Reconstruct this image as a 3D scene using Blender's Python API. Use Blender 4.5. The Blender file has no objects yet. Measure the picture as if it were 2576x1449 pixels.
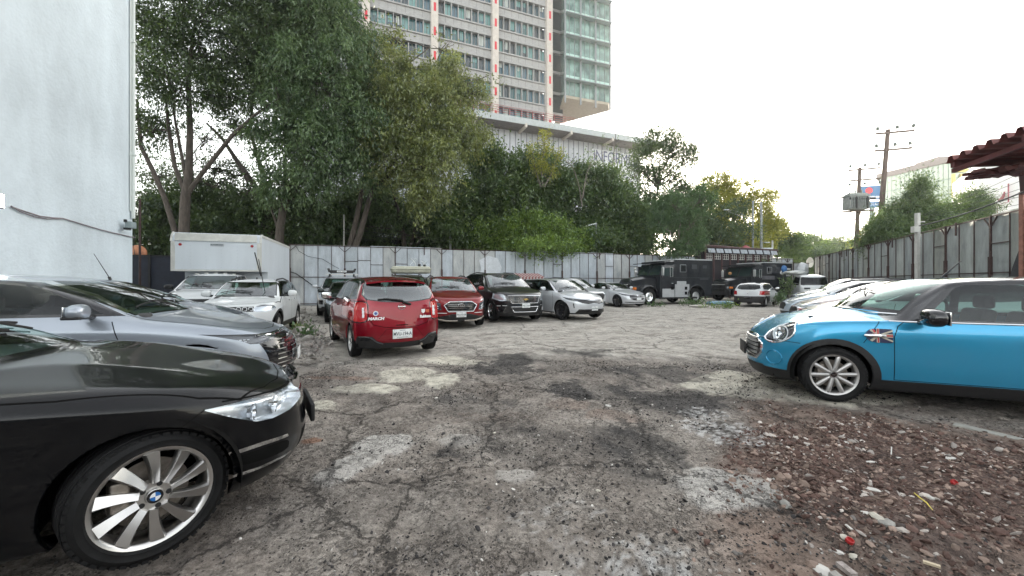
import bpy, bmesh, math, random
import numpy as np
from mathutils import Vector, Matrix
from mathutils.bvhtree import BVHTree

sc = bpy.context.scene
COL = sc.collection
R = math.radians
H = 1.38; FP = 970.0; CX = 1288.0; CY = 711.0      # eye height, focal length and horizon in photo pixels

# ---------------------------------------------------------------- camera, sky, sun
cd = bpy.data.cameras.new('camera'); cam = bpy.data.objects.new('camera', cd); COL.objects.link(cam)
cam.location = (0, 0, H); cam.rotation_euler = (R(90), 0, 0)
cd.sensor_width = 36.0; cd.lens = 36.0 * FP / 2576.0
cd.shift_y = -(724.5 - CY) / 2576.0
cd.clip_start = 0.05; cd.clip_end = 3000.0
sc.camera = cam

SUN_AZ, SUN_EL = R(25.0), R(11.0)                    # azimuth from +Y towards +X
w = bpy.data.worlds.new('World'); sc.world = w; w.use_nodes = True
nt = w.node_tree; nt.nodes.clear()
sky = nt.nodes.new('ShaderNodeTexSky'); sky.sky_type = 'NISHITA'; sky.sun_disc = False
sky.sun_elevation = SUN_EL; sky.sun_rotation = SUN_AZ
sky.air_density = 1.3; sky.dust_density = 4.0; sky.ozone_density = 1.0; sky.altitude = 2200
hs = nt.nodes.new('ShaderNodeHueSaturation'); hs.inputs['Saturation'].default_value = 0.30
bg = nt.nodes.new('ShaderNodeBackground'); bg.inputs['Strength'].default_value = 0.15
wo = nt.nodes.new('ShaderNodeOutputWorld')
nt.links.new(sky.outputs[0], hs.inputs['Color']); wm = nt.nodes.new('ShaderNodeMix'); wm.data_type = 'RGBA'; wm.blend_type = 'MULTIPLY'; wm.inputs[0].default_value = 1; wm.inputs[7].default_value = (1.0, .965, .905, 1)
nt.links.new(hs.outputs[0], wm.inputs[6]); nt.links.new(wm.outputs[2], bg.inputs[0]); nt.links.new(bg.outputs[0], wo.inputs[0])

sl = bpy.data.lights.new('sun', 'SUN'); sun = bpy.data.objects.new('sun', sl); COL.objects.link(sun)
sl.energy = 2.6; sl.angle = R(0.5); sl.color = (1.0, 0.9, 0.74)
sd = Vector((math.sin(SUN_AZ) * math.cos(SUN_EL), math.cos(SUN_AZ) * math.cos(SUN_EL), math.sin(SUN_EL)))
sun.rotation_euler = sd.to_track_quat('Z', 'Y').to_euler()

vs = sc.view_settings; vs.view_transform = 'Standard'; vs.look = 'None'; vs.gamma = 1.0
vs.use_curve_mapping = False; vs.exposure = 2.55
sc.cycles.use_denoising = True
sc.cycles.max_bounces = 8; sc.cycles.transparent_max_bounces = 16
sc.cycles.sample_clamp_indirect = 6.0

# ---------------------------------------------------------------- helpers
def gr(px, py):
    Y = H * FP / (py - CY); return Vector(((px - CX) / FP * Y, Y, 0))
def at(px, py, Y):
    return Vector(((px - CX) / FP * Y, Y, H - (py - CY) / FP * Y))

def tag(o, label=None, cat=None, group=None, kind=None):
    if label: o['label'] = label
    if cat: o['category'] = cat
    if group: o['group'] = group
    if kind: o['kind'] = kind
    return o
def empty(name, loc=(0, 0, 0), rz=0.0, parent=None):
    o = bpy.data.objects.new(name, None); COL.objects.link(o); o.empty_display_size = .1
    o.location = loc; o.rotation_euler = (0, 0, rz)
    if parent: o.parent = parent
    return o
def copy_tree(o, parent=None):
    kids = [c for c in bpy.data.objects if c.parent == o]
    c = o.copy(); COL.objects.link(c); c.parent = parent
    for k in kids: copy_tree(k, c)
    return c

def unit(v):
    v = Vector(v); return v.normalized() if v.length > 1e-9 else Vector((0, 0, 1))

class MB:
    """collects shapes and builds ONE mesh object"""
    def __init__(s): s.v = []; s.f = []; s.m = []; s.mats = []; s.sm = []
    def mi(s, m):
        if m is None: return 0
        if m not in s.mats: s.mats.append(m)
        return s.mats.index(m)
    def add(s, V, F, m=None, smooth=False):
        b = len(s.v); s.v += [tuple(x) for x in V]; k = s.mi(m)
        for f in F: s.f.append(tuple(i + b for i in f)); s.m.append(k); s.sm.append(smooth)
        return s
    def box(s, c, d, m=None, rz=0.0, rx=0.0, ry=0.0, bev=0.0):
        x, y, z = d[0] / 2, d[1] / 2, d[2] / 2
        Mx = Matrix.Translation(c) @ Matrix.Rotation(rz, 4, 'Z') @ Matrix.Rotation(ry, 4, 'Y') @ Matrix.Rotation(rx, 4, 'X')
        if bev <= 0:
            V = [Mx @ Vector((a, b, e)) for a in (-x, x) for b in (-y, y) for e in (-z, z)]
            return s.add(V, [(0, 1, 3, 2), (4, 6, 7, 5), (0, 4, 5, 1), (2, 3, 7, 6), (0, 2, 6, 4), (1, 5, 7, 3)], m)
        bm = bmesh.new(); bmesh.ops.create_cube(bm, size=1)
        for v in bm.verts: v.co = Vector((v.co.x * 2 * x, v.co.y * 2 * y, v.co.z * 2 * z))
        bmesh.ops.bevel(bm, geom=bm.edges[:], offset=min(bev, x * .9, y * .9, z * .9), segments=3, affect='EDGES', profile=.5)
        for v in bm.verts: v.co = Mx @ v.co
        V, F = bmdata(bm); return s.add(V, F, m, True)
    def bar(s, a, b, w, h=None, m=None, up=(0, 0, 1)):
        a, b = Vector(a), Vector(b); h = h or w; d = unit(b - a); up = Vector(up)
        if abs(d.dot(up)) > .98: up = Vector((1, 0, 0))
        x = d.cross(up).normalized() * w / 2; z = x.cross(d).normalized() * h / 2
        V = [p + i * x + j * z for p in (a, b) for i, j in ((-1, -1), (1, -1), (1, 1), (-1, 1))]
        return s.add(V, [(3, 2, 1, 0), (4, 5, 6, 7), (0, 1, 5, 4), (1, 2, 6, 5), (2, 3, 7, 6), (3, 0, 4, 7)], m)
    def tube(s, pts, r, m=None, n=8, cap=True, smooth=True):
        pts = [Vector(p) for p in pts]; k = len(pts)
        rr = r if isinstance(r, (list, tuple)) else [r] * k
        V = []; up = Vector((0, 0, 1))
        d0 = unit(pts[1] - pts[0])
        if abs(d0.z) > .9: up = Vector((1, 0, 0))
        x = d0.cross(up).normalized()
        for i, p in enumerate(pts):
            d = unit(pts[min(i + 1, k - 1)] - pts[max(i - 1, 0)])
            x = (x - d * x.dot(d)).normalized(); y = d.cross(x)
            for j in range(n):
                a = 2 * math.pi * j / n; V.append(p + (x * math.cos(a) + y * math.sin(a)) * rr[i])
        F = [(i * n + j, i * n + (j + 1) % n, (i + 1) * n + (j + 1) % n, (i + 1) * n + j) for i in range(k - 1) for j in range(n)]
        if cap: F += [tuple(reversed(range(n))), tuple(range((k - 1) * n, k * n))]
        return s.add(V, F, m, smooth)
    def cyl(s, a, b, r, m=None, n=16, r2=None, smooth=True):
        return s.tube([a, b], [r, r if r2 is None else r2], m, n, True, smooth)
    def lathe(s, prof, c=(0, 0, 0), axis='Y', n=32, m=None, a0=0.0, a1=2 * math.pi, smooth=True, mats=None):
        """prof: (r, t) pairs; t along axis"""
        full = abs(a1 - a0 - 2 * math.pi) < 1e-6; k = n if full else n + 1; V = []
        for (r, t) in prof:
            for j in range(k):
                a = a0 + (a1 - a0) * j / n; u, v = r * math.cos(a), r * math.sin(a)
                V.append({'Y': (c[0] + u, c[1] + t, c[2] + v), 'Z': (c[0] + u, c[1] + v, c[2] + t), 'X': (c[0] + t, c[1] + u, c[2] + v)}[axis])
        for i in range(len(prof) - 1):
            F = []
            for j in range(n): F.append((i * k + j, i * k + (j + 1) % k, (i + 1) * k + (j + 1) % k, (i + 1) * k + j))
            if i == 0: base = len(s.v); s.v += [tuple(x) for x in V]
            kk = s.mi(mats[i] if mats else m)
            for f in F: s.f.append(tuple(q + base for q in f)); s.m.append(kk); s.sm.append(smooth)
        return s
    def sphere(s, c, r, m=None, n=12, sc_=(1, 1, 1)):
        prof = [(max(1e-4, r * math.sin(math.pi * i / n)) , -r * math.cos(math.pi * i / n)) for i in range(n + 1)]
        b = len(s.v); s.lathe(prof, (0, 0, 0), 'Z', n * 2, m)
        for i in range(b, len(s.v)):
            x, y, z = s.v[i]; s.v[i] = (c[0] + x * sc_[0], c[1] + y * sc_[1], c[2] + z * sc_[2])
        return s
    def prism(s, poly, fn, t0, t1, m=None, smooth=False):
        """poly 2d points; fn(u,v,t)->3d"""
        k = len(poly); V = [fn(u, v, t0) for u, v in poly] + [fn(u, v, t1) for u, v in poly]
        F = [tuple(range(k)), tuple(reversed(range(k, 2 * k)))] + [(i, i + k, (i + 1) % k + k, (i + 1) % k) for i in range(k)]
        return s.add(V, F, m, smooth)
    def build(s, name, m=None, parent=None, loc=None, rz=0.0, fixn=True):
        me = bpy.data.meshes.new(name); me.from_pydata(s.v, [], s.f)
        mats = s.mats if s.mats else [m]
        for q in mats:
            if q: me.materials.append(q)
        if s.f:
            me.polygons.foreach_set('material_index', s.m if s.mats else [0] * len(s.f))
            me.polygons.foreach_set('use_smooth', s.sm)
        if fixn and s.f:
            bm = bmesh.new(); bm.from_mesh(me); bmesh.ops.recalc_face_normals(bm, faces=bm.faces[:]); bm.to_mesh(me); bm.free()
        me.update()
        o = bpy.data.objects.new(name, me); COL.objects.link(o)
        if any(s.sm):
            try: me.set_sharp_from_angle(angle=R(38))
            except Exception: pass
        if parent: o.parent = parent
        if loc is not None: o.location = loc
        o.rotation_euler = (0, 0, rz)
        return o
def bmdata(bm):
    bm.verts.index_update()
    V = [v.co.copy() for v in bm.verts]; F = [tuple(v.index for v in f.verts) for f in bm.faces]; bm.free(); return V, F
def npmesh(name, V, F4, m, parent=None, attr=None, smooth=False, loc=None):
    """V (n,3), F4 (k,4) or (k,3) numpy -> object; attr {name: (n,4) colours}"""
    me = bpy.data.meshes.new(name); n = len(V); k, c = F4.shape
    me.vertices.add(n); me.vertices.foreach_set('co', np.ascontiguousarray(V, dtype=np.float32).ravel())
    me.loops.add(k * c); me.loops.foreach_set('vertex_index', np.ascontiguousarray(F4, dtype=np.int32).ravel())
    me.polygons.add(k); me.polygons.foreach_set('loop_start', np.arange(0, k * c, c, dtype=np.int32))
    me.polygons.foreach_set('use_smooth', np.full(k, smooth, dtype=bool))
    me.update(calc_edges=True); me.validate()
    if attr:
        for q, a in attr.items():
            at_ = me.color_attributes.new(q, 'FLOAT_COLOR', 'POINT'); at_.data.foreach_set('color', np.ascontiguousarray(a, dtype=np.float32).ravel())
    if m: me.materials.append(m)
    o = bpy.data.objects.new(name, me); COL.objects.link(o)
    if parent: o.parent = parent
    if loc is not None: o.location = loc
    return o
def text(name, body, size, m, parent, loc, rot, ext=.002, align='CENTER', sx=1.0, shear=0.0, bold=0.0):
    c = bpy.data.curves.new(name, 'FONT'); c.body = body; c.size = size; c.extrude = ext
    c.align_x = align; c.align_y = 'CENTER'; c.shear = shear; c.offset = bold; c.resolution_u = 3
    t = bpy.data.objects.new(name + '_tmp', c); COL.objects.link(t)
    dg = bpy.context.evaluated_depsgraph_get(); me = bpy.data.meshes.new_from_object(t.evaluated_get(dg))
    bpy.data.objects.remove(t); me.name = name; me.materials.clear(); me.materials.append(m)
    o = bpy.data.objects.new(name, me); COL.objects.link(o); o.parent = parent
    o.location = loc; o.rotation_euler = rot; o.scale = (sx, 1, 1)
    return o

# ---------------------------------------------------------------- materials
def _n(t, ty, **kw):
    n = t.nodes.new(ty)
    for k, v in kw.items(): setattr(n, k, v)
    return n
def mat(name, col, rough=.5, metal=0.0, spec=.5, coat=0.0, var=None, bump=None, emit=None, alpha=1.0, trans=0.0, rvar=0.0, coatr=.03, detail=6.0, col2=None):
    m = bpy.data.materials.new(name); m.use_nodes = True; t = m.node_tree; b = t.nodes['Principled BSDF']
    b.inputs['Base Color'].default_value = (*col, 1); b.inputs['Roughness'].default_value = rough
    b.inputs['Metallic'].default_value = metal; b.inputs['Specular IOR Level'].default_value = spec
    b.inputs['Coat Weight'].default_value = coat; b.inputs['Coat Roughness'].default_value = coatr
    b.inputs['Transmission Weight'].default_value = trans; b.inputs['Alpha'].default_value = alpha
    if emit: b.inputs['Emission Color'].default_value = (*emit[0], 1); b.inputs['Emission Strength'].default_value = emit[1]
    if var or bump or rvar: tc = _n(t, 'ShaderNodeTexCoord')
    if var or rvar:
        sc_ = var[0] if var else 3.0
        nz = _n(t, 'ShaderNodeTexNoise'); nz.inputs['Scale'].default_value = sc_; nz.inputs['Detail'].default_value = detail; nz.inputs['Roughness'].default_value = .62
        mp = _n(t, 'ShaderNodeMapping')
        if var and len(var) > 2: mp.inputs['Scale'].default_value = var[2]
        t.links.new(tc.outputs['Object'], mp.inputs[0]); t.links.new(mp.outputs[0], nz.inputs['Vector'])
    if var:
        a = var[1]; cr = _n(t, 'ShaderNodeValToRGB'); cr.color_ramp.elements[0].position = .32; cr.color_ramp.elements[1].position = .68
        c2 = col2 or tuple(min(1, c * (1 + a)) for c in col)
        cr.color_ramp.elements[0].color = (*[c * (1 - a) for c in col], 1); cr.color_ramp.elements[1].color = (*c2, 1)
        t.links.new(nz.outputs['Fac'], cr.inputs[0]); t.links.new(cr.outputs[0], b.inputs['Base Color'])
    if rvar:
        mr = _n(t, 'ShaderNodeMapRange'); mr.inputs['From Min'].default_value = .3; mr.inputs['From Max'].default_value = .7
        mr.inputs['To Min'].default_value = rough; mr.inputs['To Max'].default_value = min(1, rough + rvar)
        t.links.new(nz.outputs['Fac'], mr.inputs[0]); t.links.new(mr.outputs[0], b.inputs['Roughness'])
    if bump:
        n2 = _n(t, 'ShaderNodeTexNoise'); n2.inputs['Scale'].default_value = bump[0]; n2.inputs['Detail'].default_value = 5
        bp = _n(t, 'ShaderNodeBump'); bp.inputs['Strength'].default_value = bump[1]; bp.inputs['Distance'].default_value = bump[2] if len(bump) > 2 else .02
        t.links.new(tc.outputs['Object'], n2.inputs['Vector']); t.links.new(n2.outputs['Fac'], bp.inputs['Height']); t.links.new(bp.outputs[0], b.inputs['Normal'])
    return m
def glassmat(name, tint, ior=1.5, base=(0.01, 0.012, 0.012), clear=.5):
    """car glass: reflects by fresnel, lets part of the light through, tinted"""
    m = bpy.data.materials.new(name); m.use_nodes = True; t = m.node_tree; t.nodes.clear()
    o = _n(t, 'ShaderNodeOutputMaterial'); mx = _n(t, 'ShaderNodeMixShader'); fr = _n(t, 'ShaderNodeFresnel'); fr.inputs[0].default_value = ior
    gl = _n(t, 'ShaderNodeBsdfGlossy'); gl.inputs['Roughness'].default_value = .01; gl.inputs['Color'].default_value = (.95, .98, 1, 1)
    tr = _n(t, 'ShaderNodeBsdfTransparent'); tr.inputs[0].default_value = (*tint, 1)
    geo = _n(t, 'ShaderNodeNewGeometry'); mt = _n(t, 'ShaderNodeMath', operation='SUBTRACT'); mt.inputs[0].default_value = 1.0
    mu = _n(t, 'ShaderNodeMath', operation='MULTIPLY')
    t.links.new(geo.outputs['Backfacing'], mt.inputs[1]); t.links.new(mt.outputs[0], mu.inputs[0]); t.links.new(fr.outputs[0], mu.inputs[1])
    t.links.new(mu.outputs[0], mx.inputs[0]); t.links.new(tr.outputs[0], mx.inputs[1]); t.links.new(gl.outputs[0], mx.inputs[2]); t.links.new(mx.outputs[0], o.inputs[0])
    return m
def paint(name, col, metal=.0, rough=.35, dust=.0, flake=0.0, ior=1.5):
    m = mat(name, col, rough=rough, metal=metal, spec=.15, coat=1.0, coatr=.02)
    t = m.node_tree; b = t.nodes['Principled BSDF']; tc = _n(t, 'ShaderNodeTexCoord'); b.inputs['Coat IOR'].default_value = ior
    if dust:
        nz = _n(t, 'ShaderNodeTexNoise'); nz.inputs['Scale'].default_value = 2.2; nz.inputs['Detail'].default_value = 9; nz.inputs['Roughness'].default_value = .7
        t.links.new(tc.outputs['Object'], nz.inputs['Vector'])
        mr = _n(t, 'ShaderNodeMapRange'); mr.inputs['From Min'].default_value = .35; mr.inputs['From Max'].default_value = .75; mr.inputs['To Min'].default_value = .02; mr.inputs['To Max'].default_value = .02 + dust * .5
        t.links.new(nz.outputs['Fac'], mr.inputs[0]); t.links.new(mr.outputs[0], b.inputs['Coat Roughness'])
        mx = _n(t, 'ShaderNodeMix', data_type='RGBA'); mx.inputs[6].default_value = (*col, 1); mx.inputs[7].default_value = (.22, .21, .19, 1)
        m2 = _n(t, 'ShaderNodeMapRange'); m2.inputs['From Min'].default_value = .4; m2.inputs['From Max'].default_value = .9; m2.inputs['To Max'].default_value = dust * .8
        t.links.new(nz.outputs['Fac'], m2.inputs[0]); t.links.new(m2.outputs[0], mx.inputs[0]); t.links.new(mx.outputs[2], b.inputs['Base Color'])
    if flake:
        vz = _n(t, 'ShaderNodeTexVoronoi'); vz.inputs['Scale'].default_value = 700
        t.links.new(tc.outputs['Object'], vz.inputs['Vector'])
        bp = _n(t, 'ShaderNodeBump'); bp.inputs['Strength'].default_value = flake; bp.inputs['Distance'].default_value = .001
        t.links.new(vz.outputs['Color'], bp.inputs['Height']); t.links.new(bp.outputs[0], b.inputs['Normal'])
    return m
M = {}
M['black'] = mat('black_plastic', (.010, .010, .011), .5, bump=(60, .1))
M['gloss_black'] = mat('gloss_black', (.008, .008, .01), .08, coat=.6)
M['gap'] = mat('panel_gap', (.004, .004, .004), .9, spec=.1)
M['rubber'] = mat('tyre_rubber', (.008, .008, .0085), .7, spec=.25, var=(9, .5), bump=(90, .25, .004))
M['alloy'] = mat('alloy', (.62, .61, .60), .26, metal=1.0, rvar=.12)
M['alloy_paint'] = mat('alloy_paint', (.50, .49, .48), .32, metal=.75, rvar=.15)
M['dark_alloy'] = mat('dark_alloy', (.05, .05, .055), .35, metal=.6)
M['disc'] = mat('brake_disc', (.28, .25, .22), .45, metal=.8, var=(20, .3))
M['chrome'] = mat('chrome', (.85, .86, .87), .06, metal=1.0)
M['lamp'] = mat('lamp_reflector', (.62, .65, .68), .2, metal=.6, bump=(26, .12, .01), coat=1.0)
M['lamp_clear'] = glassmat('lamp_cover', (.93, .95, .97), 1.5)
M['lamp_white'] = mat('lamp_white', (.82, .84, .86), .15, coat=1.0)
M['lamp_dark'] = mat('lamp_dark', (.05, .05, .06), .2, coat=1.0)
M['red_lamp'] = mat('red_lens', (.30, .006, .010), .12, coat=1.0)
M['amber'] = mat('amber_lens', (.75, .20, .02), .15, coat=1.0)
M['glass'] = glassmat('tinted_glass', (.38, .50, .46))
M['screen'] = glassmat('windscreen_glass', (.55, .70, .66), 2.7)
M['glass_dark'] = glassmat('dark_glass', (.16, .19, .19))
M['glass_black'] = mat('privacy_glass', (.006, .007, .008), .02, spec=.6, coat=.8)
M['seat'] = mat('seat_fabric', (.018, .017, .018), .85, var=(30, .3))
M['interior'] = mat('interior_plastic', (.03, .03, .032), .6)
M['plate'] = mat('plate_white', (.70, .72, .72), .4, var=(40, .12))
M['plate_ink'] = mat('plate_ink', (.05, .07, .08), .5)
M['white_paint_mark'] = mat('white_lettering', (.80, .80, .80), .4)
# ---------------------------------------------------------------- noise
def _hash(ix, iy, seed):
    n = (ix.astype(np.int64) * 374761393 + iy.astype(np.int64) * 668265263 + seed * 974634777) & 0xFFFFFFFF
    n = ((n ^ (n >> 13)) * 1274126177) & 0xFFFFFFFF
    return ((n ^ (n >> 16)) & 0xFFFF) / 65535.0
def vnoise(x, y, seed=0):
    ix = np.floor(x); iy = np.floor(y); fx = x - ix; fy = y - iy
    fx = fx * fx * (3 - 2 * fx); fy = fy * fy * (3 - 2 * fy)
    a = _hash(ix, iy, seed); b = _hash(ix + 1, iy, seed); c = _hash(ix, iy + 1, seed); d = _hash(ix + 1, iy + 1, seed)
    return (a * (1 - fx) + b * fx) * (1 - fy) + (c * (1 - fx) + d * fx) * fy
def fbm(x, y, o=4, seed=0, g=.5):
    s = 0; a = 1; t = 0
    for i in range(o): s = s + a * vnoise(x * 2 ** i, y * 2 ** i, seed + i * 17); t += a; a *= g
    return s / t
def sstep(e0, e1, x):
    t = np.clip((x - e0) / (e1 - e0), 0, 1); return t * t * (3 - 2 * t)

# ---------------------------------------------------------------- ground
def axis(lo, hi, fine_lo, fine_hi, step, growth):
    a = list(np.arange(fine_lo, fine_hi + 1e-6, step)); s = step
    while a[-1] < hi: s *= growth; a.append(a[-1] + s)
    s = step; b = [fine_lo]
    while b[-1] > lo: s *= growth; b.append(b[-1] - s)
    return np.array(sorted(b[1:]) + a)
def inpoly(X, Y, poly):
    c = np.zeros(X.shape, bool); n = len(poly)
    for i in range(n):
        x1, y1 = poly[i][:2]; x2, y2 = poly[(i + 1) % n][:2]
        cond = ((y1 > Y) != (y2 > Y)) & (X < (x2 - x1) * (Y - y1) / (y2 - y1 + 1e-12) + x1)
        c ^= cond
    return c
def polydist(X, Y, poly):
    d = np.full(X.shape, 1e9); n = len(poly)
    for i in range(n):
        x1, y1 = poly[i][:2]; x2, y2 = poly[(i + 1) % n][:2]; dx, dy = x2 - x1, y2 - y1
        t = np.clip(((X - x1) * dx + (Y - y1) * dy) / (dx * dx + dy * dy + 1e-12), 0, 1)
        d = np.minimum(d, np.hypot(X - x1 - t * dx, Y - y1 - t * dy))
    return np.where(inpoly(X, Y, poly), -d, d)
def ell(X, Y, px, py, rx, ry, rough=.35, seed=1, rot=0):
    """soft blob mask on the ground: centre and half sizes given as seen in the photo, turned into metres"""
    c = gr(px, py); ax = rx * c.y / FP; ay = ry * c.y * c.y / (H * FP)
    u = X - c.x; v = Y - c.y; cr, sr = math.cos(rot), math.sin(rot)
    u, v = u * cr + v * sr, -u * sr + v * cr
    d = np.sqrt((u / ax) ** 2 + (v / ay) ** 2) + (fbm(X * 3.1, Y * 3.1, 4, seed) - .5) * rough * 2 + (fbm(X * 14, Y * 14, 3, seed + 5) - .5) * rough
    return 1 - sstep(.9, 1.08, d)
def ground_fields(X, Y):
    warp = (fbm(X * 2.5, Y * 2.5, 4, 31) - .5)
    conc = np.zeros(X.shape)
    for i, e in enumerate([(1020, 938, 70, 18), (1110, 950, 46, 16), (912, 973, 92, 12), (1110, 902, 62, 9), (1165, 908, 50, 7), (800, 1015, 46, 13)]):
        conc = np.maximum(conc, ell(X, Y, *e, rough=.42, seed=3 + i))
    grey = np.zeros(X.shape)
    for i, e in enumerate([(965, 1112, 70, 26), (905, 1150, 55, 24), (838, 1188, 66, 26), (1815, 1212, 128, 62), (1372, 1445, 85, 38), (1160, 1100, 60, 16), (1290, 1180, 60, 20)]):
        grey = np.maximum(grey, ell(X, Y, *e, rough=.38, seed=13 + i) * (1 if i in (0, 1, 2, 3) else .55))
    slab = 1 - sstep(-.03, .06, polydist(X + warp * .3, Y + warp * .3, [gr(1700, 962), gr(1820, 930), gr(2020, 938), gr(2300, 1000), gr(2140, 1022), gr(1960, 1008), gr(1800, 985)]))
    splat = ell(X, Y, 1790, 1062, 80, 50, 1.1, 41) * sstep(.42, .66, fbm(X * 30, Y * 30, 4, 43)) * .75 + ell(X, Y, 1650, 1400, 150, 60, 1.2, 42) * sstep(.45, .72, fbm(X * 26, Y * 26, 4, 45)) * .7 + ell(X, Y, 1430, 1290, 120, 60, 1.2, 47) * sstep(.5, .75, fbm(X * 30, Y * 30, 4, 48)) * .4
    redpoly = [gr(1840, 1125), gr(1990, 1062), gr(2260, 1070), gr(2620, 1125), Vector((4.2, 1.35, 0)), gr(2576, 1415), gr(2350, 1440), gr(2080, 1335), gr(1930, 1250), gr(1890, 1175)]
    red = (1 - sstep(-.35, .28, polydist(X + warp * .9, Y + warp * .8, redpoly) + (fbm(X * 7, Y * 7, 4, 33) - .5) * .45))
    dirt = np.clip(1 - sstep(-.1, .35, polydist(X + warp * .6, Y + warp * .5, [gr(1900, 1010), gr(2700, 1110), Vector((6, 1.2, 0)), gr(2600, 1700), gr(2000, 1600), gr(1850, 1350), gr(1900, 1200)])), 0, 1)
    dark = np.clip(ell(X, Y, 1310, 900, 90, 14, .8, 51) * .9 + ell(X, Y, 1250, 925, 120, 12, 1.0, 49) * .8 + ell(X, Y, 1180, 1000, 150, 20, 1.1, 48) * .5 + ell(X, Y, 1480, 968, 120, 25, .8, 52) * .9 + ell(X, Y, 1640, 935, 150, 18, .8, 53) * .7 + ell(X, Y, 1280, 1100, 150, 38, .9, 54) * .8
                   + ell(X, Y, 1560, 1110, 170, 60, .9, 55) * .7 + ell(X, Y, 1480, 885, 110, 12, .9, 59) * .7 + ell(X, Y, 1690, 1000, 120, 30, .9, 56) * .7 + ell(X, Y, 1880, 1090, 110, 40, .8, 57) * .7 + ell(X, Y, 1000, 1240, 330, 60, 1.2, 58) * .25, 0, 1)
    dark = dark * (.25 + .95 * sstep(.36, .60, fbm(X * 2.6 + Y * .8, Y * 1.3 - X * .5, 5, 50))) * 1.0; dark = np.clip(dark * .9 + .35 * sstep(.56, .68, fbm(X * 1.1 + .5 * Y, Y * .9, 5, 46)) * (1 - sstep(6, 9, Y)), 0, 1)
    rust = np.clip(ell(X, Y, 790, 1100, 22, 8, .6, 61) * .7 + ell(X, Y, 1540, 1040, 60, 16, .9, 62) * .16 + ell(X, Y, 1430, 1010, 50, 14, .9, 63) * .14 + ell(X, Y, 860, 945, 90, 4, .8, 64) * .4 + ell(X, Y, 1200, 1040, 90, 20, 1.1, 66) * .10, 0, 1)
    far = sstep(5.6, 8.2, Y - .12 * X + (fbm(X * .5, Y * .5, 3, 71) - .5) * 4)       # bare worn concrete of the back half
    return conc, grey, slab, splat, red, dirt, dark, rust, far
def ground_z(X, Y, fl=None):
    if fl is None: fl = ground_fields(X, Y)
    conc, grey, slab, splat, red, dirt, dark, rust, far = fl
    fade = 1 - sstep(5, 11, np.hypot(X, Y))
    sm = np.clip(conc + slab + grey * .75 + far * .6, 0, 1)
    lump = (fbm(X * 1.3, Y * 1.3, 3, 81) - .5) * .05 * (1 - sstep(14, 30, np.hypot(X, Y)))
    pot = -.03 * sstep(.60, .70, fbm(X * 1.7 + 3, Y * 1.7, 4, 88)) * fade * (1 - sm)
    lump = lump + pot; crumb = (fbm(X * 16, Y * 16, 3, 82) - .5) * .024 + np.maximum(0, fbm(X * 34, Y * 34, 2, 83) - .62) * .05
    crk = np.abs(fbm(X * 2.3, Y * 2.3, 4, 84) - .5); crack = -.012 * (1 - sstep(0, .014, crk)) * (1 - red)
    crk2 = np.abs(fbm(X * 5.1 + 7, Y * 5.1, 4, 85) - .5); crack = crack - .007 * (1 - sstep(0, .02, crk2)) * (1 - red) * (1 - sm)
    z = lump + (crumb * (1 - .8 * sm) + crack) * fade + (conc + slab * .8) * .018 + grey * .015
    z = z + red * (fbm(X * 9, Y * 9, 3, 86)) * .03 * fade
    return z - .028
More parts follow.
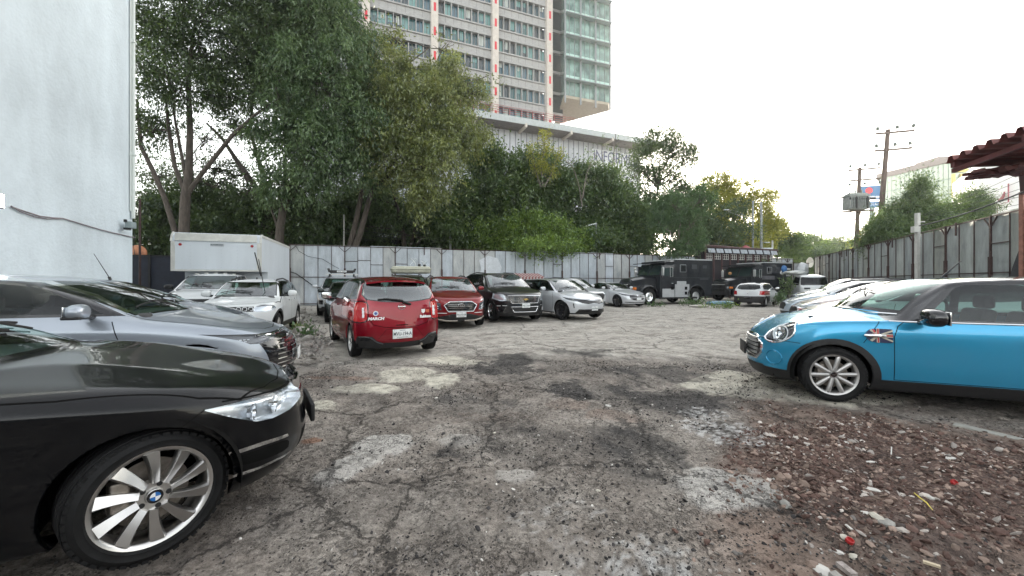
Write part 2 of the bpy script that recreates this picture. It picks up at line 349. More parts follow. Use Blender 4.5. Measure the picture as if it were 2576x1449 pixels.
def build_ground():
    xs = axis(-900, 900, -3.2, 5.6, .024, 1.045); ys = axis(-300, 1500, 1.15, 5.2, .022, 1.03)
    X, Y = np.meshgrid(xs, ys); fl = ground_fields(X, Y); Z = ground_z(X, Y, fl)
    V = np.stack([X, Y, Z], -1).reshape(-1, 3); nx, ny = len(xs), len(ys)
    i = np.arange(ny - 1)[:, None] * nx + np.arange(nx - 1)[None]
    Fq = np.stack([i, i + 1, i + nx + 1, i + nx], -1).reshape(-1, 4)
    conc, grey, slab, splat, red, dirt, dark, rust, far = fl
    a1 = np.stack([np.maximum(conc * (.75 + .25 * sstep(.35, .5, fbm(X * 9, Y * 9, 4, 37))), slab * (.5 + .4 * sstep(.35, .6, fbm(X * 5, Y * 5, 4, 36)))), grey, np.clip(splat, 0, 1), red], -1).reshape(-1, 4)
    a2 = np.stack([dirt, dark, rust, far], -1).reshape(-1, 4)
    m = bpy.data.materials.new('worn_lot_surface'); m.use_nodes = True; t = m.node_tree; b = t.nodes['Principled BSDF']
    A1 = _n(t, 'ShaderNodeVertexColor', layer_name='m1'); A2 = _n(t, 'ShaderNodeVertexColor', layer_name='m2')
    s1 = _n(t, 'ShaderNodeSeparateColor'); s2 = _n(t, 'ShaderNodeSeparateColor'); t.links.new(A1.outputs[0], s1.inputs[0]); t.links.new(A2.outputs[0], s2.inputs[0])
    tc = _n(t, 'ShaderNodeTexCoord')
    def noise(scale, det=8, ro=.65):
        n = _n(t, 'ShaderNodeTexNoise'); n.inputs['Scale'].default_value = scale; n.inputs['Detail'].default_value = det; n.inputs['Roughness'].default_value = ro
        t.links.new(tc.outputs['Object'], n.inputs['Vector']); return n
    def ramp(src, stops):
        r = _n(t, 'ShaderNodeValToRGB'); e = r.color_ramp.elements
        while len(e) < len(stops): e.new(.5)
        for q, (p, c) in zip(e, stops): q.position = p; q.color = (*c, 1)
        t.links.new(src, r.inputs[0]); return r
    def mix(f, a, bb):
        x = _n(t, 'ShaderNodeMix', data_type='RGBA')
        if isinstance(f, float): x.inputs[0].default_value = f
        else: t.links.new(f, x.inputs[0])
        t.links.new(a, x.inputs[6]); t.links.new(bb, x.inputs[7]); return x.outputs[2]
    n1 = noise(1.1, 10, .72); n2 = noise(28, 8, .75); n3 = noise(6, 10, .7); n4 = noise(85, 4, .6)
    asph = ramp(n2.outputs['Fac'], [(.36, (.032, .03, .029)), (.46, (.185, .168, .152)), (.62, (.44, .405, .37))])
    asph2 = ramp(n3.outputs['Fac'], [(.3, (.14, .12, .104)), (.7, (.48, .44, .395))])
    base = mix(.45, asph.outputs[0], asph2.outputs[0])
    big = ramp(n1.outputs['Fac'], [(.36, (.62, .58, .56)), (.62, (1.15, 1.14, 1.13))])
    mm = _n(t, 'ShaderNodeMix', data_type='RGBA', blend_type='MULTIPLY'); mm.inputs[0].default_value = 1; t.links.new(base, mm.inputs[6]); t.links.new(big.outputs[0], mm.inputs[7]); base = mm.outputs[2]
    farc = ramp(n3.outputs['Fac'], [(.28, (.24, .225, .205)), (.45, (.46, .435, .395)), (.7, (.60, .57, .52))])
    mf = _n(t, 'ShaderNodeMix', data_type='RGBA', blend_type='MULTIPLY'); mf.inputs[0].default_value = .75; t.links.new(farc.outputs[0], mf.inputs[6]); t.links.new(big.outputs[0], mf.inputs[7])
    base = mix(A2.outputs['Alpha'], base, mf.outputs[2])
    dirtc = ramp(n3.outputs['Fac'], [(.3, (.10, .066, .05)), (.52, (.24, .17, .135)), (.72, (.36, .26, .21))])
    sub = _n(t, 'ShaderNodeMath', operation='MULTIPLY'); t.links.new(s2.outputs[0], sub.inputs[0]); sub.inputs[1].default_value = .8
    base = mix(sub.outputs[0], base, dirtc.outputs[0])
    redc = ramp(n2.outputs['Fac'], [(.35, (.04, .024, .02)), (.5, (.13, .085, .07)), (.7, (.28, .205, .17))])
    base = mix(A1.outputs['Alpha'], base, redc.outputs[0])
    greyc = ramp(n2.outputs['Fac'], [(.3, (.28, .265, .25)), (.5, (.48, .455, .425)), (.7, (.58, .55, .51))])
    base = mix(s1.outputs[1], base, greyc.outputs[0])
    concc = ramp(n3.outputs['Fac'], [(.34, (.36, .335, .28)), (.5, (.58, .545, .46)), (.7, (.68, .645, .56))])
    base = mix(s1.outputs[0], base, concc.outputs[0])
    rustc = ramp(n3.outputs['Fac'], [(.3, (.16, .06, .03)), (.7, (.36, .19, .12))]); base = mix(s2.outputs[2], base, rustc.outputs[0])
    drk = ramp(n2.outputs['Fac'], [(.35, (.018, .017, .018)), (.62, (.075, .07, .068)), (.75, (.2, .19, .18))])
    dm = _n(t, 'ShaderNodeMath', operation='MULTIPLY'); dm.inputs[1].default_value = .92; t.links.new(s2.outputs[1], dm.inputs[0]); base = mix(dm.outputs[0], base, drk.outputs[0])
    wht = ramp(n2.outputs['Fac'], [(.3, (.4, .39, .38)), (.6, (.66, .65, .64))]); base = mix(s1.outputs[2], base, wht.outputs[0])
    # cracks
    vo = _n(t, 'ShaderNodeTexVoronoi', feature='DISTANCE_TO_EDGE'); vo.inputs['Scale'].default_value = 3.6
    wv = _n(t, 'ShaderNodeVectorMath', operation='ADD'); sc3 = _n(t, 'ShaderNodeVectorMath', operation='SCALE'); sc3.inputs['Scale'].default_value = .42
    t.links.new(n3.outputs['Color'], sc3.inputs[0]); t.links.new(tc.outputs['Object'], wv.inputs[0]); t.links.new(sc3.outputs[0], wv.inputs[1]); t.links.new(wv.outputs[0], vo.inputs['Vector'])
    cr = ramp(vo.outputs['Distance'], [(.0, (0, 0, 0)), (.028, (1, 1, 1))])
    cm = ramp(n1.outputs['Fac'], [(.50, (0, 0, 0)), (.60, (1, 1, 1))])      # only some areas are cracked
    inv = _n(t, 'ShaderNodeMath', operation='SUBTRACT'); inv.inputs[0].default_value = 1; t.links.new(cr.outputs[0], inv.inputs[1])
    cmul = _n(t, 'ShaderNodeMath', operation='MULTIPLY'); t.links.new(inv.outputs[0], cmul.inputs[0]); t.links.new(cm.outputs[0], cmul.inputs[1])
    vo2 = _n(t, 'ShaderNodeTexVoronoi', feature='DISTANCE_TO_EDGE'); vo2.inputs['Scale'].default_value = .55; t.links.new(wv.outputs[0], vo2.inputs['Vector'])
    cr2 = ramp(vo2.outputs['Distance'], [(.0, (1, 1, 1)), (.012, (0, 0, 0))])
    cmax = _n(t, 'ShaderNodeMath', operation='MAXIMUM'); t.links.new(cmul.outputs[0], cmax.inputs[0]); t.links.new(cr2.outputs[0], cmax.inputs[1])
    vo3 = _n(t, 'ShaderNodeTexVoronoi', feature='DISTANCE_TO_EDGE'); vo3.inputs['Scale'].default_value = 12.0; t.links.new(wv.outputs[0], vo3.inputs['Vector'])
    cr3 = ramp(vo3.outputs['Distance'], [(.0, (1, 1, 1)), (.05, (0, 0, 0))]); n5 = noise(1.9, 6, .6); cm3 = ramp(n5.outputs['Fac'], [(.47, (0, 0, 0)), (.58, (1, 1, 1))])
    k3 = _n(t, 'ShaderNodeMath', operation='MULTIPLY'); t.links.new(cr3.outputs[0], k3.inputs[0]); t.links.new(cm3.outputs[0], k3.inputs[1])
    vo4 = _n(t, 'ShaderNodeTexVoronoi', feature='F1'); vo4.inputs['Scale'].default_value = 46.0; t.links.new(tc.outputs['Object'], vo4.inputs['Vector'])
    cr4 = ramp(vo4.outputs['Distance'], [(.20, (1, 1, 1)), (.30, (0, 0, 0))]); s4 = _n(t, 'ShaderNodeSeparateColor'); t.links.new(vo4.outputs['Color'], s4.inputs[0]); g4 = _n(t, 'ShaderNodeMath', operation='GREATER_THAN'); g4.inputs[1].default_value = .66; t.links.new(s4.outputs[0], g4.inputs[0])
    k4 = _n(t, 'ShaderNodeMath', operation='MULTIPLY'); t.links.new(cr4.outputs[0], k4.inputs[0]); t.links.new(g4.outputs[0], k4.inputs[1])
    cmA = _n(t, 'ShaderNodeMath', operation='MAXIMUM'); t.links.new(k3.outputs[0], cmA.inputs[0]); t.links.new(k4.outputs[0], cmA.inputs[1])
    cmB = _n(t, 'ShaderNodeMath', operation='MAXIMUM'); t.links.new(cmax.outputs[0], cmB.inputs[0]); t.links.new(cmA.outputs[0], cmB.inputs[1]); cmax = cmB
    c8 = _n(t, 'ShaderNodeMath', operation='MULTIPLY'); c8.inputs[1].default_value = .8; t.links.new(cmax.outputs[0], c8.inputs[0])
    blk = _n(t, 'ShaderNodeRGB'); blk.outputs[0].default_value = (.02, .018, .017, 1)
    base = mix(c8.outputs[0], base, blk.outputs[0])
    t.links.new(base, b.inputs['Base Color']); b.inputs['Roughness'].default_value = .88; b.inputs['Specular IOR Level'].default_value = .3
    hsum = _n(t, 'ShaderNodeMath', operation='ADD'); t.links.new(n2.outputs['Fac'], hsum.inputs[0]); t.links.new(n4.outputs['Fac'], hsum.inputs[1])
    h2 = _n(t, 'ShaderNodeMath', operation='SUBTRACT'); t.links.new(hsum.outputs[0], h2.inputs[0]); t.links.new(cmax.outputs[0], h2.inputs[1])
    bp = _n(t, 'ShaderNodeBump'); bp.inputs['Strength'].default_value = .9; bp.inputs['Distance'].default_value = .016
    t.links.new(h2.outputs[0], bp.inputs['Height']); t.links.new(bp.outputs[0], b.inputs['Normal'])
    o = npmesh('ground', V, Fq, m, attr={'m1': a1, 'm2': a2}, smooth=True)
    tag(o, kind='structure')
build_ground()

# ---------------------------------------------------------------- stones
def stone_field(name, P, S, colr, m, parent=None, seed=0, flat=.6):
    """many small angular stones in one mesh. P (n,3), S (n,), colr (n,3)"""
    rng = np.random.default_rng(seed)
    ph = (1 + 5 ** .5) / 2
    base = np.array([(-1, ph, 0), (1, ph, 0), (-1, -ph, 0), (1, -ph, 0), (0, -1, ph), (0, 1, ph), (0, -1, -ph), (0, 1, -ph), (ph, 0, -1), (ph, 0, 1), (-ph, 0, -1), (-ph, 0, 1)]) / 1.9
    ft = np.array([(0, 11, 5), (0, 5, 1), (0, 1, 7), (0, 7, 10), (0, 10, 11), (1, 5, 9), (5, 11, 4), (11, 10, 2), (10, 7, 6), (7, 1, 8), (3, 9, 4), (3, 4, 2), (3, 2, 6), (3, 6, 8), (3, 8, 9), (4, 9, 5), (2, 4, 11), (6, 2, 10), (8, 6, 7), (9, 8, 1)])
    n = len(P); V = base[None] * (1 + rng.uniform(-.28, .28, (n, 12, 1)))
    V = V * np.stack([rng.uniform(.75, 1.35, n), rng.uniform(.6, 1.0, n), rng.uniform(flat * .6, flat * 1.2, n)], -1)[:, None]
    ax = rng.normal(0, .35, (n, 2)); az = rng.uniform(0, 6.283, n); ca, sa = np.cos(az)[:, None], np.sin(az)[:, None]
    x, y, z = V[..., 0], V[..., 1], V[..., 2]
    z = z + x * ax[:, :1] + y * ax[:, 1:]
    V = np.stack([x * ca - y * sa, x * sa + y * ca, z], -1) * S[:, None, None] + P[:, None]
    Fq = (ft[None] + (np.arange(n) * 12)[:, None, None]).reshape(-1, 3)
    c = np.concatenate([np.repeat(colr[:, None], 12, 1), np.ones((n, 12, 1))], -1).reshape(-1, 4)
    return npmesh(name, V.reshape(-1, 3), Fq, m, parent, {'tint': c})
def vcol_mat(name, rough=.85, gain=1.0, bump=None):
    m = bpy.data.materials.new(name); m.use_nodes = True; t = m.node_tree; b = t.nodes['Principled BSDF']
    v = _n(t, 'ShaderNodeVertexColor', layer_name='tint'); t.links.new(v.outputs[0], b.inputs['Base Color']); b.inputs['Roughness'].default_value = rough
    b.inputs['Specular IOR Level'].default_value = .3
    return m
M['stone'] = vcol_mat('stone_mix')
def scatter_gravel():
    rng = np.random.default_rng(5)
    n = 60000; X = rng.uniform(.9, 6.0, n); Y = 1.3 + rng.uniform(0, 1, n) ** .9 * 3.6
    fl = ground_fields(X, Y); red, dirt = fl[4], fl[5]
    keep = rng.uniform(0, 1, n) < np.clip(red * .62 * sstep(.30, .62, fbm(X * 2.2, Y * 2.2, 3, 9)) + red * .12 + dirt * .08, 0, 1)
    X, Y = X[keep], Y[keep]; n = len(X); S = .004 + rng.gamma(1.3, .0048, n); S = np.minimum(S, .034)
    Z = ground_z(X, Y) + S * .12
    k = rng.uniform(0, 1, n)[:, None]; v = rng.uniform(.55, 1.5, (n, 1))
    c = np.where(k < .60, np.array([[.095, .058, .048]]), np.where(k < .92, np.array([[.23, .17, .14]]), np.array([[.40, .36, .33]]))) * v
    tag(stone_field('gravel', np.stack([X, Y, Z], -1), S, c, M['stone'], seed=6), kind='stuff')
    n = 26000; X = rng.uniform(-3.2, 4.6, n); Y = 1.35 + rng.uniform(0, 1, n) ** 1.3 * 5.5
    fl = ground_fields(X, Y); cl = fbm(X * 1.2, Y * 1.2, 3, 19)
    keep = (rng.uniform(0, 1, n) < np.clip((cl - .36) * 3.0 + fl[6] * .5, .08, 1) * (1 - .8 * np.maximum(fl[0], fl[1])) * (1 - fl[4]))
    X, Y = X[keep], Y[keep]; n = len(X); S = .0035 + rng.gamma(1.6, .0022, n); S = np.minimum(S, .017); Z = ground_z(X, Y) + S * .3
    k = rng.uniform(0, 1, n)[:, None]; v = rng.uniform(.6, 1.4, (n, 1))
    c = np.where(k < .62, np.array([[.04, .037, .037]]), np.where(k < .95, np.array([[.17, .155, .145]]), np.array([[.5, .48, .45]]))) * v
    tag(stone_field('loose_grit', np.stack([X, Y, Z], -1), S, c, M['stone'], seed=7), kind='stuff')
scatter_gravel()

# ---------------------------------------------------------------- building pieces
def frame(origin, ang):
    """local frame on the ground: u along ang, v = left normal"""
    c, s = math.cos(ang), math.sin(ang); o = Vector(origin)
    return lambda u, v, z: Vector((o.x + u * c - v * s, o.y + u * s + v * c, z))
steel = mat('rusty_steel', (.045, .022, .020), .7, var=(14, .5), bump=(60, .3, .004))
sheets = []
for i, c in enumerate([(.39, .43, .475), (.34, .38, .42), (.43, .47, .52), (.33, .355, .37), (.37, .41, .455)]):
    m = mat('galvanised_sheet_%d' % i, c, .48, metal=.25, var=(1.7, .22, (1.6, 1.6, .5)), rvar=.2, bump=(1.6, .6, .07), detail=12, col2=(None if i != 3 else (.44, .455, .46)))
    sheets.append(m)
shelter_dark = mat('dark_sheet', (.03, .035, .04), .7, var=(3, .4))

def fence(name, label, A, B, h, pitch, seed, zj=.08, post_every=4, back=False, skew=0.0, mats=None, low=0.0):
    """sheet-metal hoarding seen from its framed side"""
    rnd = random.Random(seed); A, B = Vector(A), Vector(B); d = (B - A); L = d.length; ang = math.atan2(d.y, d.x); f = frame(A, ang)
    root = empty(name, A); root.rotation_euler = (0, 0, ang)
    lf = lambda u, v, z: Vector((u, v, z))
    n = int(L / pitch); tag(root, label, 'fence'); mats = mats or sheets
    z1 = h
    for i in range(n):
        if i % rnd.choice((3, 4, 5)) == 0: z1 = h + rnd.uniform(-zj, zj)
        u0, u1 = i * pitch, (i + 1) * pitch - .006; dv = rnd.uniform(0, .012)
        mb = MB(); k = 6; V = []; sgn = rnd.uniform(-1, 1) * .022
        for b_ in range(5):
            for a_ in range(k + 1):
                x = u0 + (u1 - u0) * a_ / k; z = low + (z1 - low) * b_ / 4
                bow = math.sin(math.pi * a_ / k) * sgn + rnd.uniform(-.002, .002)
                V.append((x, -dv + bow, z))
        Fq = [(b_ * (k + 1) + a_, b_ * (k + 1) + a_ + 1, (b_ + 1) * (k + 1) + a_ + 1, (b_ + 1) * (k + 1) + a_) for b_ in range(4) for a_ in range(k)]
        V += [(x, y + .004, z) for x, y, z in V]; q = len(V) // 2
        Fq += [tuple(q + j for j in reversed(fc)) for fc in Fq]
        mb.add(V, Fq, None, True); mb.build('sheet_panel', rnd.choice(mats), root, fixn=False)
    s = 1 if back else -1     # framed side
    o = .035 * s
    for i in range(n + 1):
        u = i * pitch
        if i % post_every == 0:
            mb = MB(); mb.bar((u, o, 0), (u, o, h * .62), .11, .09, up=(0, 1, 0)); mb.bar((u, o, h * .55), (u, o, h + .02), .055, .055, up=(0, 1, 0))
            g = .34
            mb.bar((u, o, h - g - .05), (u - g, o, h - .06), .035, .03); mb.bar((u, o, h - g - .05), (u + g, o, h - .06), .035, .03)
            mb.build('post', steel, root)
        else:
            MB().bar((u, o * .8, 0.02), (u, o * .8, h), .026, .026, up=(0, 1, 0)).build('stud', steel, root)
    mb = MB(); mb.bar((0, o, h - .02), (L, o, h - .02), .04, .045); mb.build('top_rail', steel, root)
    MB().bar((0, o * 1.05, 1.72), (L, o * 1.05, 1.72), .035, .035).build('middle_rail', steel, root)
    MB().bar((0, o, .1), (L, o, .1), .04, .04).build('bottom_rail', steel, root)
    for i in range(n):
        r = rnd.random()
        if r < .22:
            z = rnd.uniform(h * .68, h * .8); MB().bar((i * pitch, o, z), ((i + 1) * pitch, o, z), .03, .03).build('cross_bar', steel, root)
        elif r < .30:
            u = i * pitch + rnd.uniform(.1, .5); MB().bar((u, o * 1.4, h - .45), (u, o * 1.4, h + .06), .05, .04, up=(0, 1, 0)).build('hanging_bracket', steel, root)
    return root, ang
A1_, B1_ = Vector((-13.3, 23.1, 0)), Vector((27.8, 37.65, 0))
backf, ang1 = fence('sheet_metal_fence', 'long pale sheet metal fence with rusty studs along the back of the lot', A1_, B1_, 3.67, .755, 3)
A2_, B2_ = Vector((11.5, 3.3, 0)), Vector((27.4, 34.9, 0))
rightf, ang2 = fence('sheet_metal_fence', 'tall grey sheet metal fence with thick rusty posts running away along the right side', A2_, B2_, 3.67, .93, 8, post_every=3, back=True, mats=[mat('weathered_sheet_%d' % i, c, .5, metal=.2, var=(2.0, .3, (1.5, 1.5, .5)), rvar=.2, bump=(1.6, .5, .06), detail=9) for i, c in enumerate([(.33, .36, .36), (.29, .32, .33), (.37, .40, .39), (.31, .33, .31)])])
# torn white poster and scrawls on the back fence
f1 = frame(A1_, ang1)
def fence_point(px, py, A, ang, off):
    """point where the sight line through a photo pixel meets the fence plane (offset towards the lot)"""
    r = (px - CX) / FP; d = Vector((math.cos(ang), math.sin(ang))); nrm = Vector((-d.y, d.x)); a = Vector((A[0], A[1])) - nrm * off
    t = (a.dot(nrm)) / (Vector((r, 1)).dot(nrm)); return Vector((r * t, t, H - (py - CY) / FP * t))
poly = [(1205, 655), (1228, 643), (1252, 650), (1262, 672), (1258, 686), (1236, 689), (1207, 690), (1210, 674)]
pts = [fence_point(x, y, A1_, ang1, .055) for x, y in poly]
nv = Vector((math.sin(ang1), -math.cos(ang1), 0)) * .004
mb = MB(); mb.add(pts + [p + nv for p in pts], [tuple(range(8)), tuple(range(8, 16))] + [(i, (i + 1) % 8, (i + 1) % 8 + 8, i + 8) for i in range(8)])
o = mb.build('torn_poster', mat('torn_paper', (.50, .53, .57), .7, var=(5, .1))); tag(o, 'torn white poster remnant stuck on the back metal fence above the dark grey car', 'poster')
rnd = random.Random(4)
scr = mat('chalk_scrawl', (.75, .78, .78), .8)
for cx, cy in ((1040, 662), (1066, 668)):
    mb = MB(); p = [fence_point(cx + 8 * math.sin(t * 1.7) + rnd.uniform(-2, 2), cy + 13 * math.cos(t * 1.1) * (1 - .02 * t), A1_, ang1, .05) for t in np.linspace(0, 9, 26)]
    mb.tube(p, .012, n=4, cap=False); o = mb.build('graffiti', scr)
    tag(o, 'white scribbled graffiti tag, %s of the two on the back fence above the red cars' % ('left' if cx < 1050 else 'right'), 'graffiti', 'graffiti on the back fence')
mb = MB(); mb.tube([fence_point(x, y, A1_, ang1, .12) for x, y in ((744, 618), (752, 632), (775, 645), (812, 652), (838, 668), (853, 676))], .013, n=5)
o = mb.build('slack_cable', M['black']); tag(o, 'thin black cable sagging across the left end of the back fence', 'cable')
mb = MB(); mb.tube([fence_point(x, y, A1_, ang1, .16) for x, y in ((728, 683), (744, 688), (762, 700), (785, 717), (800, 725))], .028, n=6)
o = mb.build('leaning_pipe', M['black']); tag(o, 'black bent pipe leaning on the back fence beside the box truck', 'pipe')

# dark tarpaulin on the near end of the right fence
tp = [(2540, 700), (2548, 672), (2560, 640), (2572, 610), (2582, 590), (2660, 560), (2660, 720)]
tq = []
for x, y in tp:
    r = (x - CX) / FP; d = Vector((math.cos(ang2), math.sin(ang2))); nrm = Vector((-d.y, d.x)); a = Vector((A2_.x, A2_.y)) + nrm * .10
    t = a.dot(nrm) / Vector((r, 1)).dot(nrm); tq.append(Vector((r * t, t, H - (y - CY) / FP * t)))
nv2 = Vector((-math.sin(ang2), math.cos(ang2), 0)) * .01
k = len(tq); mb = MB(); mb.add(tq + [p + nv2 for p in tq], [tuple(range(k)), tuple(range(k, 2 * k))] + [(i, (i + 1) % k, (i + 1) % k + k, i + k) for i in range(k)])
o = mb.build('shade_net', mat('shade_net', (.035, .037, .042), .8, var=(30, .3))); tag(o, 'dark grey shade net hung over the near end of the right fence', 'net')

# far return between the two fences: mixed doors and patched sheets
C1 = Vector((22.6, 33.6, 0)); cdir = Vector((1, .35, 0)).normalized(); root = empty('patchwork_fence', C1); root.rotation_euler = (0, 0, math.atan2(cdir.y, cdir.x))
tag(root, 'patchwork of old door leaves and grey sheets closing the far right corner of the lot', 'fence')
pm = [mat('patch_%d' % i, c, .6, var=(3, .25)) for i, c in enumerate([(.40, .43, .43), (.16, .20, .24), (.33, .32, .28), (.14, .15, .17), (.30, .16, .15), (.36, .38, .40)])]
u = 0
for i, (wd, mi) in enumerate([(.95, 0), (1.0, 1), (.7, 2), (.85, 5), (.25, 4), (.95, 3)]):
    MB().box((u + wd / 2, 0, 1.55), (wd - .03, .05, 3.1), pm[mi]).build('door_leaf' if mi in (1, 3) else 'sheet_panel', None, root)
    MB().bar((u, -.05, 0), (u, -.05, 3.2), .07, .06, steel).build('post', None, root); u += wd
MB().bar((0, -.05, 3.15), (u, -.05, 3.15), .05, .06, steel).build('top_rail', None, root)
MB().bar((0, -.05, 1.6), (u, -.05, 1.6), .04, .04, steel).build('middle_rail', None, root)

# ---------------------------------------------------------------- white rendered building on the left
wallm = mat('white_render', (.57, .635, .68), .85, var=(.55, .19, (1, 1, .55)), bump=(11, .7, .02), detail=15)
Bc = Vector((-10.83, 11.0, 0)); wang = math.atan2(-.93, .36); wf = frame(Bc, wang)
root = empty('white_building', Bc, wang); tag(root, 'tall blank white rendered building filling the left edge', 'building')
mb = MB(); mb.add([(0, 0, 0), (14, 0, 0), (14, -9, 0), (0, -9, 0), (0, 0, 19), (14, 0, 19), (14, -9, 19), (0, -9, 19)], [(0, 1, 5, 4), (1, 2, 6, 5), (2, 3, 7, 6), (3, 0, 4, 7), (4, 5, 6, 7)])
mb.build('wall', wallm, root)
pipem = mat('painted_pipe', (.60, .64, .62), .5)
def wall_pt(px, py, off=0.0):
    r = (px - CX) / FP; d = Vector((math.cos(wang), math.sin(wang))); nrm = Vector((-d.y, d.x)); a = Vector((Bc.x, Bc.y)) + nrm * off
    t = a.dot(nrm) / Vector((r, 1)).dot(nrm); return Vector((r * t, t, H - (py - CY) / FP * t))
def wloc(p): return root.matrix_basis.inverted() @ p if False else (Matrix.Rotation(-wang, 4, 'Z') @ (p - Bc))
MB().tube([(.09, .06, 3.2), (.09, .06, 18.5)], .045, pipemat := pipem, 8).build('drain_pipe', None, root)
for z in (5.0, 8.2, 11.0, 13.5): MB().box((.09, .05, z), (.14, .12, .06), pipem).build('pipe_clamp', None, root)
MB().tube([(.16, .03, 3.4), (.16, .03, 18.0)], .02, pipem, 6).build('conduit', None, root)
# junction box
jb = empty('junction_box', wall_pt(324, 566, .15), wang)
tag(jb, 'small grey metal box with a dark bracket on the corner of the white building', 'box')
jm = mat('grey_enamel', (.24, .29, .30), .5)
jb.scale = (.58,) * 3; MB().box((-.02, .06, 0), (.42, .26, .30), jm, bev=.012).build('housing', None, jb)
MB().box((.12, 0, -.20), (.3, .16, .09), M['black']).box((.28, 0, .16), (.08, .1, .12), M['black']).build('bracket', None, jb)
MB().tube([(-.2, .08, -.1), (-.28, .1, -.5), (-.2, .08, -.9), (-.3, .1, -1.5)], .012, M['black'], 5).build('cable_tail', None, jb)
# wall cable
def sag(a, b, s, n=10): return [a.lerp(b, i / n) - Vector((0, 0, s * 4 * (i / n) * (1 - i / n))) for i in range(n + 1)]
p0, p1, p2, p3 = wall_pt(28, 513, .03), wall_pt(157, 573, .03), wall_pt(337, 624, .03), wall_pt(337, 599, .03)
q = [wall_pt(x, y, .03) for x, y in ((28, 520), (60, 531), (100, 544), (135, 548), (157, 549), (200, 562), (250, 577), (290, 587), (340, 598))]
cbl = mat('grey_cable', (.22, .19, .20), .6)
mb = MB(); mb.tube(q, .014, cbl, 6); mb.tube([wall_pt(x, y, .035) for x, y in ((28, 518), (50, 532), (85, 545), (120, 551), (157, 550))], .010, cbl, 6)
o = mb.build('wall_cable'); tag(o, 'thin grey cable drooping along the white wall from the floodlight to the corner', 'cable')
# floodlight at the far left
fl_ = empty('floodlight', wall_pt(-14, 502, .22), wang); tag(fl_, 'lit white floodlight in a dark frame on the white wall at the left edge', 'floodlight')
fl_.scale = (.66,) * 3; MB().box((0, 0, 0), (.50, .07, .40), M['black'], bev=.01).build('housing', None, fl_)
MB().box((0, .042, 0), (.44, .012, .34), mat('lit_panel', (1, 1, 1), .4, emit=((1, 1, 1), 6.0))).build('lamp_panel', None, fl_)
MB().bar((-.27, -.02, 0), (-.27, -.2, 0), .03, .03, M['black']).bar((.27, -.02, 0), (.27, -.2, 0), .03, .03, M['black']).build('bracket', None, fl_)

# dark gate left of the box truck, orange thing and thin post behind
dg = empty('dark_sheet_gate', (-16.0, 14.9, 0), R(20)); tag(dg, 'dark blue-black sheet gate in the gap between white building and box truck', 'gate')
MB().box((1.6, 0, 1.22), (3.2, .05, 2.44), mat('dark_blue_sheet', (.012, .016, .03), .6, var=(4, .3))).build('sheet_panel', None, dg)
MB().bar((0, -.04, 2.46), (3.2, -.04, 2.46), .06, .05, M['black']).build('top_rail', None, dg)
for x in (0.05, 1.6, 3.15): MB().bar((x, -.05, 0), (x, -.05, 2.5), .07, .07, M['black']).build('post', None, dg)
op = at(346, 636, 15.9); o = MB().sphere((0, 0, 0), .34, mat('orange_clay', (.45, .19, .10), .7, var=(6, .3)), 10, (1, .7, .95)).build('water_pot', None, None, op)
tag(o, 'orange clay-coloured rounded tank half hidden behind the corner of the white building', 'tank')
o = MB().cyl((0, 0, -2.2), (0, 0, 2.3), .035, steel, 8).build('thin_post', None, None, at(352, 640, 14.4)); o.location.z = 2.2
tag(o, 'thin rusty upright pole beside the orange tank, left of the box truck', 'pole')
# ---------------------------------------------------------------- office tower
TA = math.atan2(3.80, 9.67); TU = Vector((math.cos(TA), math.sin(TA), 0)); TV = Vector((-math.sin(TA), math.cos(TA), 0))
T0 = Vector((-12.74, 63.0, 0)); BAY = 10.39; FLH = 3.93; ZD = 28.2
def tl(u, v, z): return Vector((u, v, z))
T0z = T0 + Vector((0, 0, .27)); tower = empty('office_tower', T0z, TA)
tag(tower, 'tall concrete office tower with red-dashed columns and a green glass wing, behind the trees', 'office tower')
conc_w = mat('pale_concrete', (.52, .48, .44), .8, var=(1.5, .1), bump=(8, .2))
conc_g = mat('grey_concrete_band', (.33, .33, .33), .85, var=(1.8, .14, (1, 1, 2)), bump=(6, .2))
redp = mat('red_panel', (.55, .03, .05), .6)
wfr = mat('window_frame', (.12, .12, .12), .5)
gls = [mat('office_glass_%d' % i, c, .05, spec=.8, metal=.0, coat=.5) for i, c in enumerate([(.03, .08, .10), (.05, .14, .15), (.15, .33, .32), (.07, .15, .20), (.02, .04, .05)])]
blind = mat('white_blind', (.55, .60, .58), .6)
NF = 9
colmb = None
for c in range(-2, 3):
    u = c * BAY
    MB().box((u, -.35, (ZD - 2 + 66) / 2), (1.12, .9, 66 - ZD + 2), conc_w).build('column', None, tower)
    mb = MB()
    for k in range(NF + 1): mb.box((u, -.815, ZD + 1.75 + k * FLH), (.38, .03, 1.35), redp)
    o = mb.build('red_panel', None, tower)
rt = random.Random(9)
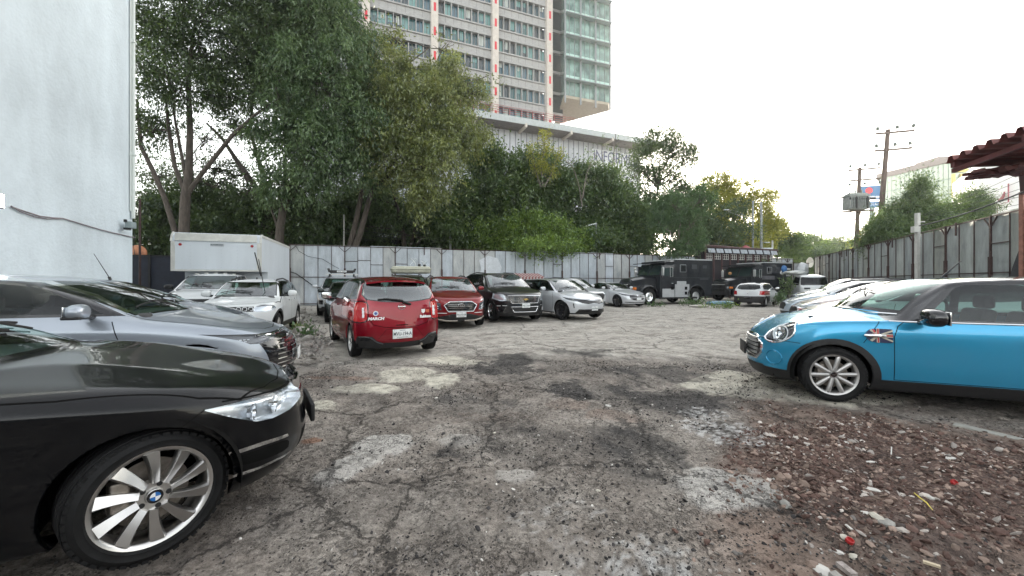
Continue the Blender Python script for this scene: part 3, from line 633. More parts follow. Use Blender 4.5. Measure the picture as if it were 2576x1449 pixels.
for c in range(-2, 2):
    u0 = c * BAY + .56; u1 = (c + 1) * BAY - .56; W_ = u1 - u0
    for k in range(NF + 1):
        z = ZD + k * FLH - 1.1 + .9
        # spandrel band: two tiers with joints
        mb = MB(); mb.box(((u0 + u1) / 2, .12, z + .05), (W_, .5, .34), conc_g); mb.box(((u0 + u1) / 2, .22, z + .76), (W_, .5, 1.06), conc_g); mb.box(((u0 + u1) / 2, .05, z + 1.42), (W_, .55, .22), conc_g)
        for j in range(1, 7): mb.box((u0 + W_ * j / 7, -.035, z + .76), (.04, .02, 1.04), wfr)
        mb.build('spandrel', None, tower)
        w0 = z + 1.55; w1 = z + FLH - .14
        mb = MB(); ng = 8
        for j in range(ng):
            ua = u0 + W_ * j / ng; ub = u0 + W_ * (j + 1) / ng
            g = rt.choice(gls[:2] + gls[3:] + [gls[2]] if k > 1 else gls[:2] + [gls[3], gls[4]])
            mb.box(((ua + ub) / 2, .55, (w0 + w1) / 2), (ub - ua, .04, w1 - w0), g)
            if rt.random() < .35:
                hh = rt.uniform(.3, .9) * (w1 - w0); mb.box(((ua + ub) / 2 + .1, .50, w1 - hh / 2), ((ub - ua) * rt.uniform(.3, .7), .02, hh), rt.choice([blind, gls[2], gls[2]]))
            mb.box((ua + .62, .50, (w0 + w1) / 2), (.07, .06, w1 - w0), wfr)
        wn = mb.build('window', None, tower)
        mb = MB()
        for j in range(ng + 1): mb.box((u0 + W_ * j / ng, .2, (w0 + w1) / 2), (.12, .6, w1 - w0), conc_g)
        mb.build('mullion', None, wn)
MB().box((-BAY * 0 + 0, 8.8, 47), (BAY * 4 - 1.2, 15.5, 41), wfr).build('core', None, tower)
# dark recess right of the last column and green glass wing
dkg = mat('dark_recess_glass', (.03, .045, .05), .12, spec=.6, coat=.3)
MB().box((2 * BAY + 2.35, 2.4, 49), (3.9, .3, 34), dkg).build('recess_glazing', None, tower)
mb = MB()
for k in range(NF): mb.box((2 * BAY + 2.3, 2.1, ZD + 5.0 + k * FLH), (3.7, .4, .5), conc_g)
mb.build('recess_band', None, tower)
def tloc(p): return Matrix.Rotation(-TA, 4, 'Z') @ (Vector(p) - T0)
A_, B_, C_, D_ = [tloc(p) for p in ((9.35, 69.3, 0), (18.3, 72.4, 0), (19.0, 74.8, 0), (9.0, 81.7, 0))]
zb_ = 34.9
gw = bpy.data.materials.new('green_curtain_glass'); gw.use_nodes = True; t_ = gw.node_tree; b_ = t_.nodes['Principled BSDF']
tc_ = _n(t_, 'ShaderNodeTexCoord'); mp_ = _n(t_, 'ShaderNodeMapping'); mp_.inputs['Scale'].default_value = (.8, .8, .6); nz_ = _n(t_, 'ShaderNodeTexNoise'); nz_.inputs['Scale'].default_value = 1.1; nz_.inputs['Detail'].default_value = 6
cr_ = _n(t_, 'ShaderNodeValToRGB'); e_ = cr_.color_ramp.elements; e_[0].position = .35; e_[0].color = (.05, .11, .10, 1); e_[1].position = .68; e_[1].color = (.20, .34, .30, 1)
t_.links.new(tc_.outputs['Object'], mp_.inputs[0]); t_.links.new(mp_.outputs[0], nz_.inputs['Vector']); t_.links.new(nz_.outputs['Fac'], cr_.inputs[0]); t_.links.new(cr_.outputs[0], b_.inputs['Base Color']); b_.inputs['Roughness'].default_value = .08; b_.inputs['Coat Weight'].default_value = .4
mb = MB(); P = [A_, B_, C_, D_]; mb.add([(p.x, p.y, zb_) for p in P] + [(p.x, p.y, 68) for p in P], [(0, 1, 5, 4), (1, 2, 6, 5), (2, 3, 7, 6), (3, 0, 4, 7), (4, 5, 6, 7)], gw)
wing = mb.build('glass_wing', None, tower)
sof = mat('cream_soffit', (.34, .30, .24), .7, var=(2, .1))
mb = MB(); mb.add([(p.x, p.y, zb_ - .02) for p in P] + [(p.x * .98 + 2 * BAY * .02, p.y, zb_ - .5) for p in P], [(4, 5, 6, 7), (0, 1, 5, 4), (1, 2, 6, 5), (2, 3, 7, 6), (3, 0, 4, 7)], sof); mb.build('soffit', None, wing)
mb = MB(); dAB = (B_ - A_); n_ = Vector((dAB.y, -dAB.x, 0)).normalized()
gfm = mat('wing_steel', (.20, .22, .23), .4, metal=.5)
for j in range(4):
    p = A_ + dAB * (j / 3.0) * .985 + n_ * .45; mb.bar((p.x, p.y, zb_ - 1.6), (p.x, p.y, 68), .20, .28, gfm)
mb.build('fin', None, wing)
mb = MB(); shelf = mat('light_shelf', (.33, .42, .44), .3, metal=.2)
for k in range(NF):
    z = zb_ + 2.6 + k * FLH
    a, b = A_ + n_ * .5, B_ + n_ * .5; mb.bar((a.x, a.y, z), (b.x, b.y, z), 1.1, .07, shelf); mb.bar((a.x + n_.x * .5, a.y + n_.y * .5, z - .05), (b.x + n_.x * .5, b.y + n_.y * .5, z - .05), .12, .16, gfm)
    a, b = A_ + n_ * .03, B_ + n_ * .03; mb.bar((a.x, a.y, z + .65), (b.x, b.y, z + .65), .04, .75, mat('frosted_band', (.35, .52, .48), .3) if k == 0 else bpy.data.materials['frosted_band'])
mb.build('sun_shelf', None, wing)
mb = MB()
for k in range(1, 9):
    if k % 3: p = A_ + dAB * k / 9 + n_ * .04; mb.bar((p.x, p.y, zb_), (p.x, p.y, 68), .08, .08, gfm)
mb.build('glazing_bar', None, wing)
# deck slab with red railing, podium
deck_m = mat('deck_fascia', (.38, .41, .42), .6, var=(2, .1)); under = mat('deck_underside', (.16, .145, .14), .8, var=(2, .2))
podium = empty('podium_building', T0z, TA); tag(podium, 'white ribbed podium hall with advertising letters under the office tower, above the trees', 'building')
mb = MB(); mb.box((10, 1.5, ZD - 1.25), (64, 15, .55), under); mb.box((10, -6.03, ZD - 1.0), (64, .1, 1.0), deck_m); mb.box((42.05, 1.5, ZD - 1.0), (.1, 15, 1.0), deck_m); mb.build('deck_slab', None, podium)
mb = MB()
for k in range(-2, 6): mb.box((k * 8.4 - 3, -3.6, ZD - 1.6), (.35, 5.0, .6), conc_w)
mb.build('deck_beam', None, podium)
rail = mat('red_railing', (.30, .05, .06), .5)
mb = MB()
for z in (.35, .7, 1.05, 1.4): mb.tube([(-22, -5.9, ZD - .45 + z), (22.8, -5.9, ZD - .45 + z)], .035, rail, 5)
for k in range(0, 23): mb.bar((-21 + k * 2, -5.9, ZD - .5), (-21 + k * 2, -5.9, ZD + .97), .06, .06, rail)
mb.build('railing', None, podium)
sheetw = mat('white_ribbed_sheet', (.44, .46, .50), .6, var=(1.2, .10, (1, 1, .3)))
rib = mat('sheet_rib', (.20, .21, .24), .6)
MB().box((9.5, 4.0, (ZD - 1.5) / 2), (59, 14, ZD - 1.6), sheetw).build('wall', None, podium)
mb = MB()
for k in range(58): mb.box((-19.5 + k * 1.02, -3.03, (ZD - 1.6) / 2), (.13, .08, ZD - 1.7), rib)
mb.build('rib', None, podium)
MB().box((33.6, -3.12, 19.6), (11, .06, 12), mat('faded_banner', (.58, .60, .63), .7, var=(1.5, .08))).build('banner', None, podium)
ink = mat('banner_ink', (.12, .13, .22), .7)
for s_, z, sz, uu in (('INFORMES', 24.3, 2.9, 33.2), ('2,600 m2', 20.9, 1.9, 34.6), ('DISPONIBLES', 18.9, 1.9, 33.7), ('5017 25', 16.6, 2.5, 34.4)):
    text('letters', s_, sz, ink, podium, (uu, -3.2, z), (R(90), 0, 0), ext=.02, sx=.72)

# ---------------------------------------------------------------- glass office building on the right, white wall building, bank sign
gb = empty('glass_office', at(2205, 706, 95), math.atan2(-.885, .46) * 0)
tag(gb, 'pale green mirror-glass office block with a brown roof edge, behind the right fence', 'office building')
def ap(px, py, Y): return at(px, py, Y) - gb.location
ggm = mat('pale_green_glass', (.46, .53, .43), .12, metal=.35, spec=.8, var=(.12, .12)); brn = mat('brown_roof_edge', (.24, .20, .19), .8)
Yl, Yc, Yr = 104, 74, 84
a0, a1 = ap(2205, 706, Yl), ap(2388, 706, Yc); z0 = -H
top = lambda px, py, Y: ap(px, py, Y).z
corner = [(2212, 470, 86.5), (2399, 432, 74), (2430, 430, 73.5), (2560, 445, 82)]
mb = MB(); pb = [Vector((ap(x, y, Y).x, ap(x, y, Y).y, z0)) for x, y, Y in corner]; pt_ = [ap(x, y, Y) for x, y, Y in corner]
zt_ = max(p.z for p in pt_); pt_ = [Vector((p.x, p.y, 22.8)) for p in pt_]
mb.add(pb + pt_, [(0, 1, 5, 4), (1, 2, 6, 5), (2, 3, 7, 6)], ggm); far_ = [p + Vector((18, 15, 0)) for p in pt_]; farb = [p + Vector((18, 15, 0)) for p in pb]
mb.add([pt_[0], far_[0], farb[0], pb[0]], [(0, 1, 2, 3)], ggm); mb.add([pt_[3], far_[3], farb[3], pb[3]], [(0, 1, 2, 3)], ggm); mb.build('wall', None, gb)
mb = MB(); rp = [Vector((p.x, p.y, p.z)) for p in pt_]; cen = sum(rp, Vector()) / 4
out = [p + (p - cen).normalized() * .5 for p in rp]; outu = [p + Vector((0, 0, 1.1)) for p in out]
bk = [p + Vector((18, 15, 0)) for p in out]; bku = [p + Vector((18, 15, 0)) for p in outu]
mb.add(out + outu + bk + bku, [(0, 1, 5, 4), (1, 2, 6, 5), (2, 3, 7, 6), (0, 1, 9, 8), (1, 2, 10, 9), (2, 3, 11, 10), (4, 5, 13, 12), (5, 6, 14, 13), (6, 7, 15, 14), (0, 4, 12, 8), (3, 7, 15, 11)], brn); mb.build('roof_edge', None, gb)
q_ = ap(2362, 706, 88); MB().box((q_.x, q_.y, 25.6), (5.6, 5, 3.8), brn).build('roof_plant', None, gb)
mb = MB(); dk = mat('glazing_joint', (.16, .22, .18), .5)
for k in range(1, 8):
    z = 22.6 - k * 3.0
    for i in range(3): mb.bar(pb[i] + Vector((0, -.05, z + H)), pb[i + 1] + Vector((0, -.05, z + H)), .1, .12, dk)
for i, nn in ((0, 16), (2, 12)):
    for k in range(1, nn): p = pb[i].lerp(pb[i + 1], k / nn) + Vector((0, -.04, 0)); mb.bar(p, p + Vector((0, 0, 24.6)), .07, .07, dk)
mb.build('glazing_joint', None, gb)
ylw = mat('yellow_emblem', (.62, .50, .14), .4); eb = empty('wall_emblem', (0, 0, 0), 0, gb)
cpt = pb[1].lerp(pb[2], .5); ee = MB(); zc = 17.5
for du, dz, wdt, hh in ((0, 3.4, 3.4, .8), (-1.5, .5, .7, 5.6), (1.5, .5, .7, 5.6), (0, -2.3, 3.4, .7), (-.1, 1.5, 1.2, .8), (.2, 2.4, .9, 1.0)):
    ee.box((cpt.x + du, cpt.y - .25, zc + dz), (wdt * .8, .2, hh * .8), ylw)
for du in (-.75, .75): ee.sphere((cpt.x + du, cpt.y - .3, zc - .6), .7, mat('emblem_brown', (.22, .12, .08), .6) if du < 0 else bpy.data.materials['emblem_brown'], 6, (.8, .3, 1.5))
em = ee.build('emblem', None, gb); bpy.data.objects.remove(eb)

wb = empty('white_shop_building', at(2462, 706, 44)); tag(wb, 'blank bright white wall with thin lettering frame, behind the right fence near the red canopy', 'building')
def wp(px, py, Y): return at(px, py, Y) - wb.location
a, b = wp(2462, 430, 44), wp(2760, 330, 33)
whm = mat('white_wall', (.85, .85, .85), .8)
mb = MB(); b_top = a.z + 1.0
nrm_ = Vector((1, 1.2, 0)) * 8
V = [Vector((a.x, a.y, -H)), Vector((b.x, b.y, -H)), Vector((b.x, b.y, b_top)), Vector((a.x, a.y, b_top))]; V += [v + nrm_ for v in V]
mb.add(V, [(0, 1, 2, 3), (4, 5, 6, 7), (3, 2, 6, 7), (0, 3, 7, 4), (1, 2, 6, 5)], whm); mb.build('wall', None, wb)
redf = mat('red_frame', (.35, .10, .12), .6); dirw = (b - a); dirw.z = 0; wn_ = Vector((dirw.y, -dirw.x, 0)).normalized()
def wpt(px, py):
    r = (px - CX) / FP; A0 = at(2462, 706, 44); n2 = Vector((wn_.x, wn_.y)); t = (Vector((A0.x, A0.y)) + n2 * .15).dot(n2) / Vector((r, 1)).dot(n2)
    return Vector((r * t, t, H - (py - CY) / FP * t)) - wb.location
mb = MB(); mb.tube([wpt(2537, 462), wpt(2537, 500), wpt(2537, 508)], .06, redf, 5)
mb.tube([wpt(2527, 482 + 0), wpt(2525, 492), wpt(2520, 500), wpt(2513, 504), wpt(2508, 499)], [.05, .12, .15, .1, .03], redf, 5)
mb.tube([wpt(2537, 508), wpt(2509, 515), wpt(2509, 540)], .03, redf, 5); mb.build('sign_frame', None, wb)

# bank sign on a post
bs = empty('bank_sign', (at(2190, 706, 62).x, 62, 0), R(-12)); tag(bs, 'blue bank billboard with a red roundel on a grey post, behind two power poles', 'sign')
blu = mat('sign_blue', (.02, .13, .30), .5); wht = M['white_paint_mark']; rdm = mat('sign_red', (.75, .03, .05), .5)
zz = lambda py: H - (py - CY) / FP * 62
MB().cyl((.3, .2, 0), (.3, .2, zz(520)), .35, jm, 12).build('post', None, bs)
MB().box((0, 0, (zz(468) + zz(502)) / 2), (2.9, .4, zz(468) - zz(502)), blu).box((0, 0, (zz(508) + zz(523)) / 2), (2.9, .4, zz(508) - zz(523)), blu).build('panel', None, bs)
MB().cyl((-.35, -.22, zz(480)), (-.35, -.26, zz(480)), .5, rdm, 20).build('roundel', None, bs)
text('letters', 'Banamex', .75, wht, bs, (0, -.23, zz(496)), (R(90), 0, 0), sx=.85, bold=.012)
text('letters', 'CAJERO | ATM', .45, wht, bs, (0, -.23, zz(515)), (R(90), 0, 0), sx=.85)

# ---------------------------------------------------------------- power poles
wood = mat('old_pole_wood', (.13, .095, .08), .85, var=(6, .3, (3, 3, .3))); ins = mat('insulator', (.11, .14, .12), .3, coat=.5)
def power_pole(label, Y, top, base_px, arms, transformer=None):
    tp_ = at(top[0], top[1], Y); b0 = Vector((at(base_px, 640, Y).x, Y, 0)); root = empty('power_pole', b0); tag(root, label, 'power pole', None)
    lp = lambda v: Vector(v) - b0
    MB().tube([(0, 0, 0), lp(tp_)], [.19, .12], wood, 10).build('pole', None, root)
    ends = []
    for (xa, ya, xb, yb, down, iv) in arms:
        a, b = at(xa, ya, Y - .16), at(xb, yb, Y - .16)
        MB().bar(lp(a), lp(b), .09, .12, wood).build('cross_arm', None, root)
        for f_ in iv:
            p = a.lerp(b, f_); s_ = -1 if down else 1; mb = MB()
            mb.cyl(lp(p), lp(p + Vector((0, 0, .22 * s_))), .02, ins, 6); c0 = lp(p + Vector((0, 0, (.22 if not down else -.42))))
            mb.lathe([(.02, 0), (.11, .02), (.12, .07), (.06, .10), (.10, .13), (.09, .19), (.03, .24)], c0, 'Z', 10, ins)
            mb.build('insulator', None, root); ends.append(p + Vector((0, 0, .42 * s_)))
    return root, lp, ends
r1, lp1, e1 = power_pole('tall leaning wooden power pole with two cross arms, nearest behind the right fence', 25.7, (2234, 326), 2197, [(2202, 337, 2300, 328, False, (.06, .56, .98)), (2200, 380, 2294, 372, False, (.05, .55, .95))])
r2, lp2, e2 = power_pole('wooden power pole carrying a grey transformer platform, left of the leaning pole', 31.0, (2163, 422), 2148, [(2134, 429, 2215, 422, False, (.06, .52, .95)), (2136, 455, 2215, 449, True, (.02, .5, .97))])
trm = mat('transformer_grey', (.26, .28, .27), .5, var=(5, .2))
mb = MB()
for dy in (-.3, .3): mb.bar(lp2(at(2112, 533, 31 + dy)), lp2(at(2197, 529, 31 + dy)), .08, .12, wood)
mb.bar(lp2(at(2139, 533, 31)), lp2(at(2151, 553, 31)), .05, .05, wood); mb.bar(lp2(at(2166, 533, 31)), lp2(at(2156, 553, 31)), .05, .05, wood); mb.build('platform', None, r2)
c0 = lp2(at(2152, 512, 30.7)); mb = MB(); mb.box(c0, (1.5, .7, 1.0), trm, bev=.03); mb.box(c0 + Vector((0, 0, .58)), (1.7, .85, .12), trm); mb.box(c0 + Vector((.05, 0, .72)), (1.3, .6, .14), trm)
for k in range(9): mb.box(c0 + Vector((-.68 + k * .17, -.42, -.02)), (.03, .16, .85), trm)
for k in (-.5, 0, .5): mb.cyl(c0 + Vector((k, 0, .78)), c0 + Vector((k, 0, 1.1)), .05, ins, 8)
mb.box(c0 + Vector((.25, -.36, .32)), (2.0, .1, .16), M['black']); mb.box(c0 + Vector((-.35, -.5, 0)), (.08, .05, .9), M['black']); mb.box(c0 + Vector((.5, -.5, 0)), (.08, .05, .9), M['black']); mb.build('transformer', None, r2)
r3, lp3, e3 = power_pole('short dark pole crowded with brackets, behind the transformer pole', 40.0, (2168, 596), 2164, [(2156, 612, 2180, 610, False, (.2, .8)), (2158, 622, 2178, 620, True, (.2, .8))])
# wires
wire = mat('power_wire', (.05, .05, .055), .7)
def wire_ob(label, pts_list, r=.012, group=None):
    n = len(pts_list); od = {3: ['highest', 'middle', 'lowest'], 4: ['highest', 'second highest', 'third highest', 'lowest'], 5: ['highest', 'second highest', 'middle', 'second lowest', 'lowest']}.get(n)
    for i, p in enumerate(sorted(pts_list, key=lambda q: -q[len(q) // 2].z)): tag(MB().tube(p, r, wire, 4, cap=False).build('power_cable'), (od[i] + ' of the ' + label) if od else label, 'cable', label if n > 1 else None)
wire_ob('thick overhead cable running from the short white post to the red canopy', [sag(at(2312 + i * 2, 568 - i * 6, 15.9 + i), at(2640, 455 + (i * 9), 9.5 + i * 1.5), .12) for i in range(1)] , .022)
wire_ob('thin overhead wires crossing in front of the glass office', [sag(at(2150 + i * 9, 590 - i * 12, 31), at(2600, 420 + i * 22, 16), .35, 16) for i in range(5)], .010)
wire_ob('sagging wires over the back fence left of the lamp pole', [sag(at(760, 560 + i * 12, 27.5), at(1133, 598 + i * 8, 29.5), .18, 12) for i in range(3)], .010)
wire_ob('wires running right from the tall dark lamp pole', [sag(at(1133, 570 + i * 16, 29.5), at(1770, 600 + i * 9, 36), .5, 16) for i in range(3)] + [sag(at(1133, 478, 29.5), at(1640, 515, 36), .2, 12)], .010)
wire_ob('wires fanning in to the arched street lamp pole', [sag(at(1700, 640 - i * 10, 37), at(1886, 598 + i * 3, 39), .3, 10) for i in range(5)], .010)
wire_ob('wires between the cabinet pole and the transformer pole', [sag(at(1915, 590 + i * 7, 39), at(2150, 570 + i * 12, 31), .3, 12) for i in range(4)], .010)

# thin posts and street lamps
gal = mat('galvanised_post', (.25, .27, .27), .5, var=(4, .2)); cpost = mat('concrete_post', (.42, .42, .40), .8, var=(3, .15))
def lamp_post(label, px, ytop, Y, rad, arm=None, name='street_lamp', m=gal):
    b0 = Vector((at(px, 706, Y).x, Y, 0)); z = at(px, ytop, Y).z; root = empty(name, b0); tag(root, label, 'street lamp' if arm else 'pole')
    MB().tube([(0, 0, 0), (0, 0, z)], [rad, rad * .7], m, 8).build('pole', None, root)
    if arm:
        MB().tube([Vector(p) for p in arm[0]], .03, m, 6).build('arm', None, root)
        e = Vector(arm[0][-1]); MB().box(e, arm[1], mat('lamp_head', (.55, .58, .58), .4) if 'lamp_head' not in bpy.data.materials else bpy.data.materials['lamp_head'], bev=.04, ry=arm[2]).build('lamp_head', None, root)
    return root
lamp_post('tall dark pole with a small lamp arm, behind the back fence beneath the olive tree', 1133, 420, 29.5, .11, ([(0, 0, 5.55), (.1, 0, 5.9), (.35, 0, 6.15), (.6, 0, 6.2)], (.55, .2, .12), 0))
lamp_post('short pale square post behind the back fence, left of the tall lamp pole', 865, 540, 26.5, .07, None, 'post', cpost)
lamp_post('slim street lamp whose head peeks out right of the bright round bush', 1500, 560, 32.5, .08, ([(0, 0, 6.2), (-.2, 0, 6.3), (-.45, 0, 6.25)], (.9, .25, .1), R(-14)))
sl_ = lamp_post('old street lamp with a long arched lattice arm reaching left, right of the feathery tree', 1894, 505, 39, .12, ([(0, 0, 7.2), (-.6, 0, 8.0), (-1.6, 0, 8.6), (-2.7, 0, 8.75)], (.5, .2, .1), 0))
mb = MB(); pr = [Vector((0, 0, 6.2)), Vector((-.5, 0, 7.3)), Vector((-1.4, 0, 8.15)), Vector((-2.5, 0, 8.6))]; mb.tube(pr, .03, gal, 6)
for a, b in (((-.3, 0, 7.6), (-.5, 0, 7.3)), ((-.7, 0, 8.1), (-.9, 0, 7.75)), ((-1.1, 0, 8.35), (-1.3, 0, 8.08)), ((-1.6, 0, 8.6), (-1.75, 0, 8.32)), ((0, 0, 6.8), (-.35, 0, 7.0))): mb.tube([a, b], .02, gal, 5)
mb.build('arm_brace', None, sl_)
u2 = lamp_post('grey utility pole holding a white equipment cabinet, right of the arched street lamp', 1915, 508, 39, .15, ([(0, 0, 5.3), (.3, 0, 5.5), (.6, 0, 5.45)], (.5, .18, .08), 0), 'utility_pole')
MB().box((.42, -.25, 3.3 + .9), (.95, .35, 1.35), mat('cabinet_white', (.55, .60, .62), .5), bev=.05).build('cabinet', None, u2)
MB().box((-.35, -.2, 3.3), (.8, .25, .15), cpost).bar((-.2, 0, 2.4), (.5, -.2, 1.9), .05, .05, cpost).build('bracket', None, u2)
lamp_post('short pale concrete post right of the white cabinet pole', 1943, 605, 39, .12, None, 'post', cpost)
lamp_post('lone thin mast far away against the white sky', 2066, 508, 120, .28, None, 'mast', gal)
sp = empty('cable_post', (at(2308, 706, 16.6).x, 16.6, 0)); tag(sp, 'short white square cable post with a box, standing up behind the right fence', 'post')
MB().box((0, 0, 2.2), (.13, .13, 4.35), cpost).build('pole', None, sp); MB().box((-.16, -.05, 3.66), (.22, .15, .26), cpost).build('box', None, sp)
MB().cyl((.07, 0, 4.0), (.3, 0, 4.0), .03, cpost, 6).build('spigot', None, sp)

# ---------------------------------------------------------------- red corrugated canopy at the right
cn = empty('corrugated_canopy', (8.3, 7.4, 0)); tag(cn, 'dark red corrugated sheet canopy on a rusty post reaching in at the right edge', 'canopy')
redr = mat('red_corrugated', (.16, .045, .04), .6, var=(5, .35), bump=(30, .2)); redd = mat('red_beam', (.10, .03, .03), .6, var=(6, .3))
E1 = Vector((-.55, -2.6, .14)); E2 = Vector((4.6, -.25, .10)); n = 11; z0 = 3.66
prof = []; pz = .105
for k in range(n):
    for f_, zz_ in ((0, 0), (.18, 0), (.36, pz), (.64, pz), (.82, 0)): prof.append(((k + f_) / n, zz_))
prof.append((1, 0))
V = []
for th in (0, .006):
    for f2 in (0, 1):
        for f_, zz_ in prof: V.append(E1 * f_ + E2 * f2 + Vector((0, 0, z0 + zz_ + th)))
k = len(prof); Fq = [(i, i + 1, k + i + 1, k + i) for i in range(k - 1)] + [(2 * k + i + 1, 2 * k + i, 3 * k + i, 3 * k + i + 1) for i in range(k - 1)] + [(i, 2 * k + i, 2 * k + i + 1, i + 1) for i in range(k - 1)]
MB().add(V, Fq, redr).build('roof_sheet', None, cn, fixn=False)
mb = MB()
for f_ in (.03, .5, .97): mb.bar(E1 * f_ + Vector((.08, 0, z0 - .05)), E1 * f_ + E2 + Vector((0, 0, z0 - .05)), .07, .10, redd)
for f2 in (.03, .33, .66): mb.bar(E2 * f2 + Vector((.02, 0, z0 - .14)), E1 + E2 * f2 + Vector((0, 0, z0 - .14)), .06, .08, redd)
mb.build('roof_frame', None, cn)
pp = at(2572, 706, 11.75) - cn.location; p2 = E2 * .3 + Vector((0, 0, z0 - .1)); MB().bar((pp.x, pp.y, 0), (pp.x, pp.y, 4.15), .10, .10, mat('rust_post', (.24, .11, .08), .7, var=(7, .3))).build('post', None, cn)
MB().bar((pp.x, pp.y, 4.1), p2, .08, .08, redd).build('tie_beam', None, cn)
mb = MB(); rr_ = random.Random(3); pp = at(2571, 706, 7.2) - cn.location
for i in range(40): p = Vector((pp.x - .45 + rr_.gauss(0, .22), pp.y + rr_.gauss(0, .2), z0 - .20 + abs(rr_.gauss(0, .035)) - .05)); mb.box(p, (rr_.uniform(.08, .2), rr_.uniform(.08, .2), .05), redd, rz=rr_.uniform(0, 3), rx=rr_.uniform(-.5, .5))
mb.build('debris', None, cn)

# ---------------------------------------------------------------- footbridge-like frame row behind the fence
fb = empty('market_stall_row', at(1768, 706, 33.1), R(19.5)); fb.location.z = 0; tag(fb, 'dark roofed row of stalls with grey awnings and white lattice windows, behind the armoured trucks', 'market stalls')
dkr = mat('dark_brown_frame', (.07, .035, .035), .7, var=(5, .3)); aw = mat('grey_awning', (.30, .33, .37), .6, var=(4, .15)); lat = mat('white_lattice', (.60, .58, .56), .6)
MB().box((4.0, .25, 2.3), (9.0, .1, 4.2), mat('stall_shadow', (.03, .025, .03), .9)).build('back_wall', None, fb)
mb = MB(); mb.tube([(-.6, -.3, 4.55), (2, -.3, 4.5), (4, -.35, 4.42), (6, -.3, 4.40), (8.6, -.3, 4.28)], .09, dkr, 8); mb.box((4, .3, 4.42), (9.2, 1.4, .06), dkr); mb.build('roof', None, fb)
for k in range(9):
    u = .1 + k * .93
    MB().bar((u - .08, -.25, 0), (u - .08, -.25, 4.4), .10, .10, dkr).build('post', None, fb)
    mb = MB(); mb.box((u + .24, -.42, 4.12), (.36, .04, .38), aw, rx=R(-18)); mb.box((u + .63, -.42, 4.12), (.36, .04, .38), aw, rx=R(-18)); mb.build('awning', None, fb)
    mb = MB()
    for q in (.06, .28, .5, .72): mb.bar((u + q, -.2, 3.38), (u + q, -.2, 3.88), .035, .03, lat)
    for q in (3.42, 3.64, 3.86): mb.bar((u + .06, -.2, q), (u + .72, -.2, q), .035, .03, lat)
    mb.build('lattice_window', None, fb)
o = MB().cyl((0, 0, 0), (0, 0, .32), .55, mat('red_cone', (.28, .04, .05), .6), 12, r2=.05).build('stall_cap', None, fb, (5.2, .2, 4.45))
ds = empty('satellite_dish', at(2037, 660, 38.5), R(20)); tag(ds, 'round white dish standing up behind the patchwork fence in the far corner', 'dish')
MB().lathe([(.02, .2), (.2, .17), (.38, .09), (.52, -.04), (.50, -.04), (.34, .06), (.02, .16)], (0, 0, 0), 'Y', 20, mat('dish_cream', (.62, .60, .55), .5)).build('dish', None, ds)
MB().tube([(0, -.0, 0), (.1, -.5, .1)], .03, cpost, 6).box((.1, -.5, .1), (.12, .12, .1), cpost).build('feed_arm', None, ds); MB().cyl((0, .2, -2.4), (0, .2, .1), .04, gal, 6).build('mount', None, ds)
# dark roof mass, lengthened into a near-black shed to deepen the shade beyond
sh = empty('shade_shed', at(1010, 706, 36), R(20)); sh.location.z = 0; tag(sh, 'long dark flat-roofed shed added to deepen the shade beyond the fence, behind the lamp pole', 'shed')
shm = mat('shed_shade', (.018, .018, .022), .8, var=(1, .4)); MB().box((0, 0, 2.6), (22, 3, 5.2), shm).build('wall', None, sh); MB().box((0, -.2, 5.28), (22.6, 3.8, .16), mat('shed_roof', (.05, .05, .055), .7)).build('roof', None, sh)
# ---------------------------------------------------------------- trees
def leafmat(name, c1, c2, transl=.35, gloss=.07, trc=None):
    m = bpy.data.materials.new(name); m.use_nodes = True; t = m.node_tree; t.nodes.clear()
    v = _n(t, 'ShaderNodeVertexColor', layer_name='tint'); r = _n(t, 'ShaderNodeValToRGB'); e = r.color_ramp.elements
    e[0].color = (*c1, 1); e[1].color = (*c2, 1); t.links.new(v.outputs[0], r.inputs[0])
    d = _n(t, 'ShaderNodeBsdfDiffuse'); tr = _n(t, 'ShaderNodeBsdfTranslucent'); g = _n(t, 'ShaderNodeBsdfGlossy'); g.inputs['Roughness'].default_value = .38; g.inputs['Color'].default_value = (.8, .85, .85, 1)
    t.links.new(r.outputs[0], d.inputs[0])
    hsv = _n(t, 'ShaderNodeHueSaturation'); hsv.inputs['Hue'].default_value = .475; hsv.inputs['Saturation'].default_value = 1.15; hsv.inputs['Value'].default_value = 1.6; t.links.new(r.outputs[0], hsv.inputs['Color']); t.links.new(hsv.outputs[0], tr.inputs[0])
    m1 = _n(t, 'ShaderNodeMixShader'); m1.inputs[0].default_value = transl; t.links.new(d.outputs[0], m1.inputs[1]); t.links.new(tr.outputs[0], m1.inputs[2])
    m2 = _n(t, 'ShaderNodeMixShader'); m2.inputs[0].default_value = gloss; t.links.new(m1.outputs[0], m2.inputs[1]); t.links.new(g.outputs[0], m2.inputs[2])
    o = _n(t, 'ShaderNodeOutputMaterial'); t.links.new(m2.outputs[0], o.inputs[0]); return m
LM = {
    'dark': leafmat('leaf_dark_green', (.022, .044, .015), (.095, .145, .045)),
    'mid': leafmat('leaf_mid_green', (.032, .068, .022), (.125, .190, .058)),
    'blue': leafmat('leaf_grey_green', (.034, .072, .026), (.155, .230, .100), gloss=.06),
    'olive': leafmat('leaf_olive', (.060, .090, .026), (.250, .285, .095)),
    'lime': leafmat('leaf_bright_green', (.045, .100, .020), (.200, .300, .060)),
    'yellow': leafmat('leaf_yellow_green', (.12, .15, .024), (.34, .36, .06), transl=.5),
    'feather': leafmat('leaf_feathery', (.040, .085, .030), (.095, .165, .055)),
}
bark = mat('bark', (.075, .062, .052), .9, var=(5, .4, (2, 2, .5)), bump=(14, .6, .03)); bark2 = mat('pale_bark', (.16, .14, .12), .9, var=(5, .35, (2, 2, .5)), bump=(14, .5, .03))
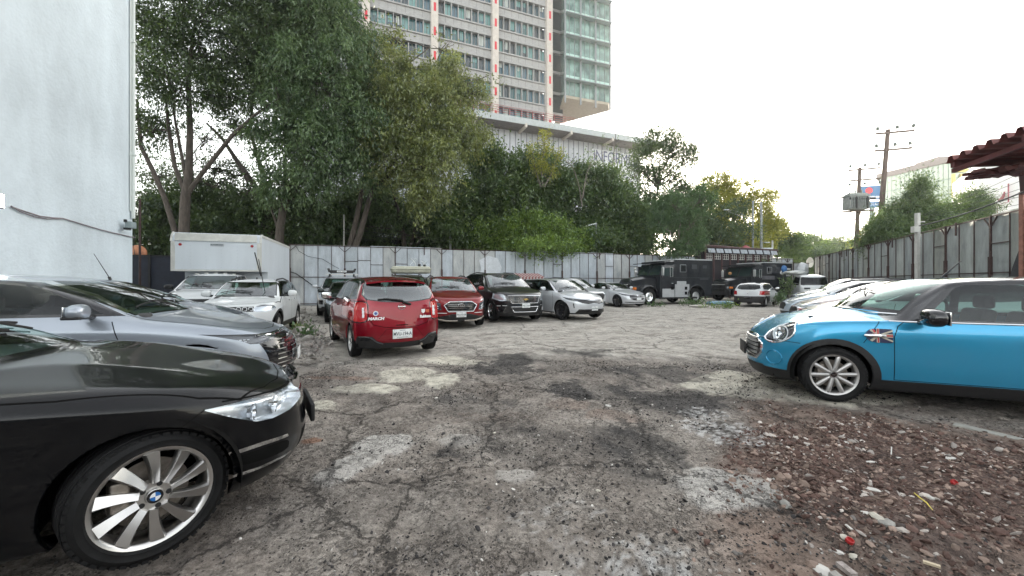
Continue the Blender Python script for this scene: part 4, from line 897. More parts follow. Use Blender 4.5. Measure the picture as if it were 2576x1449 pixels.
def leaves(rng, blobs, n, size, droop=.5, sub=44, shell=.45, aspect=.38, clump=.34, out=.5):
    """blobs: (x,y,z, rx,ry,rz, weight). returns quads as diamond leaves grouped in twig clumps"""
    ex = []
    for b in blobs:
        for _ in range(4):
            q = rng.normal(size=3); q[2] = abs(q[2]) * .8 + .1; q /= np.linalg.norm(q); k = rng.uniform(.28, .5); ex.append((b[0] + q[0] * b[3], b[1] + q[1] * b[4], b[2] + q[2] * b[5], b[3] * k, b[4] * k, b[5] * k, (b[6] if len(b) > 6 else 1) * .8))
    blobs = list(blobs) + ex
    B = np.array([b[:6] for b in blobs]); W = np.array([(b[6] if len(b) > 6 else 1.0) * (b[3] * b[4] * b[5]) ** .67 for b in blobs]); W /= W.sum()
    nc = max(1, n // sub); bi = rng.choice(len(B), nc, p=W)
    d = rng.normal(size=(nc, 3)); d /= np.linalg.norm(d, axis=1)[:, None]
    r = shell + (1 - shell) * rng.uniform(0, 1, nc) ** .6; r *= 1 + .22 * (rng.uniform(0, 1, nc) - .5)
    cc = B[bi, :3] + d * r[:, None] * B[bi, 3:6]
    ci = np.repeat(np.arange(nc), sub); N = len(ci)
    cs = clump * rng.uniform(.5, 1.6, nc)
    ax_ = d * .8 + rng.normal(size=(nc, 3)) * .6; ax_[:, 2] -= droop * .8; ax_ /= np.linalg.norm(ax_, axis=1)[:, None]
    p = cc[ci] + rng.normal(size=(N, 3)) * (cs * .42)[ci][:, None] + ax_[ci] * (rng.normal(size=N) * cs[ci] * 1.25)[:, None]
    tw = d[ci] * out + rng.normal(size=(N, 3)) * .65; tw[:, 2] -= droop; tw /= np.linalg.norm(tw, axis=1)[:, None]
    up = rng.normal(size=(N, 3)) * .55 + np.array([0, 0, 1.0]); sd = np.cross(tw, up); sd /= (np.linalg.norm(sd, axis=1)[:, None] + 1e-9)
    L = size * rng.uniform(.65, 1.35, N)[:, None]; wd = L * aspect
    V = np.stack([p, p + tw * L * .45 + sd * wd * .5, p + tw * L, p + tw * L * .45 - sd * wd * .5], 1)
    tint = np.clip(.5 + rng.normal(0, .22, nc)[ci] + rng.normal(0, .16, N), 0, 1)
    return V.reshape(-1, 3), np.arange(N * 4).reshape(-1, 4), np.repeat(tint, 4)
def crown(parent, rng, blobs, n, size, lm, **kw):
    V, Fq, t = leaves(rng, blobs, n, size, **kw)
    c = np.stack([t, t, t, np.ones_like(t)], -1)
    return npmesh('crown', V, Fq, LM[lm], parent, {'tint': c})
def limb(mb, a, b, r0, r1, rnd, wig=.06, n=6, sagz=0.0):
    a, b = Vector(a), Vector(b); L = (b - a).length; pts = []; rs = []
    for i in range(n + 1):
        t = i / n; p = a.lerp(b, t); k = math.sin(math.pi * t) * L * wig
        p += Vector((rnd.uniform(-1, 1), rnd.uniform(-1, 1), rnd.uniform(-.5, .5))) * k * .7 + Vector((0, 0, sagz * math.sin(math.pi * t) * L))
        pts.append(p); rs.append(r0 + (r1 - r0) * t)
    mb.tube(pts, rs, None, 7, True); return pts
def tree(label, base, blobs, n, size, lm, trunk_r=.2, fork=.35, group=None, bk=None, seed=1, forks=None, twigs=5, name='broadleaf_tree', cat='tree', **kw):
    """base world xy; blobs in world metres; forks: list of trunk paths [(pts, radii)]"""
    rnd = random.Random(seed); rng = np.random.default_rng(seed); b0 = Vector((base[0], base[1], 0))
    root = empty(name, b0, 0); tag(root, label, cat, group)
    bl = [(b[0] - b0.x, b[1] - b0.y, b[2], *b[3:]) for b in blobs]
    top = max(b[2] for b in bl); cz = min(b[2] - b[5] * .6 for b in bl); mb = MB()
    if forks:
        tips = []
        for pts, rs in forks:
            mb.tube([Vector(p) - b0 for p in pts], rs, None, 10); tips.append((Vector(pts[-1]) - b0, rs[-1])); tips.append((Vector(pts[len(pts) // 2]) - b0, rs[len(pts) // 2] * .7))
    else:
        cx = sum(b[0] for b in bl) / len(bl) * .35; cy = sum(b[1] for b in bl) / len(bl) * .35; fz = max(.6, cz + (top - cz) * fork * .5)
        limb(mb, (0, 0, -.1), (cx, cy, fz), trunk_r, trunk_r * .72, rnd, .04); limb(mb, (cx, cy, fz), (cx * 2, cy * 2, top * .93), trunk_r * .7, trunk_r * .18, rnd, .05)
        tips = [(Vector((cx, cy, fz)), trunk_r * .62), (Vector((cx * 1.5, cy * 1.5, (fz + top) / 2)), trunk_r * .45)]
    for b in bl:
        c = Vector(b[:3]); t0, r0 = min(tips, key=lambda q: (q[0] - c).length + (2 if q[0].z > c.z else 0))
        limb(mb, t0, c, min(r0, .16), .035, rnd, .08, sagz=.05)
        for k in range(twigs):
            dd = Vector((rnd.gauss(0, 1), rnd.gauss(0, 1), rnd.gauss(.25, .8))).normalized(); e = c + Vector((dd.x * b[3], dd.y * b[4], dd.z * b[5])) * .95
            limb(mb, c.lerp(t0, rnd.uniform(0, .4)), e, .035, .008, rnd, .12, 4)
    mb.build('trunk', bk or bark, root, fixn=False)
    crown(root, rng, bl, n, size, lm, **kw)
    return root
def P(px, py, Y, r, ry=None, rz=None, wgt=1.0): 
    """blob given by where its centre appears and radius in photo pixels"""
    c = at(px, py, Y); k = Y / FP; return (c.x, c.y, c.z, r * k, (ry or r) * k, (rz or r) * k, wgt)

TG = 'tall trees beyond the back fence'
# left forked tree behind the box truck
Y1 = 21.5
def tp(px, py, Y=Y1): return at(px, py, Y)
tree('big dark forked tree rising between the white building and the box truck, fine dense leaves', (tp(460, 600).x, Y1),
     [P(400, 60, 21, 120), P(520, 130, 22, 110, rz=80), P(440, 230, 20.5, 100, rz=60), P(620, 60, 22, 100), P(560, 250, 23, 80, rz=38), P(370, 330, 22, 60, rz=50), P(690, 130, 23, 100), P(380, 180, 20, 70), P(600, -90, 22, 150), P(420, -90, 22, 140), P(700, 240, 23.5, 70, rz=60), P(610, 330, 24, 60, rz=30, wgt=.6)],
     90000, .18, 'dark', seed=11, twigs=9, group=TG,
     forks=[([(tp(470, 620)[0], Y1, -.1), tp(462, 600), tp(466, 500), tp(475, 440), tp(478, 330), tp(474, 200), tp(490, 60)], [.30, .26, .24, .19, .15, .11, .06]),
            ([tp(470, 490), tp(505, 440), tp(545, 390), tp(585, 340), tp(640, 290), tp(700, 250)], [.13, .12, .11, .10, .08, .05]),
            ([tp(464, 480), tp(440, 420), tp(425, 330), tp(415, 220)], [.13, .11, .09, .05]),
            ([tp(449, 620), tp(440, 580), tp(415, 500), tp(385, 430), tp(355, 370), tp(345, 250)], [.16, .15, .13, .12, .10, .06]),
            ([tp(468, 450), tp(455, 380), tp(440, 300), tp(425, 200)], [.09, .08, .06, .04])], shell=.25, clump=.36)
# thin branchy tree seen against the sky right of it
tree('dark leaning tree with many crossing bare branches, left of the drooping grey-green tree', (tp(660, 640, 26).x, 26),
     [P(590, 200, 26, 90, rz=60), P(660, 330, 26, 50, rz=28, wgt=.6), P(540, 420, 26, 60, rz=30, wgt=.5), P(690, 60, 26, 120), P(760, -30, 26, 120), P(480, 500, 27, 70, rz=40), P(590, 520, 27, 70, rz=50), P(600, 440, 27, 60, rz=30, wgt=.5), P(390, 450, 27, 55, rz=50, wgt=.9), P(640, 500, 25, 45, rz=40, wgt=.8), P(530, 470, 27, 50, rz=30, wgt=.8), P(520, 340, 27, 50, rz=25, wgt=.4)],
     60000, .19, 'dark', seed=12, twigs=16, group=TG, shell=.2,
     forks=[([tp(690, 640, 26), tp(680, 560, 26), tp(650, 480, 26), tp(600, 410, 26), tp(560, 350, 26), tp(520, 310, 26)], [.24, .22, .18, .14, .10, .06]),
            ([tp(680, 560, 26), tp(660, 440, 26), tp(630, 330, 26), tp(640, 200, 26)], [.16, .13, .1, .05]), ([tp(690, 600, 26), tp(620, 520, 26), tp(540, 470, 26), tp(470, 440, 26)], [.12, .1, .07, .04])])
tree('dense tree with drooping grey-green leaves hanging in the centre left, tallest of the row', (tp(735, 640, 24).x, 24),
     [P(790, 60, 24, 120), P(850, 150, 24.5, 92), P(820, 230, 23, 110), P(740, 300, 22.5, 85), P(720, 400, 22.5, 75), P(800, 390, 22.5, 80), P(870, 330, 23, 90), P(760, 470, 23, 60, rz=45), P(900, 420, 24, 60), P(790, -70, 24, 115), P(700, 180, 24, 80), P(920, 250, 25, 66), P(690, 480, 23, 40)],
     100000, .24, 'blue', seed=13, twigs=7, group=TG, droop=.9, aspect=.30, sub=46,
     forks=[([tp(700, 640, 24), tp(705, 570, 24), tp(715, 510, 24), tp(750, 420, 24), tp(800, 200, 24)], [.27, .24, .2, .15, .07]), ([tp(712, 620, 24), tp(695, 560, 24), tp(680, 520, 24)], [.12, .09, .05])])
tree('large tree with light olive leaves and two leaning trunks, in front of the office tower', (tp(900, 640, 25.5).x, 25.5),
     [P(1000, 230, 26, 62), P(1060, 290, 25, 90, rz=70), P(1120, 210, 26, 60, rz=50), P(1000, 400, 24.5, 85, rz=75), P(1080, 430, 24, 85, rz=80), P(1150, 350, 25, 65, rz=50), P(930, 160, 26, 60, wgt=.6), P(1190, 240, 26, 45, rz=40, wgt=.6), P(1060, 510, 24, 40, rz=38), P(1200, 340, 26, 35, rz=30, wgt=.6), P(950, 300, 25, 80), P(1120, 130, 27, 34, rz=34, wgt=.15), P(985, 110, 27, 34, rz=40, wgt=.3)],
     80000, .20, 'olive', seed=14, twigs=12, group=TG, droop=.7, shell=.3, sub=40,
     forks=[([tp(880, 660, 25.5), tp(905, 590, 25.5), tp(935, 480, 25.5), tp(990, 430, 25.5), tp(1060, 380, 25.5)], [.22, .19, .15, .10, .06]), ([tp(870, 660, 25.5), tp(895, 560, 25.5), tp(915, 460, 25.5), tp(940, 300, 25.5), tp(1000, 180, 25.5), tp(1080, 120, 26)], [.2, .17, .14, .1, .06, .03]),
            ([tp(990, 300, 25.5), tp(1060, 250, 25.5), tp(1150, 220, 26), tp(1230, 190, 26)], [.09, .07, .05, .02])])
tree('dark tree with thin forked stems in the shade behind the tall lamp pole', (tp(1020, 640, 30).x, 30),
     [P(930, 500, 30, 70, rz=50), P(1010, 560, 31, 60, rz=35, wgt=.6), P(1100, 540, 31, 60, rz=50), P(840, 570, 29, 60, rz=45), P(1150, 590, 30, 60, rz=40)],
     34000, .24, 'mid', seed=15, twigs=8, group=TG,
     forks=[([tp(1018, 650, 30), tp(1015, 590, 30), tp(1000, 520, 30), tp(980, 460, 30)], [.2, .15, .1, .05]), ([tp(1025, 650, 30), tp(1045, 570, 30), tp(1050, 480, 30)], [.17, .12, .06]), ([tp(1030, 640, 30), tp(1060, 600, 30), tp(1090, 580, 30)], [.08, .06, .03])])
for i, (lb, b, bl, n, lm, sd_) in enumerate([
    ('layered dark green feathery tree below the olive one, left of the ribbed white hall', (1290, 640, 33), [P(1250, 430, 33, 65, rz=48), P(1340, 420, 34, 65, rz=42), P(1210, 500, 32, 70, rz=50), P(1290, 510, 33, 70, rz=45), P(1370, 500, 34, 55, rz=50), P(1160, 560, 31, 60, rz=50), P(1400, 460, 34, 40, rz=34), P(1300, 580, 34, 90, rz=60), P(1200, 420, 33, 30, rz=30)], 70000, 'mid', 21),
    ('rounded dark green feathery tree in the middle, in front of the advertising letters', (1500, 640, 36), [P(1490, 460, 36, 60, rz=42), P(1440, 530, 35, 60, rz=55), P(1540, 520, 36, 65, rz=60), P(1590, 570, 36, 50, rz=60), P(1500, 590, 35, 70, rz=50), P(1470, 620, 34, 90, rz=35), P(1560, 620, 36, 80, rz=40), P(1420, 470, 35, 40, rz=36)], 70000, 'mid', 22)]):
    tree(lb, (at(b[0], 640, b[2]).x, b[2]), bl, n, .27, lm, trunk_r=.22, seed=sd_, group=TG, droop=.35, aspect=.45, clump=.42)
# deep shade hedge mass low behind the fence
for i, (px, Y, wd, lb) in enumerate([(400, 25, 75, 'low dark bushes behind the dark gate, left of the box truck'), (570, 27, 110, 'dark leafy undergrowth directly above the box truck roof'), (730, 27, 90, 'dark undergrowth over the left end of the back fence'), (1650, 41, 90, 'dark leafy tree base behind the black trucks and feathery tree'), (1770, 41, 90, 'dark leafy cover behind the stall row, under the sunlit tree'), (480, 26, 60, 'dark undergrowth right behind the big forked trunk'), (1000, 33, 110, 'dark undergrowth behind the fence at the tall lamp pole'), (1180, 33, 90, 'dark undergrowth left of the round ficus tree'), (880, 31, 70, 'dark undergrowth below the two leaning trunks')]):
    tree(lb, (at(px, 640, Y).x, Y), [P(px - wd * .5, 545, Y, wd * .6, rz=55), P(px + wd * .45, 550, Y, wd * .6, rz=50), P(px, 610, Y, wd * 1.1, rz=60), P(px, 680, Y, wd * 1.15, rz=40), P(px + wd * .2, 520 if i != 4 else 590, Y, wd * .4, rz=30)], 32000, .24, 'dark', trunk_r=.12, seed=30 + i, cat='undergrowth', name='undergrowth_bush', twigs=3)
tree('bright round clipped ficus tree just behind the middle of the back fence', (at(1330, 640, 30.5).x, 30.5),
     [P(1240, 600, 30.5, 62, rz=44), P(1310, 580, 30.5, 60, rz=45), P(1380, 590, 30.5, 60, rz=48), P(1440, 610, 30.5, 48, rz=40), P(1210, 625, 30, 38, rz=22), P(1340, 630, 30, 100, rz=30)],
     44000, .17, 'lime', seed=41, trunk_r=.2, droop=-.2, aspect=.5, shell=.6, clump=.22, sub=18)
tree('tall airy dark tree against the white sky, right of the ribbed hall', (at(1625, 640, 40).x, 40),
     [P(1630, 370, 40, 38, rz=40), P(1690, 375, 40, 42, rz=32), P(1735, 395, 40, 30, rz=26), P(1650, 440, 40, 42, rz=40), P(1700, 450, 40, 34, rz=30, wgt=.7), P(1625, 520, 40, 40, rz=50), P(1670, 560, 40, 40, rz=40, wgt=.7), P(1600, 420, 40, 20, rz=30, wgt=.5), P(1700, 520, 40, 50, rz=50), P(1750, 580, 40, 50, rz=50)],
     34000, .25, 'dark', seed=42, trunk_r=.25, twigs=12, shell=.12, clump=.5, sub=26, group=TG)
tree('small feathery tree in front of the fence end with hanging fern-like leaves', (at(1702, 640, 30.5).x, 30.5),
     [P(1700, 520, 30.5, 44, rz=34), P(1660, 560, 30.5, 22, rz=22), P(1742, 560, 30.5, 30, rz=34), P(1735, 615, 30.2, 32, rz=22), P(1692, 625, 30.2, 26, rz=18), P(1770, 500, 31, 30, rz=30)],
     24000, .21, 'feather', seed=43, trunk_r=.09, droop=.6, clump=.22, aspect=.2, twigs=8, bk=bark2, out=1.2, name='feathery_tree')
tree('sunlit yellow-green tree against the sky, behind the arched street lamp', (at(1850, 640, 46).x, 46),
     [P(1800, 470, 46, 40, rz=36), P(1850, 490, 46, 46, rz=42), P(1910, 510, 46, 36, rz=36), P(1930, 560, 46, 26, rz=36), P(1830, 560, 46, 60, rz=50), P(1890, 600, 46, 60, rz=40), P(1780, 540, 45, 40, rz=50), P(1760, 600, 44, 60, rz=50), P(1840, 620, 46, 80, rz=40)],
     85000, .25, 'yellow', seed=44, trunk_r=.3, clump=.4, group=TG)
tree('dark green tree sloping down to the right of the sunlit tree', (at(1960, 640, 50).x, 50), [P(1950, 590, 50, 40, rz=40), P(1990, 625, 50, 40, rz=30), P(1900, 620, 49, 50, rz=30)], 22000, .30, 'mid', seed=45, clump=.4, group=TG)
for i, (px, py, Y, r, lm) in enumerate([(2030, 612, 75, 44, 'lime'), (2095, 620, 80, 50, 'lime'), (2150, 630, 85, 40, 'mid'), (2010, 640, 60, 44, 'mid'), (2085, 650, 62, 50, 'mid')]):
    tree(['rounded sunlit tree at the far end of the street, left of the two', 'rounded sunlit tree at the far end of the street, under the lone mast', 'far hazy tree beneath the transformer pole', 'grey-green far tree just above the patchwork fence, left of the white dish', 'grey-green far tree just above the patchwork fence, right of the white dish'][i],
         (at(px, 640, Y).x, Y), [P(px - r * .5, py + 4, Y, r * .6, rz=r * .5), P(px + r * .5, py + 6, Y, r * .6, rz=r * .45), P(px, py - 4, Y, r * .6, rz=r * .5), P(px, py + 30, Y, r, rz=r * .7)], 13000, .36, lm, seed=60 + i, clump=.55, trunk_r=.3, group='far street trees', twigs=2)
tree('conical evergreen behind the right fence, in front of the glass office', (at(2310, 640, 24).x, 24),
     [P(2312, 480, 24, 22, rz=34), P(2300, 535, 24, 48, rz=36), P(2250, 580, 23.5, 52, rz=34), P(2330, 570, 24, 52, rz=40), P(2210, 610, 24, 40, rz=26), P(2280, 620, 23, 60, rz=30)],
     60000, .19, 'mid', seed=51, trunk_r=.18, droop=.5, clump=.28, out=1.2, aspect=.22, name='evergreen_tree')
tree('second evergreen behind the right fence, right of the short cable post', (at(2400, 600, 26).x, 26),
     [P(2395, 550, 26, 50, rz=40), P(2440, 520, 27, 32, rz=36), P(2380, 590, 26, 60, rz=40), P(2440, 570, 27, 40, rz=50)], 44000, .20, 'mid', seed=52, trunk_r=.18, droop=.4, clump=.3, out=1.1, aspect=.25, name='evergreen_tree')
tree('yellowish sunlit bush between the power poles', (at(2200, 640, 34).x, 34), [P(2198, 600, 34, 26, rz=34), P(2180, 625, 34, 26, rz=22)], 5000, .2, 'yellow', seed=53, trunk_r=.08)
# slender saplings
def sapling(label, base, tops, n, lm, seed, size=.2, r=.05):
    rnd = random.Random(seed); rng = np.random.default_rng(seed); b0 = at(base[0], base[1], base[2]); b0.z = 0
    root = empty('slender_tree', b0); tag(root, label, 'tree'); mb = MB(); bl = []
    for pts in tops:
        P_ = [at(x, y, base[2]) - b0 for x, y in pts]; mb.tube(P_, [r * (1 - .8 * i / (len(P_) - 1)) for i in range(len(P_))], None, 6)
        for i, p in enumerate(P_[1:], 1): bl.append((p.x, p.y, p.z, .55, .55, .75, 1))
        for i in range(len(P_) - 1):
            for k in range(3): a = P_[i].lerp(P_[i + 1], rnd.random()); limb(mb, a, a + Vector((rnd.uniform(-.9, .9), rnd.uniform(-.6, .6), rnd.uniform(.2, .9))), r * .35, .008, rnd, .1, 3)
    mb.build('trunk', bark2, root, fixn=False); crown(root, rng, bl, n, size, lm, shell=.1, clump=.15, sub=6)
sapling('tall thin almost bare tree sticking up against the white sky, right of the office tower', (1540, 640, 37), [[(1535, 520), (1538, 440), (1545, 380), (1550, 330), (1560, 290), (1568, 262)], [(1535, 500), (1520, 430), (1512, 360)], [(1560, 520), (1585, 470), (1600, 440)], [(1530, 500), (1480, 450), (1430, 400)]], 420, 'mid', 71, .2, .07)
sapling('slender pale yellow-green tree in front of the white ribbed hall', (1370, 640, 31), [[(1365, 470), (1362, 420), (1368, 380), (1372, 345)], [(1370, 470), (1390, 430), (1402, 390)], [(1360, 470), (1345, 420), (1340, 380)]], 2600, 'yellow', 72, .17, .06)
sapling('bare twiggy tree in front of the white ribbed hall, left of the letters', (1460, 640, 32), [[(1465, 520), (1455, 460), (1440, 420), (1420, 400)], [(1465, 500), (1475, 440), (1490, 400), (1500, 390)]], 160, 'mid', 73, .12, .05)
# ---------------------------------------------------------------- vehicles: shell generator
def inside(x, y, poly):
    c = False; n = len(poly); j = n - 1
    for i in range(n):
        xi, yi = poly[i]; xj, yj = poly[j]
        if (yi > y) != (yj > y) and x < (xj - xi) * (y - yi) / (yj - yi) + xi: c = not c
        j = i
    return c
def smoothpoly(pts, it=2):
    """corner-cutting of a closed polygon"""
    for _ in range(it):
        q = []; n = len(pts)
        for i in range(n):
            a, b = pts[i], pts[(i + 1) % n]
            q += [(a[0] * .78 + b[0] * .22, a[1] * .78 + b[1] * .22), (a[0] * .22 + b[0] * .78, a[1] * .22 + b[1] * .78)]
        pts = q
    return pts
def circle(cx, cy, r, n=36, ry=None): return [(cx + r * math.cos(2 * math.pi * i / n), cy + (ry or r) * math.sin(2 * math.pi * i / n)) for i in range(n)]

class Shell:
    """car body surface: s = distance behind the front bumper, y = left, z = up; final x = fo - s"""
    def __init__(S, P):
        S.P = P; g = P.get; L, W = P['L'], P['W']; w = W / 2; fo = P['fo']
        ip = lambda x, tab: float(np.interp(x, [t[0] for t in tab], [t[1] for t in tab]))
        n = g('nose', 1.0); nr = g('tail', 1.0)
        fs = [0, .015, .06, .16, .33]; fy = g('fy', [0, .30, .58, .82, .965])
        rs = [0, .012, .05, .13, .28]; ry = g('ry', [0, .32, .62, .85, .97])
        st = P['st']                                   # stations behind the front corner: list of (s, kind) kind h hood, c cabin
        rows = P['rows']                               # (z or ('b',d), inset, front dx, rear dx)
        wp = g('wp', [(0, .95), (.9, 1.0), (L - 1.0, 1.0), (L, .95)])
        belt, top = P['belt'], P['top']
        V = []; idx = {}
        def add(key, s, y, z): idx[key] = len(V); V.append((fo - s, y, z)); return idx[key]
        NC = len(st); K = NC + 1
        def rowpt(r, s, yy, frontw, rearw):
            z_, ins, fd, rd = rows[r]
            s2 = s + fd * frontw - rd * rearw
            z = (ip(s, belt) + z_[1]) if isinstance(z_, tuple) else z_
            return s2, max(0, yy - ins) if yy > .02 else 0, z
        NR = len(rows)
        # loops
        loop = []                                      # (s, y, fw, rw)
        for i in range(5): loop.append((fs[i] * n, fy[i] * w * ip(0.0, wp) , 1 - .12 * i, 0))
        for k, (s, kd) in enumerate(st): loop.append((s, w * ip(s, wp), max(0, .35 - .2 * k), max(0, .35 - .2 * (NC - 1 - k))))
        for i in range(4, -1, -1): loop.append((L - rs[i] * nr, ry[i] * w * ip(L, wp), 0, 1 - .12 * i))
        NL = len(loop)
        for r in range(NR):
            for c, (s, y, fw, rw) in enumerate(loop):
                a, b_, c_ = rowpt(r, s, y, fw, rw); add(('r', r, c), a, b_, c_)
        # top grid
        yf = g('hy', [1.0, .86, .62, .32, 0]); rd = g('rdrop', .07); tum = g('tumble', .42); cr = g('crown', .035)
        sw = g('sweep', .16); top_r = NR - 1
        for k in range(K + 1):
            for j in range(5):
                if k == 0: idx[('t', k, j)] = idx[('r', top_r, 4 - j)]; continue
                if k == K: idx[('t', k, j)] = idx[('r', top_r, NL - 5 + j)]; continue
                c = 4 + k
                if j == 0: idx[('t', k, 0)] = idx[('r', top_r, c)]; continue
                s, kd = st[k - 1]; e = V[idx[('r', top_r, c)]]; ye, ze = e[1], e[2]; zc = ip(s, top)
                if kd == 'h':
                    y = ye * yf[j]; q = y / ye
                    z = ze + (zc - ze) * (1 - q ** 2.2) + g('hcrease', 0) * (1 if j == 2 else .2 if j == 3 else 0)
                    add(('t', k, j), s - g('hsweep', .04) * (1 - q * q) * (1 if s > .8 else .3), y, z)
                else:
                    zr = max(ze + .012, zc - rd) if kd != 'w' else ze + .02
                    hgt = zr - ze; yr = ye - .025 - tum * hgt
                    if kd == 'w': yr = ye * .93
                    swk = sw if kd in 'wfm' else -.07 if kd in 'r' else .02
                    if j == 1: add(('t', k, j), s, (ye + yr) / 2 + .012 * min(1, hgt / .2), ze + hgt * .52)
                    elif j == 2: add(('t', k, j), s, yr, zr)
                    elif j == 3: add(('t', k, j), s - swk * .8, yr * .56, zr + (zc - zr) * .72)
                    else: add(('t', k, j), s - swk, 0, zc)
        Fc = []
        for r in range(NR - 1):
            for c in range(NL - 1): Fc.append(((idx[('r', r, c)], idx[('r', r, c + 1)], idx[('r', r + 1, c + 1)], idx[('r', r + 1, c)]), 0))
        for k in range(K):
            for j in range(4): Fc.append(((idx[('t', k, j)], idx[('t', k + 1, j)], idx[('t', k + 1, j + 1)], idx[('t', k, j + 1)]), 1 if j < 2 else 2))
        bm = bmesh.new(); vs_ = [bm.verts.new(v) for v in V]; cl = bm.edges.layers.float.new('crease_edge')
        for f, mi_ in Fc:
            q = []; [q.append(i) for i in f if i not in q]
            try: nf = bm.faces.new([vs_[i] for i in q]); nf.material_index = mi_
            except ValueError: pass
        def crease(a, b_, v):
            e = bm.edges.get((vs_[idx[a]], vs_[idx[b_]]))
            if e: e[cl] = v
        for k in range(1, K):
            kd = st[k - 1][1]; kn = st[k][1] if k < NC else 'h'
            if kd != 'h' and kn != 'h': crease(('t', k, 2), ('t', k + 1, 2), g('ckrail', .45)); crease(('t', k, 0), ('t', k + 1, 0), g('ckbelt', .35))
            if kd == 'w' or kd == 'e':
                for j in (0, 1, 2, 3): crease(('t', k, j), ('t', k, j + 1), .6 if j > 1 else .1)
            if kd == 'h' and g('hcrease', 0): crease(('t', k, 2), ('t', k + 1, 2), .75)
        for (r, a, b_, v) in g('creases', []):
            for c in range(NL - 1):
                if a <= c < (b_ if b_ > 0 else NL + b_): crease(('r', r, c), ('r', r, c + 1), v)
        for c in range(NL - 1): crease(('r', 1, c), ('r', 1, c + 1), .5)
        geom = bm.verts[:] + bm.edges[:] + bm.faces[:]
        d = bmesh.ops.duplicate(bm, geom=geom); nv = [x for x in d['geom'] if isinstance(x, bmesh.types.BMVert)]
        for v in nv: v.co.y = -v.co.y
        bmesh.ops.reverse_faces(bm, faces=[x for x in d['geom'] if isinstance(x, bmesh.types.BMFace)])
        bmesh.ops.remove_doubles(bm, verts=bm.verts[:], dist=1e-5)
        if g('hook'): g('hook')(bm)
        me = bpy.data.meshes.new('tmp'); bm.to_mesh(me); bm.free()
        for i in range(3): me.materials.append(None)
        o = bpy.data.objects.new('tmp', me); COL.objects.link(o); md = o.modifiers.new('s', 'SUBSURF'); md.levels = md.render_levels = g('lod', 2)
        dg = bpy.context.evaluated_depsgraph_get(); m2 = bpy.data.meshes.new_from_object(o.evaluated_get(dg)); bpy.data.objects.remove(o); bpy.data.meshes.remove(me)
        S.bm = bmesh.new(); S.bm.from_mesh(m2); bpy.data.meshes.remove(m2)
        bmesh.ops.recalc_face_normals(S.bm, faces=S.bm.faces[:])
        # make sure normals point outwards
        f = max(S.bm.faces, key=lambda f: f.calc_center_median().z)
        if f.normal.z < 0: bmesh.ops.reverse_faces(S.bm, faces=S.bm.faces[:])
        S.pl = S.bm.faces.layers.int.new('part'); S.zl = S.bm.faces.layers.int.new('zone')
        for f in S.bm.faces: f[S.zl] = f.material_index; f[S.pl] = 0
        S.parts = {0: ('body', P['paint'], {})}; S.fo = fo; S.bvh = BVHTree.FromBMesh(S.bm); S.L = L; S.W = W
    def pid(S, name, m, **kw):
        k = len(S.parts); S.parts[k] = (name, m, kw); return k
    def proj(S, ax, co):
        s = S.fo - co.x
        return (s, co.z) if ax == 'y' else (co.y, co.z) if ax == 'x' else (s, co.y)
    def cut(S, ax, poly, test, pid, allowed=None, zone=None, only=None):
        """cut polygon seen along axis into the shell and give the faces inside to part pid (None: delete)"""
        bm = S.bm; us = [p[0] for p in poly]; vs_ = [p[1] for p in poly]; b0, b1, b2, b3 = min(us), max(us), min(vs_), max(vs_)
        cand = set()
        for f in bm.faces:
            if allowed is not None and f[S.pl] not in allowed: continue
            if zone is not None and f[S.zl] not in zone: continue
            if not test(f): continue
            pr = [S.proj(ax, v.co) for v in f.verts]
            if max(p[0] for p in pr) < b0 or min(p[0] for p in pr) > b1 or max(p[1] for p in pr) < b2 or min(p[1] for p in pr) > b3: continue
            cand.add(f)
        n = len(poly)
        for i in range(n):
            a, b = poly[i], poly[(i + 1) % n]
            if math.hypot(b[0] - a[0], b[1] - a[1]) < 1e-6: continue
            du, dv = b[0] - a[0], b[1] - a[1]; lo = (min(a[0], b[0]) - .002, min(a[1], b[1]) - .002); hi = (max(a[0], b[0]) + .002, max(a[1], b[1]) + .002)
            sub = []
            for f in cand:
                pr = [S.proj(ax, v.co) for v in f.verts]
                if max(p[0] for p in pr) < lo[0] or min(p[0] for p in pr) > hi[0] or max(p[1] for p in pr) < lo[1] or min(p[1] for p in pr) > hi[1]: continue
                dd = [(p[0] - a[0]) * dv - (p[1] - a[1]) * du for p in pr]
                if min(dd) < -1e-7 and max(dd) > 1e-7: sub.append(f)
            if not sub: continue
            if ax == 'y': co = Vector((S.fo - a[0], 0, a[1])); no = Vector((dv * -1, 0, -du))
            elif ax == 'x': co = Vector((0, a[0], a[1])); no = Vector((0, dv, -du))
            else: co = Vector((S.fo - a[0], a[1], 0)); no = Vector((-dv, -du, 0))
            ge = set(sub)
            for f in sub: ge.update(f.edges); ge.update(f.verts)
            r = bmesh.ops.bisect_plane(bm, geom=list(ge), plane_co=co, plane_no=no.normalized(), dist=1e-6)
            cand.update(x for x in r['geom'] if isinstance(x, bmesh.types.BMFace))
            cand = {f for f in cand if f.is_valid}
        hit = []
        for f in cand:
            c = f.calc_center_median(); u, v = S.proj(ax, c)
            if inside(u, v, poly) and (only is None or f[S.pl] in only): hit.append(f)
        if pid is None: bmesh.ops.delete(bm, geom=hit, context='FACES')
        else:
            for f in hit: f[S.pl] = pid
        return len(hit)
    def side(S, sg, lo=.25): return lambda f: f.normal.y * sg > lo and f.calc_center_median().y * sg > .1
    def front(S, smax=1.2): return lambda f: (S.fo - f.calc_center_median().x) < smax and f.normal.x > -.2
    def rear(S, smin): return lambda f: (S.fo - f.calc_center_median().x) > smin and f.normal.x < .35
    def up(S, lo=.2): return lambda f: f.normal.z > lo
